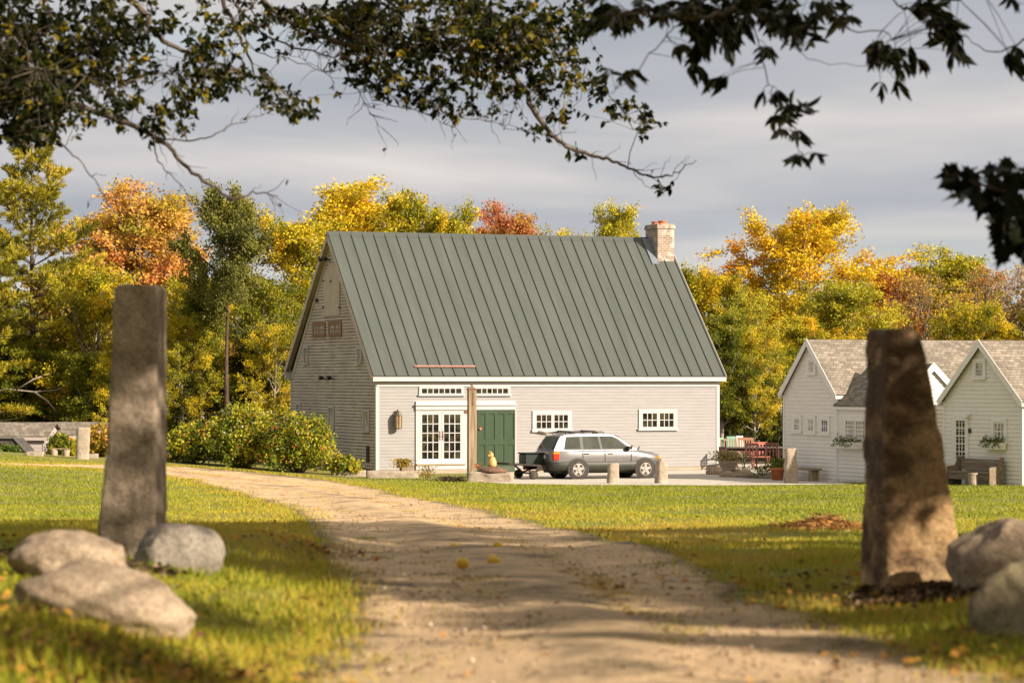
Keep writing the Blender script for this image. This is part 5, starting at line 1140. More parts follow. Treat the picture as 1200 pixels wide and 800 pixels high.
# settle under the second cottage's window
q = inwall(C2, 1156, 556, .42)
bn = thing('wooden_settle', 'dark weathered high-backed wooden settle against the second cottage', 'bench', (q.x, q.y, gz(q.x, q.y)), -A2)
w_ = 1.05
o = MB(); o.box(-w_, w_, -.28, .20, .38, .43); o.box(-w_, w_, -.26, -.22, .18, .379); o.build('seat', M['wood_grey'], bn, bevel=.006)
o = MB(); [o.extr([(-w_, .19, .47 + .12 * i), (w_, .19, .47 + .12 * i), (w_, .21, .58 + .12 * i), (-w_, .21, .58 + .12 * i)], (0, .025, 0)) for i in range(3)]; o.build('backrest', M['wood_grey'], bn)
for sx in (-w_ - .045, w_ + .005):
    o = MB(); o.extr([(sx, -.30, -.05), (sx, .26, -.05), (sx, .28, .88), (sx, .12, .90), (sx, .02, .62), (sx, -.30, .58)], (.04, 0, 0)); o.build('end_panel', M['wood_grey'], bn, bevel=.006)
q = inwall(C2, 1169, 560, .95)
st = thing('tree_stump', 'pale cut log standing on end in front of the settle', 'log', (q.x, q.y, gz(q.x, q.y)), 0)
o = MB(); o.lathe([(0, -.05), (.17, -.05), (.155, .15), (.15, .35), (.16, .395), (0, .40)], 16, wob=.07, seed=3); o.build('log', M['palestone'], st, True)
q = inwall(C2, 1114, 560, .5)
bh = thing('birdhouse', 'tiny white house-shaped ornament with a pinkish roof left of the cottage door', 'ornament', (q.x, q.y, gz(q.x, q.y)), -A2)
o = MB(); o.prism([(-.13, 0), (.13, 0), (.13, .20), (0, .34), (-.13, .20)], -.13, .13); o.build('body', M['cot_white'], bh)
o = MB(); o.extr([(-.17, -.16, .18), (0, -.16, .36), (0, -.16, .39), (-.19, -.16, .19)], (0, .32, 0)); o.extr([(.17, -.16, .18), (0, -.16, .362), (0, -.16, .39), (.19, -.16, .19)], (0, .32, 0)); o.build('roof', M['coral'], bh)
# ------------------------------------------------------------------ left: mesh canopy, log seats
cY = 112.0; cx0, cx1 = (-42 - 600) / F * cY, (29 - 600) / F * cY; zt_ = EYE + (HOR - 514) / F * cY; zb_ = -1.0
cn = thing('mesh_canopy', 'black mesh canopy with sloping sides in front of the left shed', 'canopy', (cx0, cY, 0), 0)
ww_ = cx1 - cx0
o = MB(); o.prism([(-.1, zb_), (ww_ + .0, zb_), (ww_, EYE + (HOR - 528) / F * cY), (ww_ - .42, zt_), (.42, zt_), (-.1, EYE + (HOR - 528) / F * cY)], 0, 2.2); o.build('cover', M['tarp'], cn, bevel=.03)
o = MB()
for a, b_ in (((.4, zt_), (ww_ - .42, zt_)), ((ww_ - .42, zt_), (ww_, EYE + (HOR - 528) / F * cY)), ((ww_ - 1.1, zt_), (ww_ - .6, EYE + (HOR - 528) / F * cY)), ((ww_ - .6, EYE + (HOR - 528) / F * cY), (ww_, EYE + (HOR - 528) / F * cY)), ((ww_, EYE + (HOR - 528) / F * cY), (ww_, zb_)), ((ww_ * .5, zt_), (ww_ * .45, zb_))):
    o.tube([(a[0], -.035, a[1]), (b_[0], -.035, b_[1])], .035, 6)
o.build('frame_poles', M['black_pl'], cn)
Yb = 103.0
for i, px in enumerate((63.5, 77.5)):
    X_ = (px - 600) / F * Yb
    s_ = thing('log_seat', ['pale cut log at the left end of the low plank by the sheds', 'pale cut log at the right end of the low plank by the sheds'][i], 'log', (X_, Yb, gz(X_, Yb) - .05), 0, 'cut logs by the sheds')
    o = MB(); o.lathe([(0, -.05), (.13, -.05), (.12, .1), (.125, .27), (0, .275)], 14, wob=.07, seed=i); o.build('log', M['palestone'], s_, True)
X_ = (70.5 - 600) / F * Yb
o = MB(); o.box(X_ - .30, X_ + .32, Yb - .1, Yb + .1, gz(X_, Yb) + .225, gz(X_, Yb) + .265); tag(o.build('plank', M['wood_post'], None, bevel=.005), 'weathered plank lying across two cut logs by the sheds', 'plank')
# dry grass heap and mulch
x, y = hit(968, 618); n = 1500; r_ = rs(77)
xx = x + r_.normal(0, .30, n); yy = y + r_.normal(0, .5, n); hz = .16 * np.exp(-((xx - x) / .3) ** 2 - ((yy - y) / .5) ** 2)
C = np.stack([xx, yy, g(xx, yy) + hz * r_.rand(n) + .02], -1); D = rdir(n, r_); D[:, 2] *= .4
V_ = leaf_quads(C, D, rdir(n, r_), r_.uniform(.08, .2, n), r_.uniform(.012, .03, n)); M['drygrass'] = leafmat('dead_grass', [(0, (.20, .09, .03)), (.5, (.38, .18, .05)), (1, (.52, .30, .10))], .25, .05)
tag(link('dry_grass_heap', np_mesh('dry_grass_heap', V_, np.arange(len(V_)), 4, {'rnd': r_.rand(n)}), M['drygrass']), 'small heap of rust-brown cut grass on the lawn left of the broad stone', 'grass heap')
Vl, Al = [], []
for (px, py, sx, sy_, n) in [(1075, 700, .42, .8, 3000), (10, 655, .5, .8, 900), (150, 668, .35, .5, 500)]:
    cx, cy = hit(px, py); x = cx + r_.uniform(-1, 1, n) * sx * 1.3; y = cy + r_.uniform(-1, 1, n) * sy_ * 1.3
    k = ((x - cx) / sx) ** 2 + ((y - cy) / sy_) ** 2 < 1.4 * vnoise(x, y, .3, 5) + .5; x, y = x[k], y[k]
    Vl.append(flat_leaves(x, y, r_.uniform(.03, .085, len(x)), r_, .6, .035)); Al.append(r_.rand(len(x)))
V_ = np.vstack(Vl); M['mulch'] = leafmat('bark_mulch', [(0, (.03, .018, .012)), (.5, (.08, .048, .03)), (.85, (.17, .11, .07)), (1, (.30, .22, .15))], 0, .05)
tag(link('mulch', np_mesh('mulch', V_, np.arange(len(V_)), 4, {'rnd': np.concatenate(Al)}), M['mulch']), kind='stuff')
# ------------------------------------------------------------------ tree library
def unit(v): return v / (np.linalg.norm(v) + 1e-9)
class Leafer:
    def __init__(s, rg): s.C, s.D, s.K, s.rg = [], [], [], rg
    def puff(s, p, n, sd, clump, d=None):
        s.C.append(p + s.rg.normal(0, sd, (n, 3)) * np.array([1, 1, .8])); s.K.append(np.clip(clump + s.rg.normal(0, .075, n), 0, 1))
        v = rdir(n, s.rg) + (0 if d is None else d * 1.2); v[:, 2] -= .25; s.D.append(v / np.linalg.norm(v, axis=1, keepdims=True))
    def mesh(s, name, l0, l1, wr=.6, upn=.5):
        C, D, K = np.vstack(s.C), np.vstack(s.D), np.concatenate(s.K); n = len(C)
        Nn = rdir(n, s.rg); Nn[:, 2] += upn; Nn /= np.linalg.norm(Nn, axis=1, keepdims=True)
        l = s.rg.uniform(l0, l1, n)
        V = leaf_quads(C, D, Nn, l, l * wr)
        return np_mesh(name, V, np.arange(len(V)), 4, {'rnd': K})
def deciduous(seed, H=12.0, W=7.0, cb=.30, nl=30, per=30, trunk=.17, leaf=(.10, .185), lean=.3, gap=.0, topk=0.0, up0=20, up1=68, sd=.175, nsub=9, stems=1):
    rg = rs(seed); mb = MB(); lf = Leafer(rg)
    for st in range(stems):
        off = np.array([0, 0, 0.]) if stems == 1 else np.array([rg.normal(0, .35), rg.normal(0, .35), 0])
        lx, ly = rg.normal(0, lean, 2) * (1 if stems == 1 else 2.2)
        T = [off + np.array([lx * q ** 1.5 + .12 * math.sin(5 * q + seed), ly * q ** 1.5 + .12 * math.cos(4 * q + seed), -.3 + (H * .93 + .3) * q]) for q in np.linspace(0, 1, 12)]
        tr = [trunk * (1 - .88 * q) * (1.35 if q == 0 else 1) for q in np.linspace(0, 1, 12)]
        mb.tube(T, tr, 7); T = np.array(T)
        for i in range(nl // stems):
            f = (i + rg.rand()) / (nl / stems); z = cb + (.96 - cb) * f ** .9
            q = z * 11; a = int(min(q, 10)); p0 = T[a] * (1 - (q - a)) + T[a + 1] * (q - a)
            az = i * 2.4 + rg.normal(0, .4) + st * 1.3; el = R(up0 + (up1 - up0) * f ** 1.3 + rg.normal(0, 9))
            Ln = W / 2 * (max(.08, math.sin(PI * (.20 + .74 * f))) ** .75) * rg.uniform(.80, 1.18) / (math.cos(el) * .65 + .38)
            Ln = min(Ln, (H * 1.02 - p0[2]) / max(.2, math.sin(el)) if el > .3 else Ln)
            d = np.array([math.cos(az) * math.cos(el), math.sin(az) * math.cos(el), math.sin(el)]); P = [p0]; dd = d.copy()
            for k in range(5):
                dd = unit(dd + rg.normal(0, .13, 3) + np.array([0, 0, .05])); P.append(P[-1] + dd * Ln / 5)
            r0 = trunk * .42 * (1 - .6 * f); mb.tube(P, [max(.012, r0 * (1 - .85 * k / 5)) for k in range(6)], 5)
            if rg.rand() < gap: continue
            ck = rg.rand() * .55 + .22 + topk * (f - .5)
            for k in range(nsub):
                t_ = .30 + .70 * (k + rg.rand()) / nsub; q = t_ * 5; a = int(min(q, 4)); b0 = P[a] * (1 - (q - a)) + P[a + 1] * (q - a)
                sd_ = unit(dd * .5 + rdir(1, rg)[0] * .9 + np.array([0, 0, .15])); sl = Ln * .34 * rg.uniform(.6, 1.3) * (1.15 - .5 * t_)
                B = [b0, b0 + sd_ * sl * .5 + rg.normal(0, .05, 3), b0 + sd_ * sl + rg.normal(0, .10, 3)]
                mb.tube(B, [.022, .014, .007], 3)
                kk = np.clip(ck + rg.normal(0, .16), 0, 1)
                for w in (.35, .7, 1.0):
                    lf.puff(B[0] * (1 - w) + B[2] * w, int(per * rg.uniform(.5, 1.3)), sd * (.6 + .5 * w), kk, sd_)
    wm = mb.build('tmp', None, None, True); wme = wm.data; bpy.data.objects.remove(wm); A = np.vstack(lf.C)
    H = float(A[:, 2].max()) + .12; W = float(np.percentile(np.abs(A[:, :2]), 97.5) * 2)
    return wme, lf.mesh('crown', *leaf), H, W
def pine(seed, H=14.0, W=7.0, cb=.12, trunk=.2, step=.50, per=13):
    rg = rs(seed); mb = MB(); lf = Leafer(rg)
    T = np.array([[.1 * math.sin(3 * q + seed), .1 * math.cos(2 * q), -.3 + (H + .3) * q] for q in np.linspace(0, 1, 10)]); mb.tube(T, [trunk * (1 - .93 * q) for q in np.linspace(0, 1, 10)], 7)
    z = cb * H; lvl = 0
    while z < H - .3:
        f = (z / H - cb) / (1 - cb); nb = rg.randint(4, 7)
        for i in range(nb):
            az = lvl * 1.1 + 2 * PI * i / nb + rg.normal(0, .25); Ln = W / 2 * ((1 - f) ** .62) * (.55 + .45 * min(1, f * 4 + .35)) * rg.uniform(.55, 1.2) + .25
            el = R(-4 + 38 * f + rg.normal(0, 6)); P = [np.array([0, 0, z])]; dd = np.array([math.cos(az) * math.cos(el), math.sin(az) * math.cos(el), math.sin(el)])
            for k in range(5): dd = unit(dd + np.array([0, 0, .05]) + rg.normal(0, .05, 3)); P.append(P[-1] + dd * Ln / 5)
            mb.tube(P, [.045 * (1 - f) * (1 - .8 * k / 5) + .006 for k in range(6)], 4)
            side = np.array([-math.sin(az), math.cos(az), 0.]); ck = np.clip(.5 + rg.normal(0, .22), 0, 1)
            ns = max(3, int(Ln * 4.2))
            for k in range(ns):
                t_ = .28 + .72 * (k + rg.rand()) / ns; q = t_ * 5; a = int(min(q, 4)); b0 = P[a] * (1 - (q - a)) + P[a + 1] * (q - a)
                s_ = (1 if k % 2 else -1); sl = Ln * .32 * (1.25 - t_) * rg.uniform(.6, 1.3) + .12; sd_ = unit(dd * .8 + side * s_ * .8 + np.array([0, 0, .12])); e = b0 + sd_ * sl
                mb.tube([b0, e], [.010, .004], 3)
                for w in np.linspace(.3, 1.05, max(2, int(sl * 4.0))):
                    n = int(per * rg.uniform(.6, 1.4)); c = b0 * (1 - w) + e * w
                    lf.C.append(np.repeat(c[None], n, 0) + rg.normal(0, .035, (n, 3))); v = rdir(n, rg) * .8 + sd_ * .8 + np.array([0, 0, .38]); lf.D.append(v / np.linalg.norm(v, axis=1, keepdims=True)); lf.K.append(np.clip(ck + rg.normal(0, .15, n), 0, 1))
        z += step * rg.uniform(.75, 1.25); lvl += 1
    wm = mb.build('tmp', None, None, True); wme = wm.data; bpy.data.objects.remove(wm)
    return wme, lf.mesh('crown', .16, .30, .16, .2), H, W
LIB = {
    'round_a': deciduous(1, nl=36, per=48, nsub=11), 'round_b': deciduous(2, nl=34, per=48, W=7.5, cb=.20, nsub=12), 'round_c': deciduous(3, nl=38, per=44, cb=.28, W=6.5, gap=.03, nsub=11),
    'tall': deciduous(4, nl=34, per=44, W=5.0, cb=.25, up0=35), 'top': deciduous(5, nl=24, per=54, W=5.5, cb=.60, lean=.15, trunk=.16, up0=8, nsub=11),
    'loose': deciduous(6, nl=32, per=36, W=7, cb=.22, gap=.07, nsub=11), 'maple': deciduous(7, nl=42, per=50, W=7.8, cb=.16, topk=.45, nsub=13),
    'sparse': deciduous(8, nl=38, per=3.4, W=6.5, cb=.2, up0=40, nsub=15, gap=.15), 'stems': deciduous(9, nl=38, per=34, W=7, cb=.20, stems=3, trunk=.11, gap=.06, up0=30, nsub=11),
    'dapple': deciduous(12, nl=28, per=75, W=7, cb=.28, nsub=5, sd=.17, gap=.1, leaf=(.12, .22)), 'dapple_b': deciduous(13, nl=22, per=100, W=7, cb=.32, nsub=4, sd=.20, gap=.1, leaf=(.12, .22)),
    'pine_a': pine(21, per=30, step=.42), 'pine_b': pine(22, W=6.5, cb=.2, per=30, step=.42)}
PAL = {
    'yellowgreen': [(0, (0.125, 0.144, 0.011)), (.32, (0.325, 0.312, 0.017)), (.6, (0.625, 0.500, 0.027)), (.88, (0.780, 0.580, 0.034)), (1, (0.780, 0.475, 0.032))],
    'green': [(0, (0.088, 0.112, 0.011)), (.4, (0.194, 0.219, 0.017)), (.75, (0.350, 0.338, 0.025)), (1, (0.525, 0.425, 0.032))],
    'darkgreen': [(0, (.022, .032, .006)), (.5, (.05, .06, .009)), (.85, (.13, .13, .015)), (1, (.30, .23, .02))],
    'topgreen': [(0, (.09, .10, .025)), (.5, (.20, .205, .045)), (1, (.34, .31, .06))],
    'golden': [(0, (0.275, 0.250, 0.015)), (.3, (0.575, 0.450, 0.021)), (.65, (0.780, 0.575, 0.027)), (.88, (0.780, 0.475, 0.025)), (1, (0.775, 0.300, 0.032))],
    'orange': [(0, (.26, .24, .025)), (.25, (.48, .36, .045)), (.55, (.68, .41, .085)), (.85, (.70, .33, .085)), (1, (.64, .24, .07))],
    'red': [(0, (.40, .32, .04)), (.3, (.50, .26, .065)), (.65, (.55, .18, .085)), (1, (.54, .24, .09))],
    'redbrown': [(0, (0.225, 0.150, 0.032)), (.4, (0.450, 0.194, 0.053)), (.75, (0.575, 0.213, 0.058)), (1, (0.625, 0.350, 0.063))],
    'lightgreen': [(0, (0.213, 0.225, 0.021)), (.4, (0.413, 0.400, 0.034)), (.75, (0.600, 0.512, 0.037)), (1, (0.725, 0.525, 0.042))],
    'palegold': [(0, (0.300, 0.225, 0.032)), (.5, (0.600, 0.400, 0.063)), (1, (0.725, 0.350, 0.063))],
    'shade': [(0, (.05, .07, .01)), (1, (.12, .14, .02))],
    'pine': [(0, (.11, .115, .016)), (.4, (.29, .275, .024)), (.7, (.50, .42, .034)), (1, (.62, .49, .05))]}
for k_, s_ in PAL.items(): M['lf_' + k_] = leafmat('leaves_' + k_, s_, .32, .06)
def put_tree(name, kind, label, px, ytop, Y, wpx, pal, bark='bark', rz=0.0, group=None, X=None, H=None, W=None, catg='tree'):
    wme, cme, H0, W0 = LIB[kind]
    if X is None: X = (px - 600) / F * Y; H = EYE + (HOR - ytop) / F * Y - gz(X, Y); W = wpx / F * Y
    t_ = thing(name, label, catg, (X, Y, gz(X, Y) - .05), rz, group); t_.scale = (W / W0, W / W0, H / H0)
    for nm, me, mm in (('trunk', wme, M[bark]), ('crown', cme, M['lf_' + pal])):
        if me is None: continue
        if not me.materials: me.materials.append(mm)
        o = bpy.data.objects.new(nm, me); COL.objects.link(o); o.parent = t_
        o.material_slots[0].link = 'OBJECT'; o.material_slots[0].material = mm
    return t_
TREES = [
 ('pine_tree', 'pine_a', 'tall feathery yellow-green white pine at the left edge of the wood', 40, 158, 134, 215, 'pine', 'bark', .4),
 ('pine_tree', 'pine_b', 'second pale green pine cut off by the left edge of the photo', -45, 172, 129, 190, 'pine', 'bark', 1.9),
 ('maple_tree', 'round_b', 'broad orange maple with a pale trunk rising beside the white pine', 165, 198, 141, 200, 'orange', 'bark_pale', .9),
 ('tall_tree', 'top', 'tall tree with a bare dark trunk and a small blue-green crown on top', 268, 203, 124.5, 104, 'topgreen', 'bark_dark', 2.0),
 ('birch_tree', 'loose', 'loose yellow-green tree with an orange lower branch behind the narrow gate stone', 222, 318, 130, 105, 'yellowgreen', 'bark_pale', 3.0),
 ('ash_tree', 'round_c', 'leafy yellow-green tree just left of the barn gable peak', 332, 236, 138, 125, 'yellowgreen', 'bark_pale', .2),
 ('ash_tree', 'loose', 'airy green tree between the bare-trunked tree and the barn gable', 312, 318, 131, 100, 'green', 'bark_pale', 1.1),
 ('birch_tree', 'loose', 'thin golden-green tree under the orange maple', 112, 300, 131, 125, 'yellowgreen', 'bark_pale', 2.2),
 ('oak_tree', 'round_a', 'dark low green tree behind the low sheds', 30, 395, 131, 150, 'green', 'bark', 5.0),
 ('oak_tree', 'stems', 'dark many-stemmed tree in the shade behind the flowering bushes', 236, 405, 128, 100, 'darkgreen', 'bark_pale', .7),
 ('oak_tree', 'round_c', 'dark green tree standing close behind the back corner of the barn', 335, 372, 129, 110, 'darkgreen', 'bark', 4.1),
 ('oak_tree', 'stems', 'dim green many-stemmed tree right of the narrow gate stone', 180, 400, 128, 120, 'green', 'bark_pale', 1.4),
 ('poplar_tree', 'tall', 'yellow tree tinged with orange rising above the left end of the barn ridge', 405, 200, 142, 118, 'golden', 'bark_pale', .5),
 ('ash_tree', 'round_a', 'yellow-green tree above the barn roof, left of its middle', 472, 214, 144, 112, 'yellowgreen', 'bark_pale', 2.7),
 ('ash_tree', 'round_c', 'smaller yellow-green tree above the barn roof beside the red maple', 533, 226, 143, 96, 'yellowgreen', 'bark', 3.3),
 ('maple_tree', 'round_b', 'red maple showing above the barn ridge', 592, 227, 148, 118, 'red', 'bark', 1.0),
 ('ash_tree', 'loose', 'little green treetop peeping over the barn ridge right of the red maple', 655, 258, 146, 90, 'yellowgreen', 'bark', 3.9),
 ('poplar_tree', 'tall', 'slim light yellow treetop above the barn ridge left of the chimney', 722, 230, 142, 68, 'lightgreen', 'bark_pale', 4.4),
 ('ash_tree', 'round_c', 'dull gold and green tree just right of the chimney', 822, 300, 139, 100, 'yellowgreen', 'bark', .9),
 ('maple_tree', 'maple', 'tall golden maple between the barn and the first cottage', 938, 232, 141, 165, 'golden', 'bark_pale', .3),
 ('maple_tree', 'round_a', 'bright yellow-green tree behind the first cottage roof', 990, 322, 132, 120, 'lightgreen', 'bark_pale', 1.8),
 ('birch_tree', 'stems', 'yellow-green many-stemmed birch leaning beside the right rake of the barn', 868, 330, 130, 115, 'lightgreen', 'bark_pale', 4.0),
 ('maple_tree', 'loose', 'rusty red-brown tree behind the top of the broad gate stone', 1045, 305, 142, 82, 'redbrown', 'bark', .1),
 ('ash_tree', 'round_b', 'rounded light green tree behind the second cottage roof', 1112, 279, 146, 130, 'lightgreen', 'bark', 1.2),
 ('bare_tree', 'sparse', 'nearly bare grey tree in front of the rounded light green one', 1085, 312, 136, 105, 'palegold', 'bark_bare', 2.2),
 ('bare_tree', 'sparse', 'nearly bare pale tree with a few orange leaves above the second cottage ridge', 1160, 303, 136, 110, 'redbrown', 'bark_bare', .6),
 ('bare_tree', 'sparse', 'leafless twiggy tree at the right edge of the wood', 1205, 296, 138, 95, 'palegold', 'bark_bare', 3.7),
 ('ash_tree', 'loose', 'low yellow-green tree between the two bare trees', 1140, 345, 133, 95, 'yellowgreen', 'bark', 2.9),
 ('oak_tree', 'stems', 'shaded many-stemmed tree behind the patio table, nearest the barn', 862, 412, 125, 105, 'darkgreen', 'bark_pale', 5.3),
 ('oak_tree', 'stems', 'shaded leaning many-stemmed tree behind the patio table, nearest the cottage', 908, 398, 127, 115, 'green', 'bark_pale', 2.5),
 ('oak_tree', 'round_a', 'green tree at the far right behind the second cottage', 1245, 330, 134, 130, 'yellowgreen', 'bark', 1.5),
 ('maple_tree', 'maple', 'yellow-green tree low behind the first cottage gable', 950, 362, 131, 100, 'yellowgreen', 'bark_pale', 3.5),
]
for a in TREES: put_tree(*a[:10], group=None if a[0] != 'bare_tree' else 'bare trees behind the cottages')
# limbs reaching over the shed roofs: dead pale branches of the low tree
o = MB()
for (pts) in ([(-20, 462), (10, 456), (40, 459), (65, 457), (84, 452)], [(40, 459), (56, 470), (66, 482)], [(-20, 494), (10, 492), (28, 488)], [(20, 456), (40, 444), (60, 437)]):
    o.tube([pt(x, y, 128 + .02 * i) for i, (x, y) in enumerate(pts)], [.05, .04, .032, .022, .012][:len(pts)], 5)
o.tube([pt(-20, 462, 128), pt(-45, 470, 128.5), pt(-60, 520, 129), pt(-62, 560, 129)], [.05, .07, .10, .13], 6)
dt = tag(o.build('dead_tree', M['bark_pale'], None, True), 'dead pale tree with bare limbs reaching over the left shed roof', 'tree')

# ------------------------------------------------------------------ far wood and undergrowth as one mass each
rg = rs(91); C, K = [], []
for i in range(120):
    Yt = rg.uniform(152, 185); X = rg.uniform(-.27, .27) * Yt; top = EYE + (HOR - (318 + 46 * rg.rand() + (30 if abs(X - 4) < 9 else 0))) / F * Yt - .5
    base = gz(X, Yt); rad = rg.uniform(1.8, 3.2); kk = rg.rand()
    for j in range(13):
        f = rg.rand(); c = np.array([X + rg.normal(0, rad * .55), Yt + rg.normal(0, rad * .5), base + .6 + (top - base - 1) * f]); n = 120
        C.append(c + rg.normal(0, .55, (n, 3))); K.append(np.clip(kk * .6 + .2 + rg.normal(0, .12) + rg.normal(0, .12, n), 0, 1))
C = np.vstack(C); n = len(C); l = rg.uniform(.2, .36, n)
V = leaf_quads(C, rdir(n, rg), rdir(n, rg), l, l * .7)
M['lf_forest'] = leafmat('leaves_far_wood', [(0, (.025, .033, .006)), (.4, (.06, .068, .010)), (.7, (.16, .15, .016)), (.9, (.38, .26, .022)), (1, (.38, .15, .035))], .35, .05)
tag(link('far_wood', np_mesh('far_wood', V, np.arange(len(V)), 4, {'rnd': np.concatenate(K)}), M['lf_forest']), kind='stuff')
C, K = [], []
for i in range(420):
    Yt = rg.uniform(119.5, 140); X = rg.uniform(-.25, .25) * Yt
    if -9.5 < X < 9.2 and Yt < 123: continue
    if 9 < X < 26 and Yt < 122: continue
    if X < -15 and Yt < 128.5: continue
    if rg.rand() < .35: continue
    hgt = rg.uniform(.4, 2.6) * (1 if Yt > 122 else .6); kk = rg.rand(); rad = rg.uniform(.4, 1.1)
    for j in range(6):
        c = np.array([X + rg.normal(0, rad), Yt + rg.normal(0, rad), gz(X, Yt) + hgt * rg.rand()]); n = 45
        C.append(c + rg.normal(0, .26, (n, 3))); K.append(np.clip(kk * .5 + .15 + rg.normal(0, .13, n), 0, 1))
C = np.vstack(C); n = len(C); l = rg.uniform(.12, .24, n)
V = leaf_quads(C, rdir(n, rg), rdir(n, rg), l, l * .65)
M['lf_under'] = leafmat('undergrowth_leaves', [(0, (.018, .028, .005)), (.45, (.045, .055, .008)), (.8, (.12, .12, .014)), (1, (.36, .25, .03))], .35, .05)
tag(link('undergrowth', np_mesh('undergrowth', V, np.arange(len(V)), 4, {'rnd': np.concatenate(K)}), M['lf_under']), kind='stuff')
# slim trunks at the wood edge, each a young tree of its own
rt_ = random.Random(8)
for i, (px, Y, H_, lab) in enumerate([(213, 126, 6.5, 'thin pale sapling left of the flowering bushes'), (238, 127, 7.5, 'thin straight sapling behind the middle flowering bush'), (322, 126, 6.0, 'thin leaning sapling by the back corner of the barn'), (846, 123.5, 6.5, 'slanting pale sapling right of the barn corner'), (884, 124, 6.0, 'pale forked sapling behind the patio chairs'), (103, 128, 7, 'thin sapling behind the small round bush'), (145, 127, 7, 'thin sapling hidden partly by the narrow gate stone')]):
    put_tree('young_tree', 'tall' if i % 2 else 'loose', lab, 0, 0, Y, 0, ('yellowgreen', 'green')[i % 2], 'bark_pale', i * 1.7, 'young trees at the wood edge', X=(px - 600) / F * Y, H=H_, W=2.6)

# ------------------------------------------------------------------ flowering bushes
FLOWER = {}
def bush(name, label, px, ytop, Y, wpx, seed, pal, fl=None, white=0, group=None, base=None, dens=1.0, nc=60):
    X = (px - 600) / F * Y; b0 = gz(X, Y); H = EYE + (HOR - ytop) / F * Y - b0; W = wpx / F * Y / 2; rg = rs(seed)
    t_ = thing(name, label, 'bush', (X, Y, b0), 0, group); mb = MB(); C, K, D, T = [], [], [], []
    for i in range(nc):
        az = i * 2.4; r = math.sqrt((i + .5) / nc); zz = math.sqrt(max(0, 1 - r * r * .985)); rr = rg.uniform(.72, 1.02)
        tip = np.array([math.cos(az) * r * W * rr, math.sin(az) * r * W * .9 * rr, (.06 + .92 * zz * rg.uniform(.80, 1.06)) * H]); mb.tube([(rg.normal(0, .1), rg.normal(0, .1), -.1), tip * .55 + np.array([0, 0, -.02]), tip], [.018, .012, .005], 4)
        kk = .25 + .5 * rg.rand()
        for w in (.5, .72, .9, 1.0):
            n = int(46 * dens); p = tip * w; p[2] = tip[2] * (w ** .75)
            C.append(p + rg.normal(0, .085 * W / 1.1 + .02, (n, 3))); K.append(np.clip(kk + rg.normal(0, .15, n), 0, 1)); T.append(tip)
    C = np.vstack(C); C[:, 2] = np.abs(C[:, 2]) + .02; n = len(C); l = rg.uniform(.075, .15, n); D = rdir(n, rg); D[:, 2] -= .15
    V = leaf_quads(C, D / np.linalg.norm(D, axis=1, keepdims=True), rdir(n, rg), l, l * .6)
    mb.build('stems', M['bark'], t_); link('crown', np_mesh('crown', V, np.arange(len(V)), 4, {'rnd': np.concatenate(K)}), M[pal], t_)
    for nm, cnt, mm in (('flowers', fl or 0, 'petal'), ('white_flowers', white, 'petal_white')):
        if not cnt: continue
        fm_ = FLOWER.get(nm)
        if fm_ is None:
            P = rg.normal(0, .016, (9, 3)); l = rg.uniform(.03, .055, 9); fv_ = leaf_quads(P, rdir(9, rg), rdir(9, rg), l, l)
            fm_ = FLOWER[nm] = np_mesh('flower', fv_, np.arange(len(fv_)), 4, {'rnd': rg.rand(9)}); fm_.materials.append(M[mm])
        for j in range(cnt):
            az = rg.uniform(PI * .95, PI * 2.05); e = rg.uniform(-.1, 1.15) if nm == 'flowers' else rg.uniform(.5, 1.3); p = np.array([math.cos(az) * math.cos(e) * W * .98, math.sin(az) * math.cos(e) * W * .93, (.22 + .76 * max(0, math.sin(e))) * H])
            o = link('flower' if nm == 'flowers' else 'white_flower', fm_, None, t_); o.location = p; o.rotation_euler = tuple(rg.uniform(0, 6, 3)); o.scale = (rg.uniform(.7, 1.3),) * 3
    return t_
M['petal_white'] = leafmat('white_petals', [(0, (.6, .55, .48)), (1, (.75, .72, .66))], .3, .05)
M['lf_rose'] = leafmat('rose_leaves', [(0, (.022, .05, .005)), (.25, (.08, .125, .009)), (.5, (.27, .30, .018)), (.8, (.52, .44, .028)), (1, (.56, .34, .02))], .32, .1)
G_ = 'flowering bushes beside the barn'
bush('rose_bush', 'lowest of the flowering bushes, half hidden by the narrow gate stone', 222, 500, 104.5, 84, 31, 'lf_rose', 22, 6, G_)
bush('rose_bush', 'tallest flowering bush, in the middle of the three by the barn', 285, 478, 104.0, 118, 32, 'lf_rose', 26, 16, G_, nc=84)
bush('rose_bush', 'flowering bush with the most orange blooms, touching the barn gable', 350, 487, 102.6, 100, 33, 'lf_rose', 56, 6, G_, nc=78)
bush('shrub', 'small yellowish shrub at the foot of the barn gable', 404, 536, 102.9, 42, 34, 'lf_rose', 4, 0, None, nc=22)
bush('shrub', 'small round green bush in front of the second shed', 73, 508, 108.0, 40, 35, 'lf_rose', 3, 0, None, nc=30)
bush('rose_bush', 'yellow-orange bush between the wide stone post and the narrow gate stone', 119, 498, 106.0, 46, 36, 'leaf_yel', 34, 10, None, nc=36)
bush('shrub', 'low green tuft at the foot of the black mesh canopy', 8, 531, 103.5, 34, 37, 'leaf_shrub', 0, 0, None, nc=14)
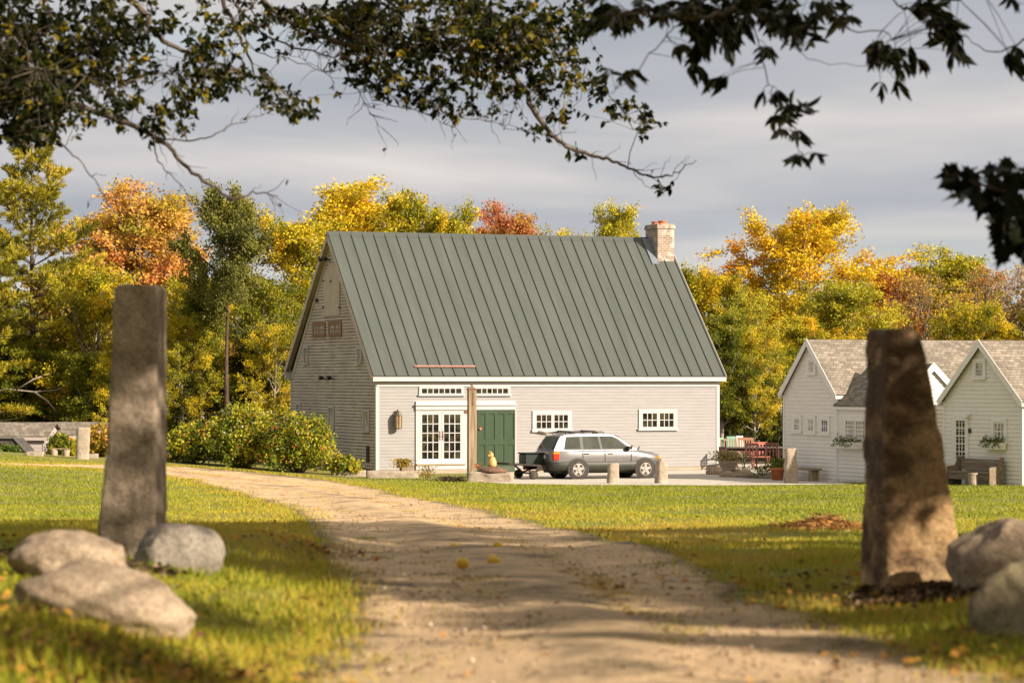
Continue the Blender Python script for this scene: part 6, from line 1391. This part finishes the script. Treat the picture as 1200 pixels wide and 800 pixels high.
# ------------------------------------------------------------------ near trees whose limbs hang into the picture
def leaf6(C, D, Nn, ln, wd, fold=.10, droop=.12):
    """two-sided folded leaf, six vertices, two quads"""
    S = np.cross(D, Nn); S /= np.linalg.norm(S, axis=1, keepdims=True) + 1e-9; U = np.cross(S, D)
    ln = ln[:, None]; wd = wd[:, None]
    b_ = C; r1 = C + D * ln * .30 + S * wd * .46 + U * ln * fold; r2 = C + D * ln * .68 + S * wd * .36 + U * ln * fold * .6; t_ = C + D * ln - U * ln * droop
    l1 = C + D * ln * .30 - S * wd * .46 + U * ln * fold; l2 = C + D * ln * .68 - S * wd * .36 + U * ln * fold * .6
    V = np.stack([b_, r1, r2, t_, l2, l1], 1).reshape(-1, 3); n = len(C)
    I = (np.arange(n)[:, None] * 6 + np.array([[0, 1, 2, 3, 0, 3, 4, 5]])).ravel()
    return V, I
class Near:
    def __init__(s, seed): s.rg = rs(seed); s.mb = MB(); s.sk = []; s.C, s.D, s.Ln, s.Wd, s.K = [], [], [], [], []
    def limb(s, P, r0, r1, wob=.012, sub=5):
        P = [Vector(p) for p in P]; Q = []
        for i in range(len(P) - 1):
            p0, p1, p2, p3 = P[max(i - 1, 0)], P[i], P[i + 1], P[min(i + 2, len(P) - 1)]
            for k in range(sub):
                f = k / sub; Q.append(.5 * ((2 * p1) + (p2 - p0) * f + (2 * p0 - 5 * p1 + 4 * p2 - p3) * f * f + (3 * p1 - p0 - 3 * p2 + p3) * f ** 3))
        Q.append(P[-1]); Q = [q + Vector(s.rg.normal(0, wob, 3)) if 0 < i < len(Q) - 1 else q for i, q in enumerate(Q)]
        s.mb.tube(Q, [r0 + (r1 - r0) * i / (len(Q) - 1) for i in range(len(Q))], 6); s.sk += [np.array(q) for q in Q]
        return Q
    def px(s, pts, Y, r0, r1, dy=0.0):
        """limb through photo positions at distance Y, drifting dy in depth along its length"""
        n = len(pts); return s.limb([pt(x, y, Y + dy * i / max(1, n - 1)) for i, (x, y) in enumerate(pts)], r0, r1)
    def twigs(s, Q, n, ln, r=.004, leaves=7, leaf=.075, t0=.2, up=-.1, bare=.0):
        for i in range(n):
            t_ = t0 + (1 - t0) * s.rg.rand(); q = t_ * (len(Q) - 1); a = int(min(q, len(Q) - 2)); p = np.array(Q[a].lerp(Q[a + 1], q - a)); d = unit(np.array(Q[min(a + 2, len(Q) - 1)] - Q[a])) * .7 + rdir(1, s.rg)[0] * .8; d[2] += up
            s.twig(p, p + unit(d) * ln * s.rg.uniform(.5, 1.3), r, 0 if s.rg.rand() < bare else leaves, leaf)
    def twig(s, p, e, r, leaves, leaf, k=None):
        L_ = np.linalg.norm(e - p); m1 = p * .6 + e * .4 + s.rg.normal(0, .07 * L_, 3); m2 = p * .25 + e * .75 + s.rg.normal(0, .07 * L_, 3)
        s.mb.tube([p, m1, m2, e], [r, r * .8, r * .6, r * .35], 4)
        if not leaves: return
        k = s.rg.rand() if k is None else k
        d0 = unit(e - p)
        for j in range(leaves):
            w = 1 - .75 * s.rg.rand() ** 1.4; c = (m2 * (1 - (w - .6) / .4) + e * ((w - .6) / .4)) if w > .6 else (p * (1 - w / .6) + m2 * (w / .6))
            d = d0 * .5 + rdir(1, s.rg)[0] * .9; d[2] -= .55
            s.C.append(c); s.D.append(unit(d)); l = leaf * s.rg.uniform(.6, 1.25); s.Ln.append(l); s.Wd.append(l * s.rg.uniform(.48, .66)); s.K.append(np.clip(k * .55 + .45 * s.rg.rand(), 0, 1))
    def cluster(s, x, y, rx, ry, Y, ntw, leaves=8, leaf=.075, dz=.45, reach=1.0, k=None):
        """ntw leafy twigs whose tips fill a patch, each springing from the nearest limb"""
        SK = np.array(s.sk)
        for i in range(ntw):
            a = s.rg.rand() * 2 * PI; r = math.sqrt(s.rg.rand()); e = np.array(pt(x + rx * r * math.cos(a), y + ry * r * math.sin(a), Y + s.rg.normal(0, dz)))
            d = np.linalg.norm(SK - e, axis=1); j = int(np.argmin(d + s.rg.rand(len(d)) * .18)); p = SK[j]
            L_ = np.linalg.norm(e - p)
            if L_ > 1.0:
                mid_ = p * .45 + e * .55 + s.rg.normal(0, .08 * L_, 3); s.mb.tube([p, p * .7 + mid_ * .3 + s.rg.normal(0, .03 * L_, 3), mid_], [.008, .006, .005], 4); s.sk.append(mid_); SK = np.array(s.sk); p = mid_
            s.twig(p, e, .0042, leaves, leaf, k)
    def leaflets(s, p, e, size, n=5):
        """a compound leaf: stalk from p to e with drooping leaflets in a fan"""
        s.mb.tube([p, p * .5 + e * .5 + np.array([0, 0, .02]), e], [.004, .003, .002], 4); d0 = unit(e - p); sd = unit(np.cross(d0, np.array([0, 0, 1.])) + s.rg.normal(0, .2, 3)); k = s.rg.rand()
        for j in range(n):
            a = (j - (n - 1) / 2) / max(1, (n - 1) / 2); d = d0 * (1 - .45 * abs(a)) + sd * a * .8 + s.rg.normal(0, .13, 3); d[2] -= .62
            s.C.append(e - d0 * size * .25 * abs(a)); s.D.append(unit(d)); l = size * (1.05 - .3 * abs(a)) * s.rg.uniform(.85, 1.1); s.Ln.append(l); s.Wd.append(l * .31); s.K.append(np.clip(k * .6 + .3 * s.rg.rand(), 0, 1))
    def finish(s, root, bark, leafm):
        s.mb.build('trunk', M[bark], root, True); n = len(s.C); rg_ = s.rg; Nn = rdir(n, rg_); Nn[:, 2] += .7
        V, I = leaf6(np.array(s.C), np.array(s.D), Nn / np.linalg.norm(Nn, axis=1, keepdims=True), np.array(s.Ln), np.array(s.Wd))
        link('crown', np_mesh('crown', V, I, 4, {'rnd': np.repeat(np.array(s.K), 2)}), M[leafm], root)
M['lf_near'] = leafmat('near_oak_leaves', [(0, (.005, .009, .002)), (.5, (.013, .020, .003)), (.70, (.05, .058, .006)), (.86, (.24, .20, .014)), (1, (.46, .26, .025))], .45, .05)  # upper stops paint sunlit accents into an otherwise near-black leaf tone
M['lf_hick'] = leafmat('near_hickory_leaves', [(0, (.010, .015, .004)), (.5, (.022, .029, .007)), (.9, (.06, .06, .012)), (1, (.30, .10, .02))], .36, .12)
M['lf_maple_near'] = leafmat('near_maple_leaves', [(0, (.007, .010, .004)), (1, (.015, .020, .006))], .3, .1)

oak = thing('oak_tree', 'big shady tree whose leafy limbs hang across the top left and centre of the view', 'tree')
nr = Near(501)
tX_, tY_ = -8.2, 30.8; tb = gz(tX_, tY_)
nr.mb.tube([(tX_ - .1, tY_, tb - .3), (tX_, tY_, tb + .5), (tX_ + .1, tY_ + .1, tb + 2.2), (tX_ + .05, tY_ + .1, tb + 4), (tX_ + .3, tY_ + .3, tb + 6.5), (tX_, tY_ + .4, tb + 9)], [.46, .37, .34, .31, .2, .05], 12)
B0 = Vector((tX_ + .1, tY_ + .1, tb + 2.6)); B1 = Vector((tX_ + .05, tY_ + .1, tb + 3.8)); B2 = Vector((tX_ + .2, tY_ + .2, tb + 5.4))
# low left limb
q1 = nr.limb([B0, pt(-170, 0, 30.9), pt(-60, 40, 30.5), pt(40, 105, 30.0), pt(110, 130, 30.0), pt(180, 160, 29.8), pt(212, 190, 29.8), pt(246, 217, 29.7), pt(276, 233, 29.7), pt(296, 225, 29.7), pt(326, 230, 29.7)], 0.0465, 0.0054)
q2 = nr.px([(182, 160), (205, 165), (240, 163), (262, 152), (285, 140), (308, 134)], 29.8, 0.0105, 0.0027)
q3 = nr.px([(178, 158), (186, 190), (205, 212), (236, 250)], 29.8, 0.0097, 0.0027, .1)
q4 = nr.px([(45, 108), (62, 146), (80, 178), (106, 204), (132, 246), (160, 280)], 29.7, 0.0120, 0.0027, -.2)
q5 = nr.px([(110, 130), (145, 105), (122, 80), (96, 62)], 30.2, 0.0105, 0.0036, .4)
# upper left limb
q6 = nr.limb([B1, pt(-140, -120, 31.2), pt(0, -70, 31.5), pt(90, -30, 31.8), pt(160, 5, 32.0), pt(180, 35, 32.0), pt(196, 50, 32.1), pt(226, 65, 32.1), pt(262, 78, 32.0), pt(300, 92, 32.0), pt(335, 110, 31.8), pt(362, 140, 31.8)], 0.0558, 0.0036)
q7 = nr.px([(196, 50), (196, 75), (205, 100)], 32.1, 0.0045, 0.0018)
# long limb over the top to the centre
q8 = nr.limb([B2, pt(-100, -330, 32.4), pt(60, -230, 33.3), pt(180, -110, 33.9), pt(245, -30.0, 34.0), pt(275, 30, 34.2), pt(290, 65, 34.2), pt(300, 90, 34.2)], 0.0620, 0.0072)
q9 = nr.limb([pt(180, -110, 33.9), pt(265, -40, 33.8), pt(330, 18, 33.6), pt(366, 38, 33.5), pt(400, 50, 33.3), pt(440, 62, 33.3), pt(500, 62, 33.2), pt(550, 55, 33.0), pt(600, 40, 33.0)], 0.0310, 0.0108)
q10 = nr.px([(275, 5), (310, 40), (350, 58), (385, 66), (420, 92), (436, 118)], 34.0, 0.0165, 0.0036)
q11 = nr.px([(260, 0), (300, 60), (350, 72), (384, 85), (340, 66)], 34.3, 0.0075, 0.0027)
q12 = nr.px([(398, 50), (406, 82), (420, 108), (430, 128), (448, 150)], 33.5, 0.0105, 0.0027, .2)
q13 = nr.px([(420, 105), (445, 108), (462, 98)], 33.5, 0.0045, 0.0018)
q14 = nr.limb([pt(60, -230, 33.3), pt(260, -250, 33.9), pt(440, -160, 34.5), pt(520, -70, 34.5), pt(560, 10, 34.3), pt(590, 70, 34.2), pt(622, 120, 34.0), pt(640, 150, 34.0), pt(660, 168, 33.9), pt(690, 181, 33.9), pt(718, 188, 33.8), pt(742, 200, 33.8), pt(772, 206, 33.8), pt(795, 202, 33.8), pt(816, 188, 33.8)], 0.0527, 0.0036)
q15 = nr.px([(742, 200), (752, 212), (763, 221), (778, 222)], 33.8, 0.0045, 0.0027)
q16 = nr.px([(795, 202), (802, 193), (806, 184)], 33.8, 0.0030, 0.0018)
q17 = nr.px([(560, 10), (610, 30), (650, 60), (680, 85), (710, 110), (735, 135), (758, 150)], 34.3, 0.0135, 0.0027, -.2)
q18 = nr.px([(520, -70), (600, -30), (650, 10), (690, 40)], 34.5, 0.0165, 0.0045)
q19 = nr.px([(440, 62), (480, 100), (520, 130), (560, 140), (596, 146)], 33.3, 0.0105, 0.0027)
q20 = nr.px([(436, 118), (470, 125), (500, 134), (530, 150)], 33.6, 0.0075, 0.0027)
q21 = nr.px([(600, 100), (612, 130), (625, 152), (640, 158)], 34.0, 0.0045, 0.0027)
LF = .088
for a in [(50, 40, 110, 60, 21.0, 60, 9), (20, 90, 80, 60, 20.4, 56, 9), (20, 120, 50, 40, 20.2, 30, 9), (40, 60, 95, 78, 20.2, 66, 9), (30, 120, 70, 40, 20, 40, 9), (95, 45, 85, 55, 20.6, 46, 9), (10, 15, 60, 40, 20.6, 30, 9), (110, 120, 55, 26, 20, 22, 8), (170, 135, 40, 22, 20, 14, 8), (10, 155, 26, 22, 20, 12, 8), (55, 160, 18, 14, 19.8, 5, 6), (160, 20, 50, 24, 21.2, 16, 8), (205, 20, 30, 14, 21.4, 6, 6),
          (245, 80, 38, 32, 21.3, 34, 8), (235, 118, 32, 20, 21.2, 20, 8), (290, 90, 36, 20, 21.3, 20, 8), (325, 118, 24, 14, 21.2, 12, 7), (355, 132, 16, 14, 21.2, 12, 7), (190, 140, 26, 18, 19.9, 9, 7), (146, 70, 30, 40, 20.6, 18, 8), (290, 12, 60, 24, 22.7, 18, 7), (330, 32, 40, 30, 22.6, 14, 6),
          (250, 35, 40, 22, 21.6, 12, 6), (380, 20, 60, 26, 22.4, 30, 9),
          (450, 25, 70, 32, 22.3, 62, 10), (450, 70, 45, 30, 22.3, 34, 9), (520, 25, 70, 32, 22.3, 66, 10), (520, 75, 60, 32, 22.4, 48, 9), (480, 105, 45, 20, 22.4, 24, 8), (545, 115, 50, 22, 22.3, 26, 8), (590, 30, 60, 36, 22.6, 56, 10), (600, 80, 55, 32, 22.7, 42, 9), (650, 55, 45, 40, 22.7, 34, 9), (670, 20, 36, 24, 22.9, 20, 8),
          (640, 105, 40, 24, 22.7, 22, 8), (690, 100, 30, 22, 22.7, 16, 8), (735, 128, 30, 14, 22.7, 12, 8), (757, 148, 12, 10, 22.6, 5, 6), (635, 152, 14, 12, 22.7, 6, 6), (672, 130, 18, 12, 22.7, 6, 6), (692, 178, 10, 6, 22.5, 2, 4), (776, 218, 10, 7, 22.5, 4, 5), (400, 95, 14, 20, 22.3, 4, 5), (420, 15, 30, 20, 22.3, 14, 9)]:
    nr.cluster(a[0], a[1], a[2], a[3], a[4] * 1.5, int(a[5] * (1.55 if a[1] < 72 or a[0] < 60 else 1.1)), leaves=a[6] + 3, leaf=LF, dz=.7)
for q_, n_, l_ in ((q1, 16, .22), (q2, 9, .12), (q3, 7, .12), (q4, 3, .14), (q10, 10, .3), (q12, 10, .25), (q14, 16, .2), (q11, 6, .2), (q20, 8, .2), (q19, 8, .2), (q8, 8, .35)): nr.twigs(q_, n_, l_ * 1.4, .005, 1, .07, .5, 0, .8)
# rest of the crown above and beside the picture, which shades the ground
for i in range(46):
    az = i * 2.4; el = rs(i).uniform(.15, 1.2); r_ = rs(i + 50).uniform(2.0, 4.4); c = Vector((tX_ + .1, tY_ + .2, tb + rs(i + 9).uniform(4.2, 8.8))); e = c + Vector((math.cos(az) * math.cos(el), math.sin(az) * math.cos(el), math.sin(el) * .8)) * r_
    if e.z - 3.4 < e.y * .142 and e.x > -.19 * e.y: continue
    Q = nr.limb([c, c.lerp(e, .5) + Vector((0, 0, .15)), e], .035, .008, .02, 4); nr.twigs(Q, 16, .6, .007, 12, .12, .3, 0)
# the high canopy over the drive, above the picture
for i in range(64):
    rr = rs(900 + i); X = rr.uniform(-7.5, 6.0); Y = rr.uniform(13, 33); z = rr.uniform(6.8, 11.5)
    if z - 3.4 < .145 * Y + .9: continue
    SKA = np.array([q for q in nr.sk if q[2] - 3.4 > .15 * q[1] + .3])
    c = SKA[int(np.argmin(np.linalg.norm(SKA - np.array([X * .6 - 2.0, Y + 1, z - 1.2]), axis=1)))]; e = Vector((X, Y, z))
    Q = nr.limb([Vector(c), Vector(c).lerp(e, .5) + Vector((0, 0, .5)), e], .05, .010, .04, 4); nr.twigs(Q, 18, .7, .008, 16, .15, .55, 0)
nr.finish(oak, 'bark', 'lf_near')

hick = thing('hickory_tree', 'tree with drooping fans of long dark leaflets hanging in at the top right', 'tree')
nr = Near(733); hX, hY = 8.2, 26.0; tb = gz(hX, hY)
nr.mb.tube([(hX, hY, tb - .3), (hX, hY, tb + .6), (hX - .1, hY, tb + 3), (hX - .2, hY + .2, tb + 6), (hX - .1, hY + .2, tb + 9)], [.34, .27, .23, .16, .04], 12)
Bh = Vector((hX - .15, hY + .1, tb + 4.2))
h1 = nr.limb([Bh, pt(1350, -160, 25.7), pt(1180, -120, 25.1), pt(1040, -60, 24.7), pt(950, -20, 24.6), pt(880, 0, 24.6), pt(830, 20, 24.4), pt(780, 20, 24.4), pt(730, 18, 24.4)], .07, .006)
h2 = nr.limb([pt(1350, -160, 25.7), pt(1240, -60, 25.4), pt(1150, -10, 25.1), pt(1090, 8, 25.1), pt(1060, 10, 25.0), pt(1045, 0, 25.0)], .03, .005)
h3 = nr.limb([pt(1240, -60, 25.4), pt(1215, 20, 25.5), pt(1195, 52, 25.5), pt(1160, 60, 25.5), pt(1130, 40, 25.4)], .014, .003)
h4 = nr.px([(880, 0), (890, 60), (902, 105), (915, 128), (935, 175), (942, 186)], 24.6, .006, .003)
h5 = nr.px([(950, -20), (985, 30), (1040, 40), (1048, 60)], 24.7, .008, .003)
h6 = nr.px([(810, 20), (775, 48), (740, 90), (715, 110)], 24.4, .006, .003, .2)
h7 = nr.px([(880, 0), (912, 40), (960, 72), (1030, 78)], 24.6, .005, .002)
def fans(lst, Y, size):
    SK = np.array(nr.sk)
    for (x, y, n) in lst:
        for i in range(int(n * 1.7 + .5)):
            e = np.array(pt(x + nr.rg.normal(0, 9), y + nr.rg.normal(0, 6), Y + nr.rg.normal(0, .25))); j = int(np.argmin(np.linalg.norm(SK - e, axis=1) + nr.rg.rand(len(SK)) * .1)); p = SK[j]
            if np.linalg.norm(p - e) < .03: e = e + np.array([nr.rg.normal(0, .05), 0, -.05])
            nr.leaflets(p, e, size * nr.rg.uniform(.8, 1.15), 5 + 2 * (nr.rg.rand() < .4))
fans([(708, 12, 4), (735, 22, 4), (722, 5, 3), (760, 5, 3), (780, 15, 3), (718, 30, 2), (740, 85, 2), (805, 15, 4), (820, 30, 4), (812, 55, 3), (845, 10, 4), (862, 22, 4), (880, 20, 4), (905, 15, 4), (925, 25, 4), (930, 42, 3), (945, 20, 3), (955, 8, 3), (860, 40, 2), (835, 55, 2), (815, 85, 2), (990, 12, 3), (975, 25, 2), (845, 85, 2), (895, 55, 2),
      (1040, 55, 4), (1052, 72, 3), (1046, 98, 1), (1065, 60, 2), (1090, 14, 3), (1105, 26, 4), (1112, 45, 3), (1075, 4, 2), (1120, 62, 2), (1180, 62, 2), (1192, 72, 2), (1198, 2, 1), (928, 124, 3), (915, 140, 2), (930, 152, 1), (940, 186, 2), (905, 118, 1), (870, 3, 4), (915, 0, 4), (830, 0, 4), (790, 0, 3)], 24.7, .20)
for i in range(34):
    az = i * 2.4; r_ = rs(i + 70).uniform(1.6, 3.8); c = Vector((hX - .1, hY + .1, tb + rs(i + 3).uniform(4.2, 8.5))); e = c + Vector((math.cos(az), math.sin(az), rs(i).uniform(-.1, .8))) * r_
    if e.z - 3.4 < e.y * .16 and abs(e.x) < .2 * e.y + .3: continue
    Q = nr.limb([c, c.lerp(e, .5) + Vector((0, 0, .12)), e], .03, .008, .02, 4)
    for k in range(26):
        p = np.array(Q[nr.rg.randint(3, len(Q))]); d = rdir(1, nr.rg)[0]; nr.leaflets(p, p + d * .35, .2, 5)
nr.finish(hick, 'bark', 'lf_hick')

# near maple at the right edge: lobed leaves
mapl = thing('maple_tree', 'near maple with a dark mass of lobed leaves at the right edge of the view', 'tree')
mX, mY = 6.6, 21.2; tb = gz(mX, mY); mb = MB()
mb.tube([(mX, mY, tb - .3), (mX, mY, tb + .5), (mX - .05, mY, tb + 2.2), (mX + .1, mY + .1, tb + 4.5), (mX, mY, tb + 7)], [.22, .17, .14, .10, .03], 10)
rg_ = rs(19); SK = []
def mlimb(P, r0, r1):
    mb.tube(P, [r0 + (r1 - r0) * i / (len(P) - 1) for i in range(len(P))], 6); SK.extend(np.array(p) for p in P)
mlimb([(mX, mY, tb + 2.4), pt(1330, 150, 21.5), pt(1260, 180, 21.2), pt(1215, 215, 21.0), pt(1180, 225, 20.8), pt(1145, 215, 20.8), pt(1120, 205, 20.8)], .035, .004)
mlimb([pt(1260, 180, 21.2), pt(1225, 245, 21.2), pt(1195, 268, 21.2), pt(1175, 285, 21.2)], .012, .003)
LOBE = [(0, 0), (.16, .02), (.42, -.06), (.36, .16), (.60, .34), (.36, .40), (.34, .56), (.18, .54), (0, 1.0)]
LOBE = LOBE + [(-a, b) for a, b in LOBE[-2:0:-1]]
Vm, Km = [], []
def mleaf(c, d, n_, s):
    sd = unit(np.cross(d, n_)); u = np.cross(sd, d)
    for a, b in LOBE: Vm.append(c + d * b * s + sd * a * s * .95 - u * .12 * s * (abs(a) * .8 + b * b * .5))
    Km.append(rg_.rand())
TG = [(1200, 235, 40, 45, 70), (1160, 215, 40, 24, 46), (1130, 208, 20, 14, 16), (1190, 275, 22, 24, 26), (1180, 290, 12, 10, 7), (1185, 195, 18, 10, 12), (1240, 230, 40, 70, 60)]
for (x, y, rx, ry, n) in TG:
    for i in range(n):
        a = rg_.rand() * 2 * PI; r = math.sqrt(rg_.rand()); e = np.array(pt(x + rx * r * math.cos(a), y + ry * r * math.sin(a), 21.0 + rg_.normal(0, .28))); A_ = np.array(SK); p = A_[int(np.argmin(np.linalg.norm(A_ - e, axis=1)))]
        mb.tube([p, p * .5 + e * .5 + rg_.normal(0, .008, 3), e], [.002, .0015, .001], 3); d = unit(unit(e - p) * .4 + np.array([rg_.normal(-.3, .5), rg_.normal(0, .4), -.35])); mleaf(e, d, unit(rg_.normal(0, .55, 3) + np.array([0, -.5, .5])), rg_.uniform(.11, .18))
for i in range(30):
    az = i * 2.4; c = np.array([mX, mY, tb + rg_.uniform(3.2, 6.6)]); e = c + np.array([math.cos(az), math.sin(az), rg_.uniform(0, .6)]) * rg_.uniform(1.2, 2.8)
    if abs(e[0]) < .2 * e[1] + .5 and e[2] - 3.4 < .16 * e[1]: continue
    mlimb([c, c * .5 + e * .5 + np.array([0, 0, .1]), e], .02, .006)
    for k in range(60):
        w = rg_.uniform(.3, 1.1); q = c * (1 - w) + e * w + rg_.normal(0, .22, 3); mleaf(q, rdir(1, rg_)[0], unit(rg_.normal(0, .5, 3) + np.array([0, 0, 1])), rg_.uniform(.10, .16))
mb.build('trunk', M['bark'], mapl, True)
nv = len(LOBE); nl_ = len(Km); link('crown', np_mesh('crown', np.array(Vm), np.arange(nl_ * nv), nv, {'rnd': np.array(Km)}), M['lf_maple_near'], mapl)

# roadside trees standing to the right and behind the viewer; their shade falls across the drive
for i, (X, Y, H_, W_, kd, rz_, ft, lab) in enumerate(SHADE):
    t_ = put_tree('roadside_tree', kd, lab, 0, 0, Y, 0, 'shade', 'bark', rz_, 'roadside trees outside the view', X=X, H=H_, W=W_)
    t_.location.z = gz(*ft) - .05
